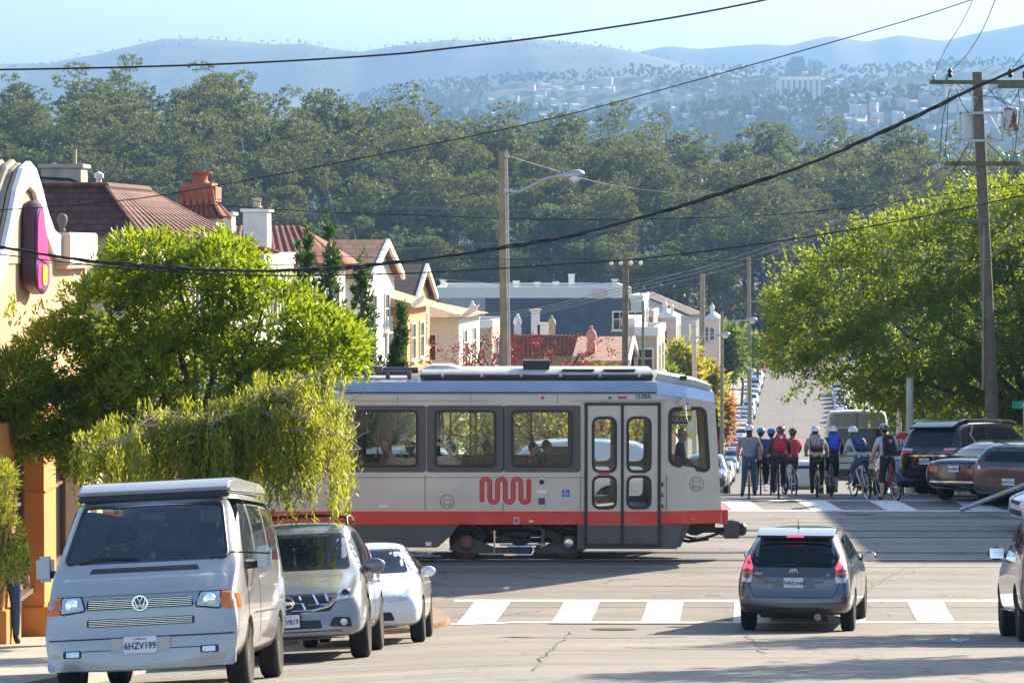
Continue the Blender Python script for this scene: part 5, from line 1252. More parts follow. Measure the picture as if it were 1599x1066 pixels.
# ================================================================ TREES AND PLANTS
bark_red = mat('red_brown_bark', (.16, .07, .04), .85, 0, .3, 8, .5); bark_grey = mat('pale_bark', (.34, .28, .21), .85, 0, .3, 6, .5)
bark_dark = mat('dark_bark', (.10, .075, .05), .9, 0, .35, 6, .5); gum_bark = mat('gum_bark', (.22, .18, .14), .85, 0, .35, .8)
lf_bright = leafmat('bright_broad_leaf', (.022, .08, .010), (.12, .21, .018), (.50, .60, .015), .28, .48)
lf_weep = leafmat('weeping_leaf', (.06, .12, .02), (.24, .26, .035), (.60, .60, .05), .45, .5)
lf_right = leafmat('feathery_leaf', (.014, .075, .02), (.065, .15, .022), (.62, .72, .02), .5, .45)
lf_cyp = leafmat('juniper_leaf', (.02, .06, .012), (.055, .12, .02), (.12, .25, .03), .7, .3)
lf_redl = leafmat('red_plum_leaf', (.05, .02, .02), (.17, .04, .04), (.42, .05, .06), .5, .35)
lf_gum = leafmat('gum_leaf', (.021, .040, .011), (.085, .115, .023), (.30, .34, .05), .6, .33)
lf_yel = leafmat('yellow_green_leaf', (.12, .14, .02), (.30, .26, .04), (.6, .55, .06), .5, .45)
lf_green = leafmat('mid_green_leaf', (.04, .09, .015), (.12, .18, .03), (.35, .45, .05), .5, .4)
lf_rust = leafmat('rust_leaf', (.25, .09, .03), (.40, .18, .05), (.6, .3, .08), .6, .4)
lf_hedge = leafmat('hedge_leaf', (.02, .05, .012), (.07, .12, .025), (.2, .32, .04), .6, .35)

def gz(X, Y): return zhill(X, Y)
# ---- big broadleaf street tree, left
def big_left():
    Y = 41.2; s = F/Y; c = lambda px, py: W(px, py, Y)
    base = c(300, 800); base.z = zroad(base.x, Y)+.1
    t = thing('street_tree', 'big bright green broadleaf tree with red-brown limbs in front of the corner shop', 'tree', base)
    B = []
    for px, py, rx, rz in ((300, 470, 120, 90), (415, 510, 100, 80), (180, 500, 105, 80), (500, 540, 72, 62), (90, 560, 80, 60), (60, 650, 75, 50), (25, 600, 60, 60), (30, 690, 60, 30), (300, 590, 150, 80), (230, 410, 75, 50), (345, 412, 60, 48), (150, 690, 70, 55), (420, 620, 90, 70), (200, 620, 90, 70), (215, 760, 40, 40)):
        p = c(px, py)-base; B.append(((p.x, RNG.uniform(-.2, 1.1), p.z), (rx/s, .9+.4*rx/s, rz/s)))
    P, D, cc = clumps(B, 5600, 14, .12, 11, .6, .35, .6)
    n = len(P); leaves('crown', P, D, np.random.RandomState(1).uniform(.085, .145, n), .036, lf_bright, t, 2, .12)
    # sprigs standing proud of the outline
    rs = np.random.RandomState(4); P = []; D = []
    for px, py in ((345, 355), (335, 372), (270, 372), (215, 380), (420, 400), (390, 385), (565, 545), (545, 500), (20, 470), (10, 600), (480, 440), (300, 365), (180, 770), (160, 400), (60, 480), (575, 560)):
        p = c(px, py)-base
        for k in range(46): P.append((p.x+rs.normal()*.05, p.y+rs.normal()*.25, p.z-rs.rand()*.42+.1)); D.append((rs.normal()*.7, rs.normal()*.7, .8))
    leaves('leafy_tips', np.array(P), np.array(D), .12, .035, lf_bright, t, 5, .12)
    mb = MB(); tr = MB(); r2 = random.Random(3)
    tr.tube([(0, 0, -.1), (.03, 0, .5), (-.03, .02, 1.2), (.0, 0, 1.55)], [.17, .14, .12, .12], 10)
    for k, (px, py) in enumerate(((60, 640), (140, 520), (200, 440), (270, 420), (340, 400), (420, 470), (500, 540), (440, 620), (110, 690), (300, 500))):
        e = c(px, py)-base; e.y = r2.uniform(-.8, .8); a = Vector((r2.uniform(-.05, .05), 0, 1.35+.1*(k % 3)))
        m_ = a.lerp(e, .45)+Vector((0, 0, .25)); q = limb(tr, a, m_, .085, .05, 7, 5, .08, r2); q2 = limb(tr, q[-1], e, .05, .018, 6, 5, .1, r2)
        for j in range(4):
            st_ = q2[1+j]; limb(tr, st_, st_+Vector((r2.uniform(-.7, .7), r2.uniform(-.6, .6), r2.uniform(0, .7))), .022, .007, 5, 3, .1, r2)
    tr.build('trunk', bark_red, t, True)
big_left()
# ---- weeping tree
def weeping():
    Y = 36.8; s = F/Y; c = lambda px, py: W(px, py, Y); base = c(300, 800); base.z = zroad(base.x, Y)+.1
    t = thing('weeping_tree', 'weeping tree with pale arching limbs and hanging yellow-green strands above the van roof', 'tree', base)
    tr = MB(); r2 = random.Random(8); P = []; D = []; rs = np.random.RandomState(3)
    z0 = c(0, 690).z-base.z
    tr.tube([(0, 0, -.1), (.08, .1, .9), (.4, .0, z0)], [.10, .08, .06], 8)
    arches = []
    for k, (px, py) in enumerate(((150, 695), (200, 670), (260, 660), (330, 655), (345, 635), (400, 640), (470, 590), (500, 600), (540, 620), (565, 660), (520, 580), (440, 610), (575, 690), (170, 680), (230, 650), (290, 690), (380, 660), (300, 680), (480, 640))):
        e = c(px-(8 if px > 540 else -8), py+6)-base; e.y = r2.uniform(-.75, .75); a = Vector((.4, 0, z0)); pts = limb(tr, a, e, .035, .009, 6, 7, .10, r2, sag=.22); arches.append(pts)
        for st_ in pts[2:]:
            for j in range(2):
                q = st_+Vector((r2.uniform(-.35, .35), r2.uniform(-.4, .4), r2.uniform(-.12, .16))); limb(tr, st_, q, .010, .005, 4, 3, .1, r2)
    strands = 0
    for ai, pts in enumerate(arches):
        cen = []
        for q in range(6):
            i = min(len(pts)-2, int(len(pts)*(.12+.88*r2.random()))); cen.append(pts[i].lerp(pts[i+1], r2.random())+Vector((r2.uniform(-.3, .3), r2.uniform(-.45, .45), r2.uniform(-.1, .22))))
        for k in range(60):
            cq = cen[k % 6]; p = cq+Vector((r2.gauss(0, .055), r2.gauss(0, .07), r2.uniform(-.05, .05)))
            bot = c(0, r2.uniform(742, 828)).z-base.z; xx = p.x*s+ (base.x*s+CX)
            if xx < 260: bot = c(0, r2.uniform(720, 800)).z-base.z
            L = max(.25, min(p.z-bot, (.55+.5*math.sin(k % 6*2.1+ai))*1.1+r2.uniform(.25, .6))); nn = int(L/.030); dx, dy = r2.uniform(-.12, .12), r2.uniform(-.12, .12); ph = r2.random()*6
            for j in range(nn):
                u = j/nn; P.append((p.x+dx*u+.03*math.sin(u*6+ph)+rs.normal()*.022, p.y+dy*u+rs.normal()*.03, p.z-L*u)); D.append((rs.normal()*.45, rs.normal()*.45, -1+.3*rs.rand()))
    P = np.array(P); leaves('hanging_foliage', P, np.array(D), np.random.RandomState(2).uniform(.07, .13, len(P)), .022, lf_weep, t, 9, .1)
    tr.build('trunk', bark_grey, t, True)
weeping()
# ---- shrub at left edge
def edge_shrub():
    Y = 36; c = lambda px, py: W(px, py, Y); base = c(-8, 1000); base.z = zroad(base.x, Y)+.1; s = F/Y
    t = thing('leafy_shrub', 'bright yellow-green needle-leaved shrub at the left edge beside the pedestrian', 'shrub', base); B = []
    for px, py, r in ((8, 760, 26), (5, 830, 32), (22, 880, 26), (-20, 800, 40), (-15, 880, 40), (6, 740, 14)):
        p = c(px, py)-base; B.append(((p.x, 0, p.z), (r/s, .35, r/s*1.1)))
    P, D, cc = clumps(B, 420, 16, .09, 5, .5, .3, .8); leaves('foliage', P, D, .085, .012, leafmat('needle_leaf', (.12, .17, .02), (.26, .32, .04), (.6, .62, .05)), t, 3, .1)
    tr = MB(); r2 = random.Random(1); tr.tube([(0, 0, -.1), (0, 0, 1.2), (.05, 0, 2.0)], [.04, .03, .02], 6)
    for q in cc[::14]: limb(tr, (0, 0, r2.uniform(.6, 1.6)), q, .012, .004, 4, 3, .1, r2)
    tr.build('stem', bark_dark, t)
edge_shrub()
# ---- big tree on the right
def right_tree():
    Y = 90.0; s = F/Y; c = lambda px, py: W(px, py, Y); base = c(1640, 760); base.z = zp(Y)
    t = thing('spreading_tree', 'huge spreading tree with yellow-green backlit top overhanging the parked black cars', 'tree', base); B = []
    for px, py, rx, rz, dy in ((1560, 350, 90, 70, 0), (1480, 400, 100, 80, 0), (1400, 410, 90, 75, -.5), (1330, 460, 90, 80, 0), (1280, 500, 75, 65, .5), (1620, 420, 120, 110, 0), (1520, 500, 120, 90, -1), (1420, 520, 110, 80, -1.2), (1340, 560, 85, 50, -.5), (1560, 590, 110, 55, 0), (1460, 600, 90, 45, 0), (1235, 480, 40, 48, 0), (1230, 550, 38, 34, .4), (1650, 330, 80, 60, 0), (1700, 500, 130, 130, 0), (1390, 600, 60, 35, 0)):
        p = c(px, py)-base; B.append(((p.x, dy, p.z), (rx/s, 1.2+rx/s*.9, rz/s)))
    P, D, cc = clumps(B, 7200, 14, .24, 21, .62, .15, .6); n = len(P); leaves('crown', P, D, np.random.RandomState(1).uniform(.12, .22, n), .06, lf_right, t, 2, .1)
    rs = np.random.RandomState(6); P = []; D = []
    for px, py, dx, dz in [(1205, 480, -.6, .3), (1195, 545, -.8, -.1), (1215, 430, -.6, .6), (1250, 400, -.4, .7), (1290, 375, -.3, .8), (1340, 345, -.3, .9), (1400, 335, -.2, 1), (1450, 310, -.2, 1), (1500, 285, 0, 1), (1560, 270, 0, 1), (1590, 275, .2, 1), (1380, 350, -.2, 1), (1240, 600, -.5, -.8), (1270, 620, -.3, -1), (1420, 650, 0, -1), (1380, 640, 0, -1), (1470, 655, 0, -1), (1222, 500, -.7, .1), (1200, 510, -.9, .2), (1230, 575, -.8, -.5), (1300, 615, 0, -1), (1350, 630, 0, -1), (1330, 362, -.2, 1), (1430, 325, -.2, 1), (1475, 300, 0, 1), (1530, 278, 0, 1), (1265, 388, -.4, .8), (1190, 552, -1, 0)]:
        p = c(px, py)-base; d = Vector((dx, 0, dz)).normalized()
        for k in range(5):
            a = p-d*.4+Vector((rs.normal()*.25, rs.normal()*.9, rs.normal()*.2)); e = a+(d+Vector((rs.normal()*.35, rs.normal()*.3, rs.normal()*.35)))*.55
            for j in range(22): u = rs.rand(); q = a.lerp(e, u); P.append((q.x+rs.normal()*.05, q.y+rs.normal()*.05, q.z+rs.normal()*.05)); D.append((d.x+rs.normal()*.7, rs.normal()*.7, d.z*.5+rs.normal()*.7))
    leaves('leafy_tips', np.array(P), np.array(D), .17, .055, lf_right, t, 7, .1)
    tr = MB(); r2 = random.Random(5); tr.tube([(0, 0, -.2), (-.1, 0, 1.2), (-.1, 0, 2.0)], [.38, .3, .28], 12)
    for px, py in ((1280, 520), (1340, 470), (1400, 430), (1480, 400), (1560, 360), (1650, 340), (1420, 580), (1330, 580), (1520, 480), (1700, 450), (1500, 600)):
        e = c(px, py)-base; e.y = r2.uniform(-1.6, 1.6); a = Vector((-.1, 0, 1.9)); q = limb(tr, a, a.lerp(e, .5)+Vector((0, 0, .35)), .16, .09, 8, 5, .08, r2); q2 = limb(tr, q[-1], e, .09, .02, 6, 5, .1, r2)
        for st_ in q2[1:]:
            for j in range(2): limb(tr, st_, st_+Vector((r2.uniform(-1, 1), r2.uniform(-1, 1), r2.uniform(-.3, .9))), .03, .008, 5, 3, .1, r2)
    tr.build('trunk', bark_dark, t, True)
right_tree()
# ---- trees outside the frame on the right: their shade falls over the crossing and the foreground
def plain_tree(name, label, X, Y, h, r, lf, bark, n=500, leaf=.3, group=None, cat='tree', z=None, seed=0, trunk_r=.12, sq=.8, low=.55):
    z = gz(X, Y) if z is None else z; t = thing(name, label, cat, (X, Y, z), 0, group); r2 = random.Random(seed+77); B = []
    for k in range(7):
        a = r2.uniform(0, 6.28); q = r2.uniform(0, .5)*r; B.append(((q*math.cos(a), q*math.sin(a), h*r2.uniform(low, .88)), (r*r2.uniform(.45, .7),)*2+(r*sq*r2.uniform(.4, .65),)))
    P, D, cc = clumps(B, n, 12, leaf*1.6, seed+3, .6, .2, .5); leaves('crown', P, D, leaf*np.random.RandomState(seed).uniform(.7, 1.3, len(P)), leaf*.42, lf, t, seed, .1)
    tr = MB(); tr.tube([(0, 0, -.2), (.02*h, 0, h*.3), (0, 0, h*.5)], [trunk_r*1.3, trunk_r, trunk_r*.8], 8)
    for q in cc[::max(1, len(cc)//9)]: limb(tr, (0, 0, h*r2.uniform(.3, .5)), q, trunk_r*.5, .02, 5, 4, .1, r2)
    tr.build('trunk', bark, t, True); return t
plain_tree('shade_tree', 'tree beyond the right edge whose shade falls across the foreground road', 12.3, 47.5, 7.6, 2.6, lf_green, bark_dark, 520, .28, seed=1)
plain_tree('shade_tree', 'second tree beyond the right edge shading the bottom corner of the road', 11.2, 37.6, 8.2, 2.5, lf_green, bark_dark, 520, .28, seed=2)
plain_tree('red_plum_tree', 'dark red-leaved plum tree behind the tram roof and the lamp pole', W(825, 560, 78).x, 78, 4.5, 3.6, lf_redl, bark_dark, 330, .10, seed=4, sq=.35, low=.62)
plain_tree('red_plum_tree', 'smaller red-leaved plum tree rising between the lamp pole and the peach house', W(735, 560, 82).x, 84, 5.8, 1.5, lf_redl, bark_dark, 90, .10, seed=5, sq=.9, low=.5)
# hedge behind the dark cars
def hedge(name, label, x0, x1, Y, h, d, lf, n, leaf):
    z = zp(Y); t = thing(name, label, 'hedge', ((x0+x1)/2, Y, z)); rs = np.random.RandomState(3); B = []
    k = int((x1-x0)/1.1)
    for i in range(k): B.append((((i+.5)/k*(x1-x0)-(x1-x0)/2, rs.uniform(-.2, .2), h*.5), (.95, d, h*.52*rs.uniform(.85, 1.1))))
    P, D, cc = clumps(B, n, 14, leaf*1.4, 4, .8, .3, .8); leaves('foliage', P, D, leaf, leaf*.45, lf, t, 5, .1)
    tr = MB()
    for i in range(k): tr.tube([((i+.5)/k*(x1-x0)-(x1-x0)/2, 0, 0), ((i+.5)/k*(x1-x0)-(x1-x0)/2, .1, h*.7)], .05, 5)
    tr.build('stems', bark_dark, t)
hedge('clipped_hedge', 'dark green hedge behind the black SUV under the spreading tree', 14.5, 26, 93, 4.2, 1.2, lf_hedge, 1500, .16)
hedge('low_hedge', 'lower hedge running downhill behind the pale posts near the stop sign', 11.9, 17.5, 100, 4.0, 1.5, lf_hedge, 900, .2)
# ---- junipers (twisted cypress) between the big tree and the houses
def juniper(px, ytop, Y, wpx, seed, label, lean=0):
    top = W(px, ytop, Y); x = W(px-lean, 600, Y).x; z = gz(x, Y); h = top.z-z; t = thing('twisted_juniper', label, 'tree', (x, Y, z), 0, 'twisted junipers before the row houses'); rs = np.random.RandomState(seed); s = F/Y
    dx = top.x-x; B = []; 
    for k in range(16):
        u = k/15; w = wpx/s*(1-u)**.75*.62+.07; B.append(((dx*u**2+.12*math.sin(k*1.3+seed)*(1-u), .15*math.cos(k), h*(.12+.85*u)), (w, w, h*.055)))
    for k in range(5):
        u = rs.uniform(.2, .6); a = rs.choice([-1, 1]); L = wpx/s*(.9-u*.6); B.append(((dx*u*u+a*L, 0, h*(.12+.85*u)+L*.55), (.16, .16, .34)))
    P, D, cc = clumps(B, 900, 14, .12, seed, .45, .9, .35); leaves('crown', P, D, .15, .05, lf_cyp, t, seed, .1)
    tr = MB(); tr.tube([(0, 0, -.2), (dx*.25, 0, h*.5), (dx*.9, 0, h*.93)], [.12, .08, .02], 7)
    for b_ in B[16:]: tr.tube([(b_[0][0]*.2, 0, b_[0][2]-.9), b_[0]], [.05, .02], 5)
    tr.build('trunk', bark_dark, t)
juniper(513, 342, 71.5, 62, 3, 'tallest twisted juniper, its spire crossing the brown gable roof', -8)
juniper(482, 358, 73, 40, 4, 'slim twisted juniper just left of the tallest one')
juniper(565, 392, 71, 66, 5, 'broad twisted juniper nearest the tram roof with a bent side branch', 0)
juniper(470, 378, 75, 34, 8, 'shortest twisted juniper peeping out over the big green tree')
juniper(628, 480, 70.5, 30, 9, 'small bent juniper stem at the right of the juniper clump', 12)
# ---- small trees down the left side of the far street
for i, (px, pyt, Y, rr_x, lf, lab) in enumerate([(1062, 515, 190, 44, lf_yel, 'yellowing round tree beside the pale posts behind the tram nose'), (1098, 540, 205, 24, lf_yel, 'yellow-green tree right of the pale post above the tram nose'), (1135, 497, 300, 26, lf_green, 'green tree with a yellow side by the far street lamp'), (1158, 515, 380, 24, lf_green, 'dark green round tree at the foot of the far street'), (1182, 525, 420, 16, lf_rust, 'rust-brown bush tree where the far street meets the forest'), (1124, 606, 232, 13, lf_rust, 'rust-coloured shrub just right of the tram nose'), (1098, 560, 215, 26, lf_green, 'low green tree hugging the tram roof corner'), (1035, 560, 180, 26, lf_green, 'green bush left of the yellowing round tree')]):
    top = W(px, pyt, Y); z = gz(top.x, Y); plain_tree('garden_tree', lab, top.x, Y, top.z-z, rr_x/F*Y, lf, bark_dark, 260, .02*Y**.55*1.6, z=z, seed=20+i, trunk_r=.15)
for i, (px, pyt, Y, rr_x, lf) in enumerate([(1480, 560, 118, 80, lf_green), (1560, 560, 130, 90, lf_yel), (1430, 600, 150, 40, lf_hedge)]):
    top = W(px, pyt, Y); z = gz(top.x, Y); plain_tree('garden_tree', ['green garden tree behind the hedge on the right', 'yellowish garden tree behind the utility pole on the right', 'dark garden tree behind the stop sign posts'][i], top.x, Y, top.z-z, rr_x/F*Y, lf, bark_dark, 500, .3, z=z, seed=50+i)

for i, (px, Y, hh, rr_, lf) in enumerate([(575, 73.5, 3.2, 1.3, lf_yel), (690, 74, 3.3, 1.4, lf_yel), (760, 75, 3.0, 1.1, lf_green), (860, 74, 3.3, 1.3, lf_yel), (940, 76, 3.4, 1.1, lf_green), (990, 73, 2.6, .9, lf_yel)]):
    X_ = W(px, 600, Y).x; plain_tree('front_garden_shrub', ['yellow-green shrub seen through the leftmost clear tram window', 'yellow-green shrub behind the tram window with the capped passenger', 'dark green shrub behind the tram between the second and third windows', 'yellow-green shrub beyond the white SUV behind the tram', 'green shrub seen through the left tram door', 'low yellow-green shrub seen through the right tram door'][i], X_, Y, hh, rr_, lf, bark_dark, 150, .13, seed=90+i, cat='shrub', low=.3, trunk_r=.05)
# ---- eucalyptus forest: prototypes, then copies standing row behind row
def gum_proto(seed, H=38):
    r2 = random.Random(seed); rs = np.random.RandomState(seed); t = thing('eucalyptus_tree', '', 'tree'); B = []; tr = MB()
    tops = []
    nl = 5
    tr.tube([(0, 0, -2), (r2.uniform(-.5, .5), 0, H*.25), (r2.uniform(-.8, .8), 0, H*.42)], [.7, .55, .45], 7)
    for k in range(nl):
        a = r2.uniform(0, 6.28); q = r2.uniform(1.5, 5.5); e = Vector((q*math.cos(a), q*math.sin(a), H*r2.uniform(.72, .93))); p = limb(tr, (0, 0, H*.36), e, .36, .10, 6, 6, .07, r2, sag=-.5)
        for j in range(5):
            c0 = p[-1-j//2]+Vector((r2.uniform(-2.6, 2.6), r2.uniform(-2.6, 2.6), r2.uniform(-2.5, 2.2))); w = r2.uniform(1.7, 3.2); B.append((tuple(c0), (w, w, w*.6))); limb(tr, p[-1-j//2], c0, .08, .04, 4, 3, .1, r2)
    for j in range(22):
        a = r2.uniform(0, 6.28); q = r2.uniform(1.5, 5.2); w = r2.uniform(1.3, 2.6); c0 = (q*math.cos(a), q*math.sin(a), H*r2.uniform(.10, .74)); B.append((c0, (w, w, w*.75))); limb(tr, (0, 0, c0[2]-3), c0, .10, .04, 4, 3, .1, r2)
    P, D, cc = clumps(B, 1250, 11, .6, seed, .7, .1, .6, .7); leaves('crown', P, D, rs.uniform(.35, .7, len(P)), .26, lf_gum, t, seed, .12)
    tr.build('trunk', gum_bark, t, True); return t
gums = [gum_proto(s_) for s_ in (1, 2, 3, 4, 5, 6)]; gused = set(); r2 = random.Random(12)
SKY = [(-200, 120), (0, 130), (60, 112), (110, 100), (200, 100), (260, 130), (310, 160), (330, 100), (380, 98), (430, 120), (480, 135), (540, 150), (600, 150), (700, 160), (735, 190), (780, 168), (830, 195), (880, 190), (940, 178), (1000, 190), (1040, 185), (1100, 200), (1160, 196), (1250, 200), (1320, 208), (1400, 190), (1450, 200), (1600, 205), (1800, 200)]
rows = [(508, 8.0), (522, 8.4), (540, 8.6), (562, 9.0), (590, 9.6), (622, 10)]
ng = 0
for ri, (Y0, sp) in enumerate(rows):
    half = 870/F*Y0+4; n = int(2*half/sp)
    for k in range(n+1):
        X_ = -half+k*sp+r2.uniform(-2.5, 2.5); Y_ = Y0+r2.uniform(-6, 6); px = CX+X_/Y_*F
        if ri < 1 and 1175 < px < 1245: continue
        tgt = float(np.interp(px, [q[0] for q in SKY], [q[1] for q in SKY]))
        py = tgt+{0: 190, 1: 125, 2: 75, 3: 38, 4: 14, 5: 2}[ri]+r2.uniform(-16, 26)
        z = zhill(X_, Y_); hh = W(px, py, Y_).z-z; g = r2.choice(gums)
        o = copy_tree(g) if g in gused else g; gused.add(g); sc = hh/36.5; s2 = max(sc, .8)
        o.location = (X_, Y_, z); o.scale = (s2*r2.uniform(.9, 1.2), s2*r2.uniform(.9, 1.2), sc); o.rotation_euler = (0, 0, r2.uniform(0, 6.28)); ng += 1
        tag(o, 'tall eucalyptus tree, one of the grey-green mass filling the forest beyond the houses', 'tree', 'eucalyptus trees of the forest')
print('gums', ng)
# undergrowth at the forest foot
rs = np.random.RandomState(4); P = []
for _ in range(26000):
    Y_ = rs.uniform(490, 560); X_ = rs.uniform(-110, 125)
    if abs(X_-street_x(Y_)) < 8 and Y_ < 512: continue
    P.append((X_, Y_, zhill(X_, Y_)+abs(rs.normal())*4+3*noise2(X_*.1, Y_*.1, 1, 2)))
P = np.array(P); o = leaves('forest_undergrowth', P, rs.normal(size=P.shape), rs.uniform(.7, 1.3, len(P)), .5, lf_gum, None, 8, .1); tag(o, 'dark tangled undergrowth along the foot of the eucalyptus forest', 'undergrowth', kind='stuff')
# scrub far behind the row houses (fills the slope between houses and forest)
for i in range(8):
    Y_ = 300+ (i*37) % 150; X_ = -32+i*7.4; px = CX+X_/Y_*F
    if X_ > street_x(Y_)-14: continue
    plain_tree('backyard_tree', 'garden tree among the rooftops below the forest', X_, Y_, r2.uniform(7, 10), r2.uniform(3, 4.5), lf_green if i % 3 else lf_yel, bark_dark, 200, .5, 'garden trees among the rooftops below the forest', seed=70+i)
# ================================================================ BUILDINGS
def wall_m(n, c, v=.08): return mat(n, c, .85, 0, v, 1.2, .15, bscale=30)
shingle = mat('red_shingle', (.135, .045, .035), .85, 0, .35, 3, .5, bscale=14)
shingle_br = mat('brown_shingle', (.26, .13, .07), .85, 0, .2, 4, .4, bscale=14); shingle_dk = mat('dark_shingle', (.075, .055, .05), .85, 0, .3, 4, .4)
def brickrows(m, sx, sz):
    t = m.node_tree; n = t.nodes; p = n['Principled BSDF']; tc = [x for x in n if x.type == 'TEX_COORD'][0]
    mp = n.new('ShaderNodeMapping'); mp.inputs['Rotation'].default_value = (math.pi/2, 0, 0); t.links.new(tc.outputs['Object'], mp.inputs[0])
    br = n.new('ShaderNodeTexBrick'); br.inputs['Scale'].default_value = 1; br.inputs['Brick Width'].default_value = sx; br.inputs['Row Height'].default_value = sz; br.inputs['Mortar Size'].default_value = .02
    br.inputs['Color1'].default_value = (1, 1, 1, 1); br.inputs['Color2'].default_value = (.72, .72, .72, 1); br.inputs['Mortar'].default_value = (.45, .45, .45, 1)
    t.links.new(mp.outputs[0], br.inputs[0]); v = n.new('ShaderNodeVectorMath'); v.operation = 'MULTIPLY'
    t.links.new(p.inputs['Base Color'].links[0].from_socket, v.inputs[0]); t.links.new(br.outputs[0], v.inputs[1]); t.links.new(v.outputs[0], p.inputs['Base Color'])
brickrows(shingle, .45, .17); brickrows(shingle_br, .5, .2); brickrows(shingle_dk, .5, .2)
clay = mat('clay_tile', (.26, .09, .06), .85, 0, .35, 4, .3); clay_lt = mat('weathered_clay_tile', (.45, .27, .18), .85, 0, .3, 4, .3)
terracotta = mat('terracotta', (.42, .13, .07), .8, 0, .25, 5, .3)
trimw = mat('white_trim', (.72, .70, .66), .6, 0, .06, 2); winm = glass('house_window_glass', (.08, .10, .12), .9)
cream_w = wall_m('cream_stucco', (.50, .41, .27), .14); white_w = wall_m('white_stucco', (.56, .54, .50), .12); peach_w = wall_m('peach_stucco', (.55, .26, .10), .14); pink_w = wall_m('pale_pink_stucco', (.70, .55, .47)); mint_w = wall_m('pale_mint_stucco', (.58, .68, .60)); grey_w = wall_m('grey_stucco', (.42, .42, .42)); rose_w = wall_m('rose_stucco', (.60, .24, .20))
ST = -R(5.74)
def facade_x(Y): return -17.68+.1*Y
def window(par, M, w, h, m=trimw, mull=1, name='window'):
    """M maps local (x right, y into the wall, z up), origin at the opening centre"""
    b = MB(); o = [(-w/2-.1, -h/2-.1), (w/2+.1, -h/2-.1), (w/2+.1, h/2+.1), (-w/2-.1, h/2+.1)]; i = [(-w/2, -h/2), (w/2, -h/2), (w/2, h/2), (-w/2, h/2)]
    ring(b, o, i, -.06, .02, 'y', 0, M); b.box((0, -.09, -h/2-.12), (w+.36, .2, .07), 0, M)
    for k in range(mull): b.box((-w/2+(k+1)*w/(mull+1), -.01, 0), (.05, .05, h), 0, M)
    b.box((0, -.012, .1*h), (w, .05, .05), 0, M); f = b.build(name, m, par)
    b = MB(); b.box((0, .0, 0), (w, .012, h), 0, M); b.build('pane', winm, f)
def tiles_on(b, P0, P1, P2, P3, pitch, r=.075, mi=0):
    """rows of half-round tiles running up the slope P0->P3 (eave P0-P1, ridge P3-P2)"""
    P0, P1, P2, P3 = map(Vector, (P0, P1, P2, P3)); n = max(2, int((P1-P0).length/pitch))
    for k in range(n+1):
        t = k/n; a = P0.lerp(P1, t); c = P3.lerp(P2, t); b.tube([a, c], [r*1.15, r*.85], 6, mi)
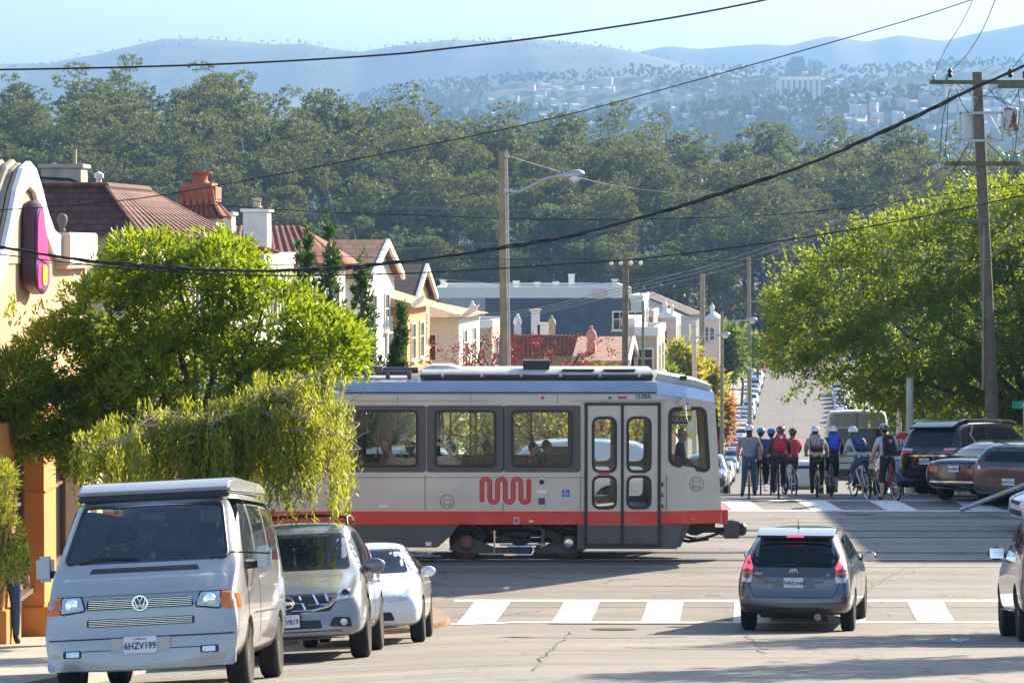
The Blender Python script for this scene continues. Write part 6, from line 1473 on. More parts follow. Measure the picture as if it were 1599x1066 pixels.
def house(label, Y0, d, w, z_e, roof, rise, wm, rm, ov=.35, tile=False, lower=None, wins=True, X0=None, name='row_house', base=None, rot=ST, group=None, hipk=None):
    X0 = facade_x(Y0) if X0 is None else X0; z0 = zp(Y0+d/2)-1.2 if base is None else base; H = z_e-z0
    t = thing(name, label, 'house', (X0, Y0, z0), rot, group)
    b = MB(); b.box((-w/2, d/2, H/2), (w, d, H)); b.build('wall', wm, t)
    b = MB(); o = ov; th = .14
    if roof == 'gable_x':      # ridge runs away from the street, gable looks at the street
        R0 = [(-w-o, -o, H-.02), (o, -o, H-.02), (o, d/2, H+rise), (-w-o, d/2, H+rise)]; R1 = [(-w-o, d+o, H-.02), (o, d+o, H-.02), (o, d/2, H+rise), (-w-o, d/2, H+rise)]
        for q in (R0, R1): b.add(q+[(x, y, z+th) for x, y, z in q], [(0, 1, 2, 3), (4, 5, 6, 7), (0, 1, 5, 4), (1, 2, 6, 5), (2, 3, 7, 6), (3, 0, 4, 7)])
        g = MB(); g.prism([(0, H-.02), (d, H-.02), (d/2, H+rise-.05)], -w+.02, -.01, 'x'); g.build('gable', wm, t)
        g = MB()
        for q in (R0, R1):
            a, c = Vector(q[1]), Vector(q[2]); g.add([a+Vector((.02, 0, -.12)), a+Vector((.02, 0, th+.03)), c+Vector((.02, 0, th+.03)), c+Vector((.02, 0, -.12)), a+Vector((-.12, 0, -.12)), a+Vector((-.12, 0, th+.03)), c+Vector((-.12, 0, th+.03)), c+Vector((-.12, 0, -.12))], [(0, 1, 2, 3), (4, 5, 6, 7), (0, 1, 5, 4), (1, 2, 6, 5), (2, 3, 7, 6), (3, 0, 4, 7)])
        g.build('bargeboard', trimw, t)
    elif roof == 'hip':
        k = hipk or min(w, d)/2; rl = [(-w+k*.9, d/2, H+rise), (-k*.9, d/2, H+rise)] if w > d else [(-w/2, k*.9, H+rise), (-w/2, d-k*.9, H+rise)]
        E = [(-w-o, -o, H-.02), (o, -o, H-.02), (o, d+o, H-.02), (-w-o, d+o, H-.02)]
        if w > d: b.add(E+rl, [(0, 1, 5, 4), (1, 2, 5), (2, 3, 4, 5), (3, 0, 4), (0, 3, 2, 1)])
        else: b.add(E+rl, [(0, 1, 4), (1, 2, 5, 4), (2, 3, 5), (3, 0, 4, 5), (0, 3, 2, 1)])
        if tile:
            if w > d: tiles_on(b, E[0], E[1], rl[1], rl[0], .3); tiles_on(b, E[1], E[2], rl[1], rl[1], .3)
            else: tiles_on(b, E[0], E[1], rl[0], rl[0], .3); tiles_on(b, E[1], E[2], rl[1], rl[0], .3)
    elif roof == 'mansard':
        E = [(-w-o, -o, H-.02), (o, -o, H-.02), (o, d+o, H-.02), (-w-o, d+o, H-.02)]; T = [(-w+1, 1.4, H+rise), (-1.0, 1.4, H+rise), (-1.0, 6.6, H+rise), (-w+1, 6.6, H+rise)]
        b.add(E+T, [(0, 1, 5, 4), (1, 2, 6, 5), (2, 3, 7, 6), (3, 0, 4, 7), (4, 5, 6, 7), (0, 3, 2, 1)])
        tiles_on(b, T[0], T[1], T[1], T[0], .5, .001); b.tube([T[0], T[1]], .11, 8); b.tube([T[1], T[2]], .11, 8); b.tube([E[1], T[1]], .07, 6)
        for k in range(18): b.tube([Vector(T[1]).lerp(Vector(T[2]), k/17)+Vector((-.1, 0, .05)), Vector(E[1]).lerp(Vector(E[2]), k/17)+Vector((0, 0, .03))], .035, 5)
    elif roof == 'shed_x':
        b.prism([(-w-o, H+.02), (o, H+.02-0), (o, H+.16), (-w*.55, H+rise), (-w-o, H+rise)], -o, d+o, 'y')
    else:
        b.box((-w/2, d/2, H+.05), (w-.3, d-.3, .1)); g = MB(); ring(g, [(-w-.06, -.06), (.06, -.06), (.06, d+.06), (-w-.06, d+.06)], [(-w+.2, .2), (-.2, .2), (-.2, d-.2), (-w+.2, d-.2)], H-.15, H+rise, 'z'); g.build('parapet', trimw, t)
    b.build('roof', rm, t)
    if wins:
        Mx = lambda y, z: Matrix.Translation((0.0, y, z)) @ Matrix.Rotation(math.pi/2, 4, 'Z')
        for z in (H-1.5, H-4.3):
            for y in (d*.28, d*.72): window(t, Mx(y, z), 1.25, 1.5)
        for x in (-1.6, -w*.6): window(t, Matrix.Translation((x, 0, H-1.5)), .9, 1.2)
    return t
def chimney(t, c, s, h, m, cap=trimw, name='chimney', pot=None):
    b = MB(); b.box((c[0], c[1], c[2]+h/2), (s[0], s[1], h)); b.box((c[0], c[1], c[2]+h+.06), (s[0]+.16, s[1]+.16, .12), 1); o = b.build(name, [m, cap], t, bevel=.02)
    if pot: q = MB(); q.lathe([(.16, 0), (.19, .05), (.13, .1), (.15, .32), (.2, .36), (.001, .37)], 14, 0, Matrix.Translation((c[0], c[1], c[2]+h+.12))); q.build('chimney_pot', pot, o, True)
    return o
# -- corner shop, left foreground
def corner_shop():
    t = thing('corner_shop', 'tan stucco corner shop with orange pilasters and a curved white-trimmed tiled gable', 'building', (-7.4, 38, 0)); 
    tan = wall_m('tan_stucco', (.50, .32, .20), .12); org = wall_m('orange_stucco', (.60, .25, .07), .12); tilg = mat('grey_roof_tile', (.30, .27, .20), .9, 0, .35, 6, .6); creamp = wall_m('cream_parapet', (.66, .54, .40))
    z0 = -.6; b = MB(); b.box((-3.5, 5.85, (6.0+z0)/2), (7, 11.7, 6.0-z0)); b.build('wall', tan, t)
    P = [(2.6, 5.9), (3.0, 5.95), (3.4, 6.1), (3.9, 6.5), (4.4, 6.95), (5.0, 7.28), (5.6, 7.40), (6.2, 7.30), (6.8, 6.98), (7.3, 6.65), (7.9, 6.38), (8.6, 6.28), (8.6, 5.9)]
    b = MB(); b.prism(P, -.02, .03, 'x'); b.build('gable_wall', tan, t)
    b = MB(); b.prism([(y, z+.02) for y, z in P], -4.5, -.04, 'x')
    for k in range(26):
        x = -.16-.17*k
        b.tube([(x, y, z+.02) for y, z in P[1:-1]], .055, 6)
    b.build('barrel_roof', tilg, t)
    Q = [Vector((0, y, z)) for y, z in P[0:-1]]; V = []; b = MB()
    for i, q in enumerate(Q):
        d = (Q[min(i+1, len(Q)-1)]-Q[max(i-1, 0)]).normalized(); n_ = Vector((0, -d.z, d.y)); n_ = n_ if n_.z > 0 else -n_
        a = q+n_*.04; c = q-n_*.34; V += [(.05, a.y, a.z), (.12, a.y, a.z), (.12, c.y, c.z), (.05, c.y, c.z)]
    b.add(V, [(4*i+k, 4*i+(k+1) % 4, 4*i+4+(k+1) % 4, 4*i+4+k) for i in range(len(Q)-1) for k in range(4)]+[(0, 1, 2, 3), tuple(4*len(Q)-4+i for i in range(4))]); b.build('gable_trim', trimw, t)
    b = MB(); b.box((-.3, 10.2, 6.12), (1.1, 3.1, .52)); b.box((-.3, 10.2, 5.83), (1.0, 3.0, .08)); b.build('parapet_block', creamp, t, bevel=.02)
    b = MB(); b.box((-3.4, 11.72, 3.0), (6.9, .1, 6.2)); b.build('rear_wall', creamp, t)
    for y, w_, m in ((6.0, 1.15, org), (9.9, .9, creamp), (2.4, 1.1, org), (11.3, .7, creamp)):
        zb = zroad(-7, 38+y)
        b = MB(); b.box((.16, y, 1.75+zb/2), (.34, w_, 3.5)); b.box((.18, y, zb+.45), (.42, w_+.1, .55)); b.box((.18, y, 2.45), (.37, w_+.03, .03)); b.build('pilaster', m, t, bevel=.012)
    for y, w_ in ((4.2, 2.0), (8.1, 2.2)):
        M = Matrix.Translation((.0, y, 2.1)) @ Matrix.Rotation(math.pi/2, 4, 'Z'); window(t, M, w_, 2.0, mat('dark_frame', (.12, .07, .05), .6), 1, 'shop_window')
    b = MB(); b.prism([(0, 3.95), (0, 3.80), (.5, 3.4), (.5, 3.55)], 4.6, 6.6, 'y'); b.build('awning', mat('red_awning', (.62, .06, .03), .8, 0, .1, 4), t)
    q = thing('stone_urn', 'dark weathered urn finial standing on the cream parapet of the corner shop', 'finial', (-7.36, 47.2, 6.39))
    b = MB(); b.lathe([(.10, 0), (.12, .05), (.07, .12), (.13, .24), (.175, .38), (.165, .5), (.10, .58), (.001, .6)], 18, 0, Matrix.Scale(.5, 4)); b.build('urn', mat('dark_stone', (.14, .14, .13), .8, 0, .3, 8, .4), q, True)
    q = thing('black_lamp', 'black lamp bracket on top of the tiled gable at the left edge', 'lamp', (-8.35, 43.4, 7.35)); b = MB(); b.tube([(0, 0, 0), (.02, 0, .3), (.10, 0, .42), (.10, 0, .62)], [.05, .045, .05, .03], 8); b.ball((.08, 0, .66), (.09, .07, .06), 10); b.build('bracket', blackp, q, True)
    s = thing('bell_sign', 'magenta and purple bell-shaped sign with a yellow clapper on the tan gable wall', 'sign', (-7.35, 43.2, 0))
    pur = mat('sign_purple', (.10, .03, .16), .4, 0, .1, 3); mag = mat('sign_magenta', (.75, .02, .22), .4, 0, .05, 3); yl = mat('sign_yellow', (.85, .5, .02), .4, 0, .05, 3)
    O = rpoly([(.02, 5.95), (.10, 7.0), (.45, 7.22), (.85, 7.0), (1.20, 6.2), (1.36, 5.75), (1.30, 5.55), (.95, 5.35), (.55, 5.42), (.05, 5.55)], .2, 4); O = [(y, 4.65+(z-5.35)*.78+.05) for y, z in O]; O = [(y, z+ .0) for y, z in O]
    zmin = min(z for y, z in O); zmax = max(z for y, z in O); O = [(y, 5.42+(z-zmin)/(zmax-zmin)*1.42) for y, z in O]
    b = MB(); b.prism(O, 0, .20, 'x'); b.build('sign_box', mat('sign_box_dark', (.045, .02, .06), .45, 0, .15, 3), s, bevel=.02)
    b = MB(); b.prism(inset(O, .04), .20, .215, 'x'); f = b.build('sign_face', pur, s)
    b = MB(); b.prism(inset([(.1, 5.2), (1.15, 5.0), (1.05, 5.35), (.75, 5.75), (.45, 5.95), (.15, 5.85)], 0) if 0 else rpoly([(.08, 5.98), (1.12, 5.88), (.98, 6.22), (.74, 6.58), (.42, 6.74), (.15, 6.6)], .12), .216, .235, 'x'); b.build('bell', mag, f)
    b = MB(); b.prism(rpoly([(.14, 5.50), (1.10, 5.60), (1.16, 5.80), (.12, 5.9)], .15), .216, .23, 'x'); b.build('bell_rim', mag, f)
    b = MB(); b.prism(rpoly([(.45, 5.56), (.86, 5.56), (.88, 5.86), (.45, 5.88)], .12), .232, .25, 'x'); b.build('clapper', yl, f)
    q = thing('purple_sign', 'small purple and white sign strip on the shop wall behind the tree crown', 'sign', (-7.36, 44.6, 4.05)); b = MB(); b.box((0.06, .8, 0), (.08, 1.6, .28)); o = b.build('sign_board', trimw, q); b = MB(); b.box((.11, .8, .05), (.015, 1.4, .1)); b.build('lettering_band', pur, o)
corner_shop()
# -- the row houses
h = house('cream house with a dark red shingled hip roof beside the corner shop gable', 76, 12, 14, 6.45, 'mansard', 1.32, cream_w, shingle, .4)
H = 6.45-(zp(82)-1.2)
o = chimney(h, (-3.3, 6.0, H+1.0), (1.15, .8), .92, mat('stained_concrete', (.46, .42, .34), .9, 0, .25, 3, .3), mat('stained_concrete', (.46, .42, .34)), 'rooftop_box'); b = MB(); b.box((-3.0, 6.0, H+2.25), (.10, .10, .45)); b.build('post', mat('old_timber', (.32, .27, .15), .9), o)
for x in (-2.3, -4.8): b = MB(); b.tube([(x, 6, H+1.0), (x, 6, H+1.7)], .08, 10); b.lathe([(.14, 0), (.14, .12), (.001, .2)], 12, 0, Matrix.Translation((x, 6, H+1.65))); b.build('vent_pipe', trimw, h, True)
b = MB(); b.tube([(-4.6, 5.4, H+1.35), (-3.9, 5.4, H+1.65), (-3.0, 5.4, H+1.6), (-2.5, 5.4, H+1.4)], .04, 7); b.build('flue_pipe', blackp, h, True)
h = house('white house with a terracotta tiled turret chimney behind the shingled hip roof', 89, 6.0, 9, 6.0, 'hip', .8, white_w, clay, .4, True)
H = 6.0-(zp(92)-1.2)
b = MB(); cx_, cy_ = -.95-.35, 2.2
b.box((cx_, cy_, H+.55), (1.25, 1.25, 1.3)); o = b.build('chimney', white_w, h)
b = MB(); P4 = [(-.8, -.8), (.8, -.8), (.8, .8), (-.8, .8)]; b.add([(cx_+x, cy_+y, H+1.05) for x, y in P4]+[(cx_+x*.6, cy_+y*.6, H+1.45) for x, y in P4], [(0, 1, 5, 4), (1, 2, 6, 5), (2, 3, 7, 6), (3, 0, 4, 7), (4, 5, 6, 7)])
for k in range(9):
    t_ = -.8+k*.2
    for a, c in (((t_, -.8), (t_*.6, -.48)), ((.8, t_), (.48, t_*.6))): b.tube([(cx_+a[0], cy_+a[1], H+1.07), (cx_+c[0], cy_+c[1], H+1.47)], .075, 6)
b.build('tile_skirt', clay, o)
b = MB(); b.box((cx_, cy_, H+1.8), (1.15, 1.15, .7)); b.build('terracotta_hood', terracotta, o, bevel=.12)
b = MB()
for k in range(6): b.prism([(cx_-.57+k*.2, H+1.45), (cx_-.57+k*.2+.17, H+1.45), (cx_-.57+k*.2+.085, H+1.95)], cy_-.62, cy_-.56, 'y')
b.lathe([(.32, 0), (.22, .12), (.22, .26), (.38, .34), (.38, .38), (.001, .38)], 18, 0, Matrix.Translation((cx_, cy_, H+2.13))); b.build('chimney_pot', terracotta, o, True)
h = house('low white house with two boxy white chimneys under the power lines', 96.5, 5.8, 8, 5.7, 'flat', .25, white_w, grey_w, X0=facade_x(96.5)-.3); H = 5.7-(zp(99.4)-1.2)
chimney(h, (-1.7, 1.5, H), (.8, .75), 1.5, white_w); chimney(h, (-1.0, 4.2, H), (.85, .85), 1.65, white_w, pot=mat('tan_pot', (.45, .36, .25), .8))
house('house with a clay barrel-tile hip roof left of the twisted junipers', 103.5, 8.5, 10, 5.5, 'hip', 1.4, white_w, clay, .45, True, hipk=1.2)
h = house('white-trimmed house with a plain brown gable roof behind the tallest juniper', 117, 8.5, 9, 4.85, 'gable_x', 1.45, white_w, shingle_br, .4); 
for y in (1.2, 2.6, 5.9, 7.3): b = MB(); b.box((.06, y, 6.4), (.10, .22, 4.6)); b.build('column', trimw, h)
h = house('peach house with a dark gable roof and an orange gable face', 131, 6.5, 8.5, 3.75, 'gable_x', 1.45, peach_w, shingle_dk, .35); chimney(h, (-1.8, 1.5, 3.75-(zp(134)-1.2)+.3), (.5, .5), 1.0, mint_w)
h = house('peach house with pale tiled roof sloping towards the street and curled white eave ends', 124.5, 6.4, 7, 3.5, 'shed_x', 1.3, peach_w, clay_lt, .4, X0=facade_x(124.5)+.7); H = 3.5-(zp(127.7)-1.2)
b = MB(); b.prism([(.3, H), (.75, H+.35), (.85, H+.55), (.6, H+.5), (.2, H+.15)], -.42, -.25, 'y'); b.build('eave_scroll', trimw, h)
b = MB(); b.prism([(0, H-3.1), (.9, H-3.5), (.9, H-3.4), (0, H-2.9)], .3, 6.0, 'y'); tiles_on(b, (.9, .3, H-3.4), (.9, 6, H-3.4), (0, 6, H-2.9), (0, .3, H-2.9), .3); b.build('porch_roof', clay_lt, h)
h = house('pale mint house with a cream hip roof just left of the red plum tree', 140, 9, 8.5, 2.75, 'hip', 1.1, mint_w, clay_lt, .45, X0=facade_x(140)+1.1); H = 2.75-(zp(144)-1.2)
b = MB(); b.prism([(.3, H), (.9, H+.35), (1.05, H+.65), (.7, H+.55), (.2, H+.15)], -.5, -.25, 'y'); b.build('eave_scroll', trimw, h)
b = MB(); b.prism([(0, H-2.6), (.9, H-3.0), (.9, H-2.9), (0, H-2.4)], -.3, 8.0, 'y'); tiles_on(b, (.9, 0, H-2.9), (.9, 8, H-2.9), (0, 8, H-2.4), (0, 0, H-2.4), .3); b.build('porch_roof', clay_lt, h)
# -- centre group
def boxhouse(label, px0, px1, pytop, Y, d, wm, roofm, name='house', cat_rise=.3, roof='flat', wins=True, rot=ST, ov=.1, tile=False):
    a, c = W(px0, pytop, Y), W(px1, pytop, Y)
    return house(label, Y, d, c.x-a.x, a.z, roof, cat_rise, wm, roofm, X0=c.x, wins=wins, name=name, rot=rot, ov=ov, tile=tile)
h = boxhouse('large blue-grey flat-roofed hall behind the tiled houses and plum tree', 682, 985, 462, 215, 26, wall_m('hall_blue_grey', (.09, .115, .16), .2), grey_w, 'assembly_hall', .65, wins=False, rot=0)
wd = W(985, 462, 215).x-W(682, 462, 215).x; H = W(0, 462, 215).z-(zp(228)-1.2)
b = MB(); b.box((-wd*.87, -.03, H-1.0), (wd*.24, .06, 1.7)); b.build('sunlit_wall_patch', wall_m('hall_wall_sunlit', (.36, .36, .38)), h)  # sunlit stretch of the hall wall, put in as a paler slab
for k, (f, hh) in enumerate(((.03, .5), (.41, .4), (.52, .3), (.70, .9), (.93, .5), (.62, .3))): b = MB(); b.box((-wd*(1-f), 1+k, H+.65+hh/2), (.35+.1*(k % 2), .4, hh)); b.box((-wd*(1-f), 1+k, H+.65+hh), (.55, .5, .1)); b.build('roof_vent', trimw, h)
b = MB(); b.box((-wd*.16, -.1, H+.2), (1.1, .3, .8)); b.build('satellite_cover', pink_w, h, bevel=.05)
h = boxhouse('white-walled tall building edge catching the sun at the right end of the hall', 985, 1003, 468, 205, 8, white_w, grey_w, 'white_tower_house', .35, rot=ST)
h = boxhouse('cream house with a long parapet of dark red barrel tiles behind the plum tree', 770, 898, 553, 165, 9, cream_w, grey_w, 'tiled_parapet_house', .25, rot=0)
wd = W(898, 553, 165).x-W(770, 553, 165).x; H = W(0, 553, 165).z-(zp(169.5)-1.2); b = MB(); e = [(-wd-.1, -.75, H-.05), (.1, -.75, H-.05), (.1, 0, H+1.1), (-wd-.1, 0, H+1.1)]; b.add(e+[(.1, .3, H+1.1), (-wd-.1, .3, H+1.1), (-wd-.1, .3, H-.05), (.1, .3, H-.05)], [(0, 1, 2, 3), (3, 2, 4, 5), (1, 7, 4, 2), (0, 3, 5, 6), (0, 6, 7, 1)]); tiles_on(b, *e, .23, .085); b.build('tile_roof', clay, h)
def fin(h, x, z, s, m, y=1.0):
    b = MB(); b.box((x, y, z+.25*s), (.42*s, .42*s, .5*s)); b.lathe([(.12, .5), (.22, .62), (.26, .8), (.2, 1.0), (.07, 1.12), (.10, 1.2), (.001, 1.3)], 12, 0, Matrix.Translation((x, y, z)) @ Matrix.Scale(s, 4)); b.build('finial', m, h, True)
for f, s, m in ((.30, 1.0, trimw), (.72, .9, cream_w)): fin(h, -wd*(1-f), H+1.05, s, m)
b = MB(); b.box((-wd*.48, 2, H+1.7), (.5, .5, 1.5)); b.box((-wd*.48, 2, H+2.5), (.7, .6, .12)); b.build('chimney', trimw, h); b = MB(); b.box((-wd*.38, 2, H+1.3), (.7, .5, .7)); b.box((-wd*.38, 2, H+1.7), (.9, .6, .12)); b.build('chimney', trimw, h)
h = boxhouse('tan house with a boxy ochre parapet left of the lamp pole', 720, 768, 508, 160, 8, wall_m('ochre_stucco', (.46, .38, .24)), grey_w, 'ochre_house', .3); fin(h, -1.2, W(0, 508, 160).z-(zp(164)-1.2)+.2, .9, trimw)
h = boxhouse('rose-red house with tan gable roof slopes above the tram roof', 905, 972, 566, 150, 8, rose_w, clay_lt, 'rose_house', 1.1, 'gable_x', ov=.4); fin(h, -1.7, W(0, 566, 150).z-(zp(154)-1.2)+.5, 1.1, rose_w)
b = MB(); b.box((-1.0, -.3, 7.0), (1.0, .5, .25)); b.build('balcony', trimw, h)
h = boxhouse('pink-white house with ornate ledges right of the rose-red house', 972, 990, 505, 160, 8, pink_w, grey_w, 'pink_house', .3)
h = boxhouse('cream stepped house beside the green pole above the tram roof', 992, 1026, 520, 158, 9, cream_w, grey_w, 'cream_house', .35)
b = MB(); b.box((-.5, -.2, 7.8), (1.2, .4, .4)); b.box((-.5, -.35, 6.5), (1.0, .4, 1.6)); b.build('bay_window', wall_m('ochre_stucco', (.46, .38, .24)), h)
h = boxhouse('white gabled house with an ornate stepped chimney beyond the yellowing tree', 1052, 1092, 492, 262, 10, white_w, shingle_dk, 'gabled_house', 1.9, 'gable_x', rot=R(60), ov=.3); fin(h, -1.5, 16.6, 1.6, trimw, 4.5)
h = boxhouse('low white-roofed house left of the ornate gabled house', 1018, 1056, 496, 240, 9, white_w, trimw, 'white_house', .6, 'hip'); fin(h, -1.0, W(0, 496, 240).z-(zp(244)-1.2)+.3, .9, trimw); fin(h, -.4, W(0, 496, 240).z-(zp(244)-1.2)+.3, .7, trimw); b = MB(); b.box((-.4, -.3, 10), (1.4, .3, .3)); b.build('red_awning', rose_w, h)
boxhouse('dark red house strip squeezed between cream house and white-roofed house', 1002, 1020, 492, 232, 8, rose_w, clay, 'red_house', .4)
h = boxhouse('pinkish house with rounded ornaments right of the ornate gabled house', 1098, 1124, 498, 290, 9, pink_w, trimw, 'pink_gable_house', .6, 'hip'); fin(h, -.8, W(0, 498, 290).z-(zp(294)-1.2)+.3, 1.0, trimw)
# more roofs stepping down beyond, between the row and the forest
for i, (px, py, Y, w_, m, rf) in enumerate([(690, 520, 190, 60, white_w, clay), (1110, 560, 330, 26, cream_w, clay), (660, 470, 240, 40, cream_w, shingle_br), (560, 440, 260, 60, white_w, clay), (440, 430, 250, 70, cream_w, shingle_dk)]):
    boxhouse(['white house glimpsed between mint house and hall', 'cream house low by the far street trees', 'cream house with brown roof behind the dark gable', 'white house with clay roof hidden behind the junipers', 'cream house with dark roof behind the tiled hip roof'][i], px, px+w_, py, Y, 9, m, rf, 'row_house', 1.0, 'hip', wins=False, ov=.3)
# -- building beyond the right edge: throws the shade over the tram lane
t = thing('corner_building', 'building beyond the right edge that shades the tram lane and far crosswalk', 'building', (27.0, 83, -.9)); b = MB(); b.box((0, 0, 4.8), (14.5, 24, 9.6)); b.build('wall', cream_w, t); b = MB(); b.box((0, 0, 9.75), (14.9, 24.4, .3)); b.build('roof', grey_w, t)
for x in (-5, -1.5, 2, 5.5):
    for z in (2.5, 6.3): window(t, Matrix.Translation((x, -12, z)), 1.4, 1.5)
# ================================================================ PEOPLE AND BICYCLES
skin = mat('skin', (.50, .30, .20), .6, 0, .08, 8); skin_d = mat('skin_dark', (.25, .13, .08), .6, 0, .08, 8); shoe = mat('shoe_dark', (.03, .03, .035), .7, 0, .2, 20)
hairm = mat('dark_hair', (.02, .014, .01), .6, 0, .3, 40); hair_g = mat('grey_hair', (.30, .28, .26), .7, 0, .3, 40)
def cloth(n, c): return mat('cloth_'+n, c, .9, 0, .15, 6, .3, bscale=40)
def skinned(joints, edges, rads, levels=2):
    me = bpy.data.meshes.new('sk'); names = list(joints); idx = {n: i for i, n in enumerate(names)}
    me.from_pydata([joints[n] for n in names], [(idx[a], idx[b]) for a, b in edges], [])
    o = bpy.data.objects.new('sk', me); COL.objects.link(o); o.modifiers.new('skin', 'SKIN')
    bpy.context.view_layer.update()
    if not me.skin_vertices: 
        bpy.context.view_layer.objects.active = o; bpy.ops.mesh.customdata_skin_add()
    for n in names:
        v = me.skin_vertices[0].data[idx[n]]; r = rads[n]; v.radius = r if isinstance(r, tuple) else (r, r); v.use_root = (n == 'pelvis')
    md = o.modifiers.new('s', 'SUBSURF'); md.levels = levels; md.render_levels = levels
    r = evalmesh(o); bpy.data.objects.remove(o); return r
POSES = {
 'ride': dict(pelvis=(0, -.22, .98), waist=(0, -.16, 1.12), chest=(0, -.02, 1.33), neck=(0, .07, 1.48), head0=(0, .10, 1.54),
   shL=(-.19, .0, 1.42), elL=(-.26, .16, 1.18), wrL=(-.27, .38, 1.06), haL=(-.27, .46, 1.04), shR=(.19, .0, 1.42), elR=(.26, .16, 1.18), wrR=(.27, .38, 1.06), haR=(.27, .46, 1.04),
   hiL=(-.10, -.20, .93), knL=(-.13, .17, .72), anL=(-.12, .04, .36), toL=(-.12, .20, .30), hiR=(.10, -.20, .93), knR=(.12, .06, .58), anR=(.12, -.02, .16), toR=(.12, .14, .12)),
 'stand': dict(pelvis=(0, -.05, .98), waist=(0, -.03, 1.12), chest=(0, .02, 1.33), neck=(0, .04, 1.50), head0=(0, .06, 1.56),
   shL=(-.2, .0, 1.44), elL=(-.29, .06, 1.18), wrL=(-.28, .22, .98), haL=(-.28, .29, .94), shR=(.2, .0, 1.44), elR=(.29, .08, 1.18), wrR=(.27, .28, 1.02), haR=(.27, .36, .99),
   hiL=(-.09, -.05, .93), knL=(-.12, .05, .50), anL=(-.17, -.02, .08), toL=(-.18, .14, .03), hiR=(.10, -.05, .93), knR=(.13, .05, .50), anR=(.14, -.04, .10), toR=(.14, .12, .06)),
 'sit': dict(pelvis=(0, 0, .52), waist=(0, -.01, .68), chest=(0, .0, .90), neck=(0, .02, 1.07), head0=(0, .03, 1.13),
   shL=(-.19, .0, 1.0), elL=(-.25, .06, .74), wrL=(-.17, .26, .66), haL=(-.13, .33, .65), shR=(.19, .0, 1.0), elR=(.25, .06, .74), wrR=(.17, .26, .66), haR=(.13, .33, .65),
   hiL=(-.10, .03, .50), knL=(-.13, .42, .50), anL=(-.12, .44, .09), toL=(-.12, .60, .04), hiR=(.10, .03, .50), knR=(.13, .42, .50), anR=(.12, .44, .09), toR=(.12, .60, .04)),
 'walk': dict(pelvis=(0, 0, .97), waist=(0, 0, 1.12), chest=(0, .02, 1.35), neck=(0, .03, 1.52), head0=(0, .04, 1.58),
   shL=(-.2, 0, 1.45), elL=(-.26, .02, 1.17), wrL=(-.25, .14, .93), haL=(-.25, .2, .86), shR=(.2, 0, 1.45), elR=(.26, -.06, 1.17), wrR=(.25, .0, .92), haR=(.25, .03, .84),
   hiL=(-.09, 0, .92), knL=(-.10, .10, .50), anL=(-.10, .10, .09), toL=(-.10, .26, .03), hiR=(.09, 0, .92), knR=(.10, .02, .50), anR=(.10, -.18, .12), toR=(.10, -.04, .03))}
ED = [('pelvis', 'waist'), ('waist', 'chest'), ('chest', 'neck'), ('neck', 'head0')]+[(a+s, b+s) for s in 'LR' for a, b in (('sh', 'el'), ('el', 'wr'), ('wr', 'ha'), ('hi', 'kn'), ('kn', 'an'), ('an', 'to'))]+[('chest', 'shL'), ('chest', 'shR'), ('pelvis', 'hiL'), ('pelvis', 'hiR')]
RD = dict(pelvis=(.18, .14), waist=(.165, .125), chest=(.20, .15), neck=.066, head0=.06, shL=.085, elL=.06, wrL=.034, haL=.034, shR=.085, elR=.06, wrR=.034, haR=.034, hiL=.115, knL=.078, anL=.05, toL=.045, hiR=.115, knR=.078, anR=.05, toR=.045)
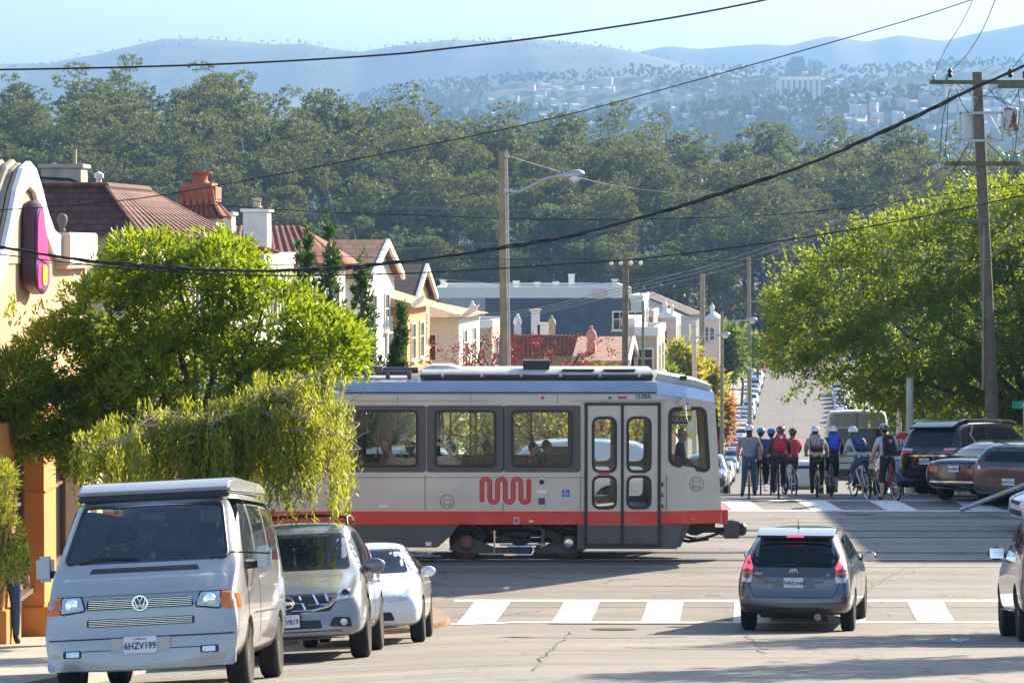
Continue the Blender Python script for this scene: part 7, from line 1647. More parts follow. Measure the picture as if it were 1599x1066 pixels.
def person(label, M, pose='ride', shirt=None, pants=None, sleeves=True, shorts=False, sk=skin, helmet=None, hair=hairm, long_hair=False, pack=None, hood=None, grp=None, scale=1.0, extra=None, cap=None, glove=None, stripes=None, emblem=None, flip=False, tilt=0):
    root = thing('person', label, 'person', group=grp); root.matrix_world = M @ Matrix.Scale(scale, 4); J = dict(POSES[pose])
    if extra: J.update(extra)
    if flip:
        sw_ = {}
        for k, v in J.items():
            n = k[:-1]+('R' if k[-1] == 'L' else 'L') if k[-1] in 'LR' else k; sw_[n] = (-v[0], v[1], v[2])
        J = {k: sw_[k] for k in J}
    if tilt:
        for k in ('chest', 'neck', 'head0', 'shL', 'shR', 'elL', 'elR'): v = J[k]; u = (v[2]-1.0)/.55; J[k] = (v[0]+tilt*u, v[1]+abs(tilt)*.6*u, v[2]-abs(tilt)*.25*u)
    me = skinned(J, ED, RD); bm = bmesh.new(); bm.from_mesh(me)
    h0 = Vector(J['head0']); hc = h0+Vector((0, .025, .105))
    # head with nose, ears, eyes, mouth
    b = MB(); b.ball(hc, (.074, .092, .112), 18); b.ball(hc+Vector((0, .02, -.07)), (.055, .07, .06), 12); b.ball(hc+Vector((0, .095, -.015)), (.014, .022, .026), 8)
    for s in (-1, 1): b.ball(hc+Vector((s*.076, -.01, -.01)), (.013, .025, .034), 8)
    # hands: palm, four bent fingers of different length, thumb
    for s, n in ((-1, 'L'), (1, 'R')):
        wr, ha = Vector(J['wr'+n]), Vector(J['ha'+n]); d = (ha-wr).normalized(); side = Vector((1, 0, 0)); side = (side-d*side.dot(d)).normalized(); dn = d.cross(side); dn = dn if dn.z < 0 else -dn
        b.ball(ha, (.038, .045, .022), 10)
        for k, L in enumerate((.062, .072, .068, .052)):
            p0 = ha+d*.03+side*(-.030+.020*k)*s; p1 = p0+d*L*.45+dn*.012; p2 = p1+d*L*.1+dn*L*.42; p3 = p2-d*L*.28+dn*.004; b.tube([p0, p1, p2, p3], [.0095, .009, .0085, .007], 6)
        p0 = ha-d*.012-side*s*.030; b.tube([p0, p0-side*s*.022+d*.02+dn*.01, p0-side*s*.014+d*.045+dn*.03], [.012, .010, .008], 6)
    hm_ = b.mesh('h', skin); bm.from_mesh(hm_)
    pelv, wa, ch, nk = Vector(J['pelvis']), Vector(J['waist']), Vector(J['chest']), Vector(J['neck'])
    segs = [(a, c_) for a, c_ in ED]
    def near(p):
        best = None
        for a, c_ in segs:
            A, B_ = Vector(J[a]), Vector(J[c_]); t = max(0, min(1, (p-A).dot(B_-A)/max((B_-A).length_squared, 1e-6))); dd = (p-A.lerp(B_, t)).length
            if best is None or dd < best[0]: best = (dd, a, c_, t)
        return best
    nbody = len(me.polygons); bm.faces.ensure_lookup_table()
    for i, f in enumerate(bm.faces):
        f.smooth = True
        if i >= nbody: f.material_index = 0; continue
        dd, a, c_, t = near(f.calc_center_median()); q = a[:2]
        if c_ == 'head0' or (a == 'chest' and c_ == 'neck' and t > .8): mi = 0
        elif a in ('pelvis', 'waist', 'chest'): mi = 2 if (a == 'pelvis' and (c_[:2] == 'hi' or t < .35)) else 1
        elif q == 'sh': mi = 1 if (sleeves or t < .5) else 0
        elif q == 'el': mi = 1 if sleeves and t < .9 else 0
        elif q == 'wr': mi = 0
        elif q == 'hi': mi = 2
        elif q == 'kn': mi = (0 if t > .25 else 2) if shorts else (2 if t < .92 else 3)
        else: mi = 3
        f.material_index = mi
    nme = bpy.data.meshes.new('body'); bm.to_mesh(nme); bm.free()
    for m in (sk, shirt, pants, shoe): nme.materials.append(m)
    link('body', nme, root)
    b = MB()
    for s in (-1, 1): b.ball(hc+Vector((s*.028, .088, .012)), (.011, .007, .007), 8)
    b.build('eyes', blackg, root)
    b = MB(); b.ball(hc+Vector((0, .093, -.05)), (.022, .006, .006), 8); b.build('mouth', mat('lips', (.35, .12, .10), .6), root)
    if hair:
        b = MB(); b.ball(hc+Vector((0, -.02, .018)), (.082, .09, .112), 16)
        if long_hair: b.ball(hc+Vector((0, -.085, -.12)), (.075, .045, .17), 12); b.ball(hc+Vector((0, -.10, -.25)), (.06, .035, .12), 10)
        b.build('hair', hair, root, True)
    if helmet:
        b = MB(); b.lathe([(.001, .085), (.06, .078), (.10, .045), (.118, .0), (.118, -.025), (.108, -.03), (.108, -.01)], 20, 0, Matrix.Translation(hc+Vector((0, -.005, .055))) @ Matrix.Diagonal((1, 1.22, 1.15, 1))); h = b.build('helmet', helmet[0], root, True)
        b = MB()
        for x in (-.06, 0, .06): b.tube([(hc.x+x+.0, hc.y-.005-.125*math.cos(a)*(1-abs(x)*2), hc.z+.055+.10*math.sin(a)*(1-abs(x)*2.2)+.004) for a in np.linspace(.15, 2.9, 10)], .010, 5)
        b.build('helmet_stripe', helmet[1], h)
    if cap: b = MB(); b.lathe([(.001, .07), (.07, .06), (.09, .0), (.085, -.01)], 16, 0, Matrix.Translation(hc+Vector((0, 0, .055)))); b.box(hc+Vector((0, .12, .05)), (.13, .1, .012)); b.build('cap', cap, root, True)
    if hood: b = MB(); b.ball(nk+Vector((0, -.06, .02)), (.13, .09, .075), 14); b.build('hood', hood, root, True)
    if pack:
        ax = (nk-wa).normalized(); back = Vector((0, -1, 0)); back = (back-ax*back.dot(ax)).normalized(); c0 = ch+back*.20-ax*.06; xx = Vector((1, 0, 0)); Mx = Matrix((xx, -back, ax)).transposed().to_4x4(); Mx.translation = c0
        b = MB(); b.box((0, 0, 0), (.33, .19, .48), 0, Mx, top=(.72, .8)); b.box((0, -.10, -.06), (.22, .06, .22), 0, Mx); p = b.build('backpack', pack, root, bevel=.045)
        b = MB()
        for s in (-1, 1): b.tube([Mx @ Vector((s*.10, .05, .20)), Mx @ Vector((s*.12, .24, .20)), Mx @ Vector((s*.13, .27, .02)), Mx @ Vector((s*.12, .1, -.18))], .017, 6)
        b.build('strap', blackp, p)
        if stripes:
            b = MB()
            for k in range(7): b.box((-.105+.035*k, -.092-.0, -.01), (.014, .012, .36 if 0 < k < 6 else .3), 0, Mx)
            for k in range(7): b.box((-.096+.032*k, -.134, -.06), (.013, .008, .2), 0, Mx)
            b.build('stripes', stripes, p)
        if emblem: b = MB(); b.prism(rpoly([(-.05, .04), (-.035, -.03), (0, -.06), (.035, -.03), (.05, .04)], .01), -.095, -.085, 'y', 0, Mx @ Matrix.Translation((.02, 0, .1))); b.build('emblem', emblem, p)
    return root
def bicycle(label, M, frame_m, grp='bicycles ridden by the group on the crest', flat=True, lean=0):
    root = thing('bicycle', label, 'bicycle', group=grp); root.matrix_world = M; R_ = .34
    for y in (-.50, .52):
        b = MB(); b.tube([(0, y+R_*math.cos(a), R_+R_*math.sin(a)) for a in np.linspace(0, 2*math.pi, 33)], .023, 8); w = b.build('wheel', rubber, root, True)
        b = MB(); b.tube([(0, y+(R_-.03)*math.cos(a), R_+(R_-.03)*math.sin(a)) for a in np.linspace(0, 2*math.pi, 33)], .009, 5); b.tube([(-.05, y, R_), (.05, y, R_)], .02, 8)
        for k in range(16):
            a = 2*math.pi*k/16; b.tube([(.02 if k % 2 else -.02, y, R_), (0, y+(R_-.03)*math.cos(a), R_+(R_-.03)*math.sin(a))], .0018, 3)
        b.build('rim', chrome, w)
    b = MB(); bbk = (0, -.06, .30); se = (0, -.22, .82); hd = (0, .34, .86); h2 = (0, .38, .72)
    for p, q, r in ((bbk, se, .018), (se, hd, .017), (bbk, h2, .02), (hd, h2, .02)): b.tube([p, q], r, 8)
    for s in (-1, 1): b.tube([(s*.03, -.1, .30), (s*.055, -.5, R_)], .010, 6); b.tube([(s*.03, -.22, .78), (s*.055, -.5, R_)], .009, 6); b.tube([(s*.05, .39, .72), (s*.055, .52, R_)], .013, 6)
    b.tube([(-.05, .39, .73), (.05, .39, .73)], .014, 6); b.build('frame', frame_m, root, True)
    b = MB(); b.tube([(0, -.22, .80), (0, -.235, .93)], .014, 6); b.build('seat_post', chrome, root)
    b = MB(); b.prism(rpoly([(-.075, -.13), (.075, -.13), (.03, .02), (.02, .13), (-.02, .13), (-.03, .02)], .03), -.02, .02, 'z'); s_ = b.build('saddle', blackp, root, bevel=.01); s_.location = (0, -.23, .94)
    b = MB(); b.tube([(0, .34, .84), (0, .35, .98), (0, .42, 1.02)], .015, 6); b.tube([(-.31, .40, 1.03), (-.1, .42, 1.02), (.1, .42, 1.02), (.31, .40, 1.03)], .013, 7); b.build('handlebar', blackp, root, True)
    b = MB(); b.lathe([(.085, .06), (.09, .063), (.085, .066)], 20, 0, Matrix.Translation((0, -.06, .30)), 'x')
    b.tube([(-.09, -.06, .30), (.09, -.06, .30)], .012, 6); b.tube([(.09, -.06, .30), (.09, -.10, .14)], .011, 5); b.box((.13, -.10, .13), (.09, .07, .02)); b.tube([(-.09, -.06, .30), (-.09, -.02, .46)], .011, 5); b.box((-.13, -.02, .47), (.09, .07, .02)); b.build('crankset', blackp, root)
    b = MB(); b.ball((0, -.27, .84), (.022, .015, .022), 10); b.build('tail_light', redlens, root, True)
    return root
def rider(px, Y, frame, blabel, plabel, lean=0, yaw=5, **k):
    X = W(px, 700, Y).x; M = Matrix.Translation((X, Y, zp(Y)+.004)) @ Matrix.Rotation(-R(yaw), 4, 'Z') @ Matrix.Rotation(R(lean), 4, 'Y')
    bicycle(blabel, M, frame); person(plabel, M, grp='cyclists on the crest of the street', **k)
fr_black = paint('bike_black', (.02, .02, .022)); fr_white = paint('bike_white', (.7, .7, .7)); fr_red = paint('bike_red', (.55, .02, .03)); fr_blue = paint('bike_blue', (.03, .08, .25))
hw = paint('helmet_white', (.72, .72, .72)); hk = paint('helmet_black', (.02, .02, .02)); hr = mat('helmet_red', (.6, .03, .05), .4); hb_ = mat('helmet_blue', (.05, .12, .35), .4)
jeans = cloth('jeans', (.06, .09, .16)); blk = cloth('black', (.018, .018, .022)); greyt = cloth('grey_vest', (.20, .21, .22)); dgrey = cloth('dark_grey', (.055, .055, .06)); red_c = cloth('red', (.55, .03, .045)); lgrey = cloth('light_grey', (.48, .48, .50)); cream_c = cloth('cream', (.42, .38, .30)); navy = cloth('navy', (.045, .065, .15)); blue_c = cloth('blue', (.03, .08, .45)); white_c = cloth('white', (.6, .6, .6)); maroon = cloth('maroon', (.12, .02, .04))
rider(1188, 76.6, fr_black, 'black bicycle, second from the left of the group, partly hidden', 'cyclist in navy top half hidden behind the long-haired rider in grey', flip=True, shirt=navy, pants=blk, helmet=(hb_, hw))
rider(1204, 78.0, fr_black, 'small dark bicycle in the gap between the two left riders', 'farthest cyclist of the left group, dark clothes and blue helmet', shirt=navy, pants=blk, helmet=(hb_, hk))
rider(1233, 75.8, fr_white, 'pale bicycle under the rider in the bright red top', 'cyclist in a bright red long-sleeved top leaning to the right', tilt=.13, shirt=red_c, pants=dgrey, helmet=(hk, hr), yaw=-8)
rider(1170, 72.1, fr_black, 'black bicycle under the leftmost rider with long hair', 'leftmost cyclist, sleeveless grey top, long dark hair and jeans, striped helmet', shirt=greyt, pants=jeans, sleeves=False, helmet=(hw, hr), long_hair=True, pose='stand')
rider(1216, 72.0, fr_black, 'black bicycle under the rider with the red backpack', 'cyclist in dark grey jacket carrying a bright red backpack', tilt=.04, flip=True, shirt=dgrey, pants=blk, helmet=(hk, hr), pack=red_c, long_hair=True, emblem=white_c)
rider(1298, 73.2, fr_blue, 'blue bicycle under the rider with the royal blue backpack', 'cyclist in black jacket and shorts with a royal blue backpack', tilt=.05, shirt=blk, pants=blk, shorts=True, helmet=(hw, hr), pack=blue_c, long_hair=True)
rider(1276, 71.9, fr_black, 'black bicycle under the rider with the striped backpack', 'cyclist in cream shirt with a maroon and white striped backpack', tilt=-.05, flip=True, shirt=cream_c, pants=blk, helmet=(hw, hb_), pack=maroon, stripes=white_c)
rider(1344, 71.7, fr_white, 'white bicycle turned slightly left under the hooded rider', 'cyclist in pale grey hoodie with navy backpack, hood down under the helmet', tilt=-.09, lean=-2, yaw=-12, shirt=lgrey, pants=jeans, helmet=(hw, lgrey), pack=navy, hood=white_c)
rider(1388, 70.4, fr_red, 'red bicycle farthest to the right of the group', 'rightmost cyclist, standing on the pedals in grey shirt with large black backpack', lean=-3, yaw=-14, shirt=lgrey, sleeves=False, pants=blk, shorts=True, helmet=(hk, hw), pack=blk, pose='stand', emblem=mat('orange_emblem', (.7, .12, .03), .6), scale=1.02)
bpy.data.objects['person'].name = 'person'
# pedestrian by the shop
Yp = 40.3; X_ = W(6, 900, Yp).x; z_ = zroad(X_, Yp)+.14+.11
zc = W(0, 1003, Yp).z
person('pedestrian in black jacket and blue jeans walking past the corner shop behind the shrub', Matrix.Translation((X_+.05, Yp, zc)) @ rz2(R(200)), 'walk', shirt=blk, pants=cloth('blue_jeans', (.05, .09, .18)), hair=hairm)
# tram passengers
TM = lambda px, y, z, a: Matrix.Translation((W(px, 700, 55.8+1.37+y).x, 57.17+y, z)) @ rz2(a)
def pas(px, y, a, label, **k): person(label, TM(px, y, .97, a), 'sit', grp='passengers seated inside the tram', **k)
pas(598, -.55, R(-95), 'seated tram passenger in pink top with grey hair, in the left visible window', shirt=cloth('pink', (.6, .2, .25)), pants=blk, hair=hair_g)
pas(645, -.35, R(80), 'seated tram passenger in tan coat bending forward in the left visible window', shirt=cloth('tan', (.35, .25, .15)), pants=blk, hair=hair_g)
pas(699, -.75, R(-90), 'seated tram passenger wearing a pale cap in the middle window', shirt=cloth('rust', (.35, .14, .06)), pants=jeans, cap=white_c, sk=skin_d)
pas(757, -.6, R(-90), 'seated tram passenger with dark curly hair and green top in the middle window', shirt=cloth('olive', (.14, .16, .06)), pants=blk, sk=skin_d)
pas(829, -.75, R(-100), 'seated tram passenger in red top in the window left of the doors', shirt=cloth('rust_red', (.35, .05, .03)), pants=blk)
pas(850, -.2, R(-80), 'seated tram passenger with black hair deeper inside near the doors', shirt=blk, pants=blk)
person('tram driver in dark jacket with pale hair sitting at the controls', TM(1062, -.45, 1.22, R(-90)), 'sit', shirt=navy, pants=blk, hair=mat('blond_hair', (.5, .4, .25), .7, 0, .2, 30))
# ================================================================ POLES, LAMPS, SIGNS, WIRES
wood = mat('pole_wood', (.30, .24, .15), .9, 0, .3, 3, .5); wood_d = mat('dark_pole_wood', (.16, .13, .09), .9, 0, .4, 3, .5); wood_m = mat('mossy_timber', (.15, .14, .06), .9, 0, .35, 5, .4)
galv = mat('galvanised_steel', (.45, .45, .46), .5, .6, .12, 6); wire_m = mat('wire_black', (.012, .012, .014), .6, 0, .1, 4); wire_g = mat('wire_grey', (.22, .22, .23), .5, .3, .1, 4); lampg = mat('lamp_glass', (.75, .78, .78), .15, 0, .05, 5, 0, 1); porc = mat('teal_insulator', (.05, .4, .35), .2, 0, .1, 5)
concp = mat('pale_post', (.52, .48, .40), .8, 0, .15, 5)
def cobra(par, p, L, up, s=1, m=galv):
    p = Vector(p); b = MB(); q = [p, p+Vector((L*.2, 0, -.02*s)), p+Vector((L*.45, 0, up*.45)), p+Vector((L*.62, 0, up*.85)), p+Vector((L*.8, 0, up))]; b.tube(q, .03*s, 8); a = b.build('lamp_arm', m, par, True)
    e = p+Vector((L*.8, 0, up)); M = Matrix.Translation(e) @ Matrix.Rotation(R(-6), 4, 'Y') @ Matrix.Scale(s, 4); b = MB()
    b.lathe([(.05, -.02), (.055, .0), (.06, .16), (.10, .26), (.13, .36), (.12, .46), (.06, .54), (.001, .56)], 16, 0, M @ Matrix.Diagonal((1, 1, .75, 1)), 'x'); b.lathe([(.028, .06), (.028, .10), (.001, .11)], 8, 1, M @ Matrix.Translation((.1, 0, 0))); h = b.build('lamp_head', [galv, mat('photocell_blue', (.03, .1, .5), .4)], a, True)
    b = MB(); b.ball((.36, 0, -.05), (.125, .11, .11), 14, 0, M); b.build('lamp_bowl', lampg, h, True)
def pole(name, label, pxt, pyt, pxb, Y, r0, r1, m, z=None, cat='pole', group=None):
    a = W(pxt, pyt, Y); x = W(pxb, 600, Y).x; z = zhill(x, Y) if z is None else z; t = thing(name, label, cat, (x, Y, z), 0, group); h = a.z-z; dx = a.x-x
    b = MB(); n = 8; b.tube([(dx*k/n, 0, h*k/n-(.3 if k == 0 else 0)) for k in range(n+1)], [r0+(r1-r0)*k/n for k in range(n+1)], 14); b.build('shaft', m, t, True); return t, dx, h
t, dx, h = pole('street_lamp', 'tall timber lamp pole with curved steel arm rising behind the tram', 783.5, 236, 790, 71.3, .115, .085, wood, cat='street lamp')
S71 = F/71.3; zt = lambda py, Y=71.3: W(0, py, Y).z-zp(Y)
cobra(t, (dx+.10, 0, zt(298)), 1.60, .36, 1.2)
b = MB(); b.tube([(dx+.12, -.03, zt(235)), (dx+.14, -.03, zt(298)), (.14, -.03, 0)], .022, 7); b.build('conduit', galv, t, True)
b = MB(); b.box((dx+.13, 0, zt(243)), (.14, .1, .10)); b.build('bracket', galv, t, bevel=.01); b = MB(); b.box((dx+.1, 0, zt(298)), (.12, .16, .12)); b.build('arm_clamp', galv, t, bevel=.01)
# big utility pole on the right
t, dx, h = pole('utility_pole', 'dark leaning utility pole with crossarms and transformers at the right edge', 1526, 113, 1556, 79.0, .19, .135, wood_d, cat='utility pole')
zz = lambda py: W(0, py, 79.0).z-zp(79); xx = lambda px: W(px, 300, 79).x-t.location.x
def arm(px0, px1, py, th, m, name='crossarm', y=-.16):
    b = MB(); b.box(((xx(px0)+xx(px1))/2, y, zz(py)), (xx(px1)-xx(px0), .11, th)); return b.build(name, m, t, bevel=.008)
a1 = arm(1450, 1610, 129, .11, wood_m); a2 = arm(1555, 1650, 134, .18, wood_m, y=-.30); a3 = arm(1474, 1592, 256, .12, wood_m)
def insul(par, px, py, m=porc, s=1):
    b = MB(); b.lathe([(.02, -.05), (.05, 0), (.03, .04), (.05, .07), (.02, .12), (.001, .13)], 10, 0, Matrix.Translation((xx(px), -.16, zz(py))) @ Matrix.Scale(s, 4)); b.build('insulator', m, par, True)
for px in (1456, 1476): insul(a1, px, 124)
insul(a1, 1481, 118, blackp, 1.5); insul(a1, 1575, 118, blackp, 1.5); insul(a1, 1597, 120, blackp, 1.3)
for px in (1477, 1572, 1587): insul(a3, px, 249)
b = MB(); b.lathe([(.03, -.2), (.07, -.18), (.07, .1), (.03, .14)], 12, 0, Matrix.Translation((xx(1477), -.2, zz(142)))); b.build('fuse_cutout', lampg, a1, True)
b = MB(); b.tube([(xx(1490), -.2, zz(131)), (xx(1524), -.14, zz(155))], .02, 6); b.tube([(xx(1560), -.2, zz(131)), (xx(1530), -.14, zz(155))], .02, 6); b.build('brace', galv, a1)
b = MB(); b.tube([(xx(1512), -.2, zz(262)), (xx(1528), -.14, zz(273))], .02, 6); b.tube([(xx(1556), -.2, zz(262)), (xx(1540), -.14, zz(273))], .02, 6); b.build('brace', galv, a3)
b = MB()
for py in (177, 220): b.box((xx(1530), -.2, zz(py)), (xx(1563)-xx(1495), .05, .07))
for px in (1497, 1563): b.box((xx(px), -.2, zz(198)), (.06, .05, zz(177)-zz(220)))
b.tube([(xx(1500), -.2, zz(220)), (xx(1514), -.2, zz(180))], .012, 5); b.tube([(xx(1562), -.2, zz(215)), (xx(1543), -.2, zz(180))], .012, 5); b.build('transformer_rack', galv, t)
b = MB(); b.lathe([(.19, -.35), (.21, -.33), (.21, .27), (.23, .29), (.22, .33), (.12, .38), (.001, .39)], 22, 0, Matrix.Translation((xx(1517), -.45+.75, zz(197)))); b.build('transformer', mat('transformer_grey', (.62, .62, .62), .5, .1, .1, 4), t, True)
rusty = mat('transformer_rusty', (.55, .5, .48), .6, .1, 0, 5, var2=(.16, .05, .03)); rusty.node_tree.nodes['Color Ramp'].color_ramp.elements[0].position = .47; rusty.node_tree.nodes['Color Ramp'].color_ramp.elements[1].position = .5
b = MB(); b.lathe([(.16, -.30), (.18, -.28), (.18, .25), (.20, .27), (.18, .31), (.001, .33)], 22, 0, Matrix.Translation((xx(1576), -.2, zz(187)))); b.build('transformer', rusty, t, True)
b = MB()
for q in ([(1481, 140), (1470, 180), (1464, 250)], [(1478, 145), (1476, 200), (1473, 245)], [(1585, 130), (1590, 170), (1580, 250)], [(1517, 175), (1530, 150), (1560, 155), (1575, 175)], [(1540, 225), (1556, 240), (1572, 262), (1580, 275), (1590, 262)], [(1512, 222), (1490, 260), (1470, 290)], [(1576, 178), (1592, 160), (1600, 200)], [(1490, 140), (1500, 165), (1510, 178)], [(1540, 140), (1556, 158), (1575, 165), (1590, 140)]):
    b.tube([(xx(a), -.26, zz(c)) for a, c in q], .011, 5)
b.build('jumper_wire', wire_m, t)
b = MB(); b.box((xx(1535)-.0, -.14, zz(480)), (.05, .06, 4.5)); b.build('conduit', wood, t)
# poles down the street
def farpole(label, pxt, pyt, pxb, Y, r, lamp=None, cross=None, m=wood, name='utility_pole', cat='utility pole'):
    t, dx, h = pole(name, label, pxt, pyt, pxb, Y, r*1.15, r*.85, m, cat=cat, group='poles along the far street'); s = F/Y
    if lamp: L, up, sc, dz = lamp; cobra(t, (dx, 0, h-dz), L, up, sc)
    if cross:
        b = MB(); b.box((dx, -r-.06, h-cross[1]), (cross[0], .12, .14)); c = b.build('crossarm', m, t)
        for k in range(4): b = MB(); b.lathe([(.04, 0), (.09, .08), (.05, .2), (.001, .22)], 8, 0, Matrix.Translation((dx-cross[0]/2+cross[0]*(k+.5)/4, -r-.06, h-cross[1]+.07))); b.build('insulator', lampg, c)
farpole('timber pole with a pale crossarm above the tram doors', 977, 408, 975, 125, .15, None, (1.7, .25), wood_d)
farpole('thin green-painted pole beside the cream stepped house', 1004, 470, 1004, 150, .08, None, None, mat('green_pole', (.12, .17, .10), .6), 'lamp_post', 'post')
farpole('tall timber pole without arms above the ornate gabled house', 1097, 427, 1096, 255, .26, None, None, wood)
farpole('pale lamp post with arm to the right standing in the yellowing trees', 1084, 503, 1085, 175, .14, (1.7, .1, 1.5, .9), None, concp, 'street_lamp', 'street lamp')
farpole('slim brown lamp post with glass-bowl lamp right of the tram roof corner', 1127, 487, 1128, 200, .13, (1.9, .1, 1.7, .7), None, wood, 'street_lamp', 'street lamp')
farpole('slender pale pole near the forest with a small lamp to its right', 1169, 400, 1171, 330, .24, (1.6, .1, 2.0, 5.2), None, wood, 'street_lamp', 'street lamp')
farpole('pale concrete post nearest the stop sign behind the rightmost cyclist', 1421, 590, 1421, 86, .12, None, None, concp, 'steel_post', 'post')
farpole('slim pale post behind the backpack of the rightmost cyclist', 1404, 600, 1404, 97, .09, None, None, concp, 'steel_post', 'post')
farpole('thin pale post left of the orange warning sign', 1378, 590, 1378, 104, .07, None, None, concp, 'steel_post', 'post')
farpole('dark slim post in front of the hedge right of the stop sign', 1441, 600, 1441, 92, .07, None, None, wood_d, 'steel_post', 'post')
# signs
def signpost(name, label, px, py, Y, shape, m, word=None, wm=None, r=.3, post=True, rot=0):
    p = W(px, py, Y); z = zp(Y); t = thing(name, label, 'sign', (p.x, Y, z), rot); b = MB(); b.tube([(0, .04, 0), (0, .04, p.z-z+.1)], .03, 8)
    if post: b.build('post', galv, t)
    o = {'oct': [(r*math.cos(math.pi/8+k*math.pi/4), r*math.sin(math.pi/8+k*math.pi/4)) for k in range(8)], 'dia': [(r, 0), (0, r), (-r, 0), (0, -r)], 'rect': [(-r, -r*.3), (r, -r*.3), (r, r*.3), (-r, r*.3)]}[shape]
    b = MB(); b.prism(o, -.02, 0, 'y'); f = b.build('sign_plate', m, t); f.location = (0, 0, p.z-z)
    if shape == 'oct': b = MB(); ring(b, [(a*1.0, c*1.0) for a, c in o], [(a*.93, c*.93) for a, c in o], -.026, -.02); b.build('border', plate_m, f)
    if word: text('lettering', word, r*(.62 if shape == 'oct' else .42), Matrix.Translation((0, -.026, 0)) @ FRONTTXT, plate_m, f, .002, .004)
signpost('stop_sign', 'red octagonal stop sign behind the rightmost cyclist', 1411, 690, 79, 'oct', plate_red, 'STOP', r=.31)
signpost('warning_sign', 'orange diamond warning sign above the motorhome corner', 1383, 634, 118, 'dia', mat('sign_orange', (.85, .35, .02), .5), r=.42)
signpost('street_name_sign', 'small green street name sign at the right edge beyond the hatchback', 1600, 632, 74, 'rect', mat('sign_green', (.02, .30, .16), .5), '24', r=.32)
b = MB(); p = W(1145, 555, 300); t = thing('round_sign', 'back of a round pale sign by the dark car in the side street', 'sign', (p.x, 300, zp(300))); b.tube([(0, 0, 0), (0, 0, p.z-zp(300))], .06, 6); b.build('post', galv, t); b = MB(); b.prism([(.55*math.cos(a), p.z-zp(300)+.55*math.sin(a)) for a in np.linspace(0, 6, 16)], -.05, 0, 'y'); b.build('sign_plate', galv, t)
# leaning steel barrier arm in front of the hatchback
a, c = W(1500, 778, 66.6), W(1612, 752, 66.0); a.z = .06; t = thing('barrier_arm', 'long grey steel barrier arm with yellow reflectors leaning in front of the dark hatchback', 'barrier', a)
d = c-a; b = MB(); b.tube([(0, 0, 0), d], .055, 10); b.build('bar', galv, t, True)
for k in (.56, .78): b = MB(); b.tube([d*k, d*(k+.03)], .060, 10); b.build('reflector', mat('yellow_reflector', (.8, .4, .02), .4), t)
b = MB(); b.box(d+Vector((.05, 0, -d.z/2-.03)), (.14, .14, d.z+.1)); b.build('foot', galv, t)
# litter
p = fromground(1500, 1002); t = thing('paper_litter', 'crumpled white paper scrap lying on the road in the shade at lower right', 'litter', (p.x, p.y, zroad(p.x, p.y)+.01)); b = MB(); rr = random.Random(2)
b.add([(rr.uniform(-.14, .14), rr.uniform(-.1, .1), rr.uniform(0, .05)) for _ in range(9)], [(0, 1, 2), (2, 3, 4), (4, 5, 6), (6, 7, 8), (1, 4, 7), (0, 5, 8)]); b.build('paper', plate_m, t)
# wires: each span is a thing
def spline(P, n=10):
    out = []
    for i in range(len(P)-1):
        p0, p1, p2, p3 = P[max(i-1, 0)], P[i], P[i+1], P[min(i+2, len(P)-1)]
        for k in range(n):
            t = k/n; out.append(.5*((2*p1)+(-p0+p2)*t+(2*p0-5*p1+4*p2-p3)*t*t+(-p0+3*p1-3*p2+p3)*t**3))
    out.append(P[-1]); return out
def wire(label, pts, r, m=wire_m, twist=None, name='power_line'):
    P = spline([W(*q) for q in pts]); b = MB()
    if twist:
        for k in range(3):
            Q = []
            for i, p in enumerate(P):
                a = i*.55+k*2.094; Q.append(p+Vector((0, math.cos(a), math.sin(a)))*twist*(.6+.4*math.sin(i*.21+k)))
            b.tube(Q, r, 6)
    else: b.tube(P, r, 6)
    o = b.build(name, m, None, True); tag(o, label, 'wire'); return o
w = lambda L, Y0, Y1: [(x, y, Y0+(Y1-Y0)*(x-L[0][0])/(L[-1][0]-L[0][0])) for x, y in L]
wire('thick black bundled cable sagging across the whole picture over the street tree', w([(-60, 378), (0, 386), (100, 402), (200, 413), (300, 420), (420, 423), (520, 419), (600, 412), (700, 399), (790, 386), (900, 366), (1000, 340), (1100, 310), (1200, 278), (1300, 241), (1400, 196), (1500, 148), (1599, 103), (1680, 62)], 36, 34), .0115, twist=.022)
wire('thin cable just below the thick bundled cable', w([(-60, 388), (0, 397), (200, 420), (400, 430), (600, 428), (800, 418), (900, 411), (1000, 404), (1200, 379), (1400, 346), (1599, 305), (1680, 286)], 40, 40), .010)
wire('single black wire crossing the hills and sky from upper left', w([(-60, 108), (0, 109), (200, 105), (400, 98), (600, 86), (700, 76), (850, 58), (1000, 36), (1100, 19), (1200, -1), (1300, -24)], 30, 30), .011)
wire('single black wire rising from the shingled roofs to the upper right sky', w([(-60, 326), (0, 328), (200, 312), (400, 279), (600, 240), (750, 210), (900, 176), (1100, 122), (1300, 66), (1450, 22), (1540, -8)], 34, 34), .007)
wire('pale wire running level across the forest at pole height', w([(330, 311), (480, 318), (640, 324), (780, 328), (900, 330), (1100, 337), (1300, 341), (1450, 343), (1650, 344)], 75, 75), .014, wire_g)
wire('thin dark wire just below the pale level wire', w([(310, 318), (480, 330), (640, 336), (780, 341), (900, 343), (1050, 341), (1200, 336), (1350, 322), (1476, 303), (1600, 288)], 74, 80), .012)
wire('faint grey wire dipping behind the bundled cable over the house gables', w([(560, 392), (700, 384), (850, 374), (1000, 350), (1100, 322), (1250, 302), (1470, 255)], 95, 80), .010, wire_g)
wire('pale guy wire from the lamp pole top down towards the utility pole', w([(794, 244), (860, 264), (930, 284), (1010, 297), (1100, 304), (1200, 303), (1330, 292), (1474, 262)], 71.3, 80), .010, wire_g)
wire('fine double tram feeder wire crossing level above the row roofs', w([(440, 398), (700, 404), (900, 405), (1100, 407), (1400, 408), (1650, 408)], 60, 60), .007)
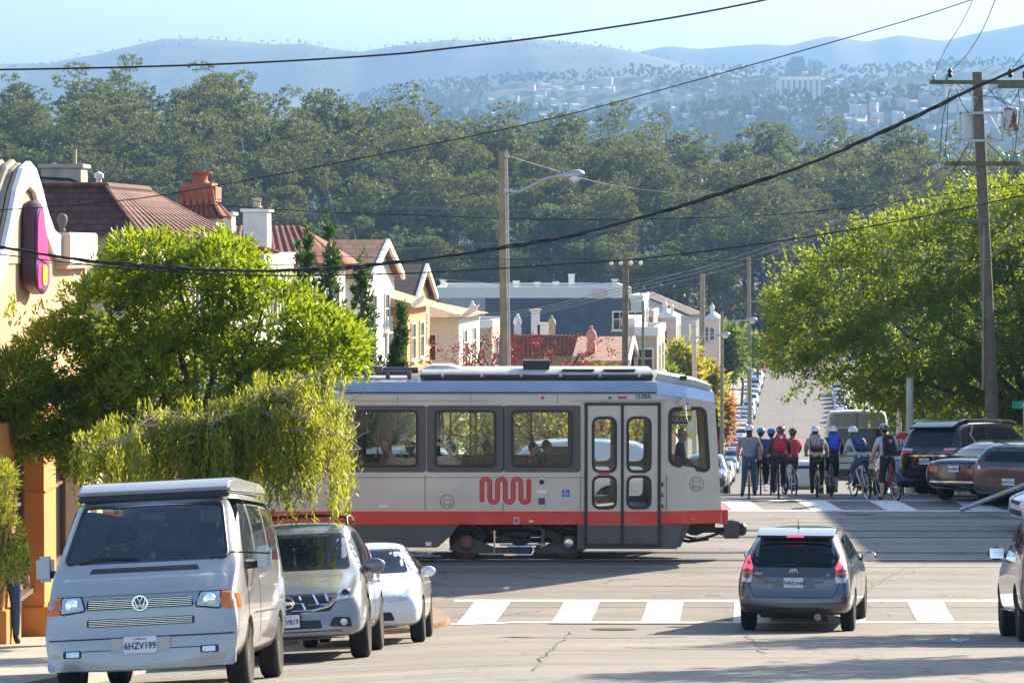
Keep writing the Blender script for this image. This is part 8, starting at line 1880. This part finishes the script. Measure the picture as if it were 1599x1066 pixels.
wire('lower fine wire in front of the gables and hall', w([(560, 424), (800, 444), (950, 441), (1100, 418), (1300, 360), (1474, 262)], 100, 80), .012, wire_g)
for k, (dy, lab) in enumerate(((0, 'upper pale service cable climbing from the crossarm pole to the utility pole'), (8, 'middle pale service cable climbing from the crossarm pole to the utility pole'), (17, 'lower pale service cable climbing from the crossarm pole to the utility pole'))):
    wire(lab, w([(700, 492+dy*.4), (820, 484+dy*.5), (980, 447+dy*.6), (1100, 416+dy*.8), (1210, 380+dy), (1330, 330+dy), (1420, 292+dy*.6), (1470, 262)], 120, 80), .013, wire_g)
wire('thin wire from the crossarm pole past the far lamp posts to the right tree', w([(980, 470), (1100, 440), (1200, 415), (1300, 385)], 125, 85), .010)
wire('fine high wire leaving the left crossarm insulator upwards', w([(1456, 122), (1475, 80), (1505, 30), (1525, -15)], 80, 60), .010, wire_g)
wire('fine high wire leaving the second crossarm insulator upwards', w([(1484, 112), (1510, 85), (1535, 45), (1560, -15)], 80, 60), .012, wire_g)
wire('fine high wire leaving the right crossarm insulator upwards', w([(1575, 115), (1590, 95), (1620, 60)], 80, 66), .012, wire_g)
wire('pale sagging service wire on the right tree near the utility pole base', w([(1510, 425), (1540, 408), (1570, 385), (1599, 345), (1630, 300)], 79.5, 72), .012, wire_g)
wire('pale thin wire level across the right tree', w([(1480, 345), (1560, 346), (1650, 343)], 69, 69), .008, wire_g)
b = MB(); r2 = random.Random(9)
for k in range(7):
    P = [Vector((xx(1455+10*math.sin(q*.9+k)+k*2), -.3+.05*k, zz(262+6*k+14*math.cos(q*.8+k*.7)))) for q in range(9)]; b.tube(spline(P, 4), .008, 4)
b.build('tangled_slack_wire', wire_g, bpy.data.objects['utility_pole'])

# ================================================================ HAZE
haze = bpy.data.materials.new('haze_air'); haze.use_nodes = True; n = haze.node_tree.nodes; n.clear()
o_ = n.new('ShaderNodeOutputMaterial'); pv = n.new('ShaderNodeVolumePrincipled'); pv.inputs['Color'].default_value = (.20, .36, .62, 1); pv.inputs['Density'].default_value = .00021; pv.inputs['Anisotropy'].default_value = .2
haze.node_tree.links.new(pv.outputs[0], o_.inputs['Volume'])
b = MB(); b.box((0, 5400, 302), (9000, 11400, 727)); o = b.build('haze', haze); tag(o, 'blue haze filling the air towards the hills', 'haze', kind='stuff')
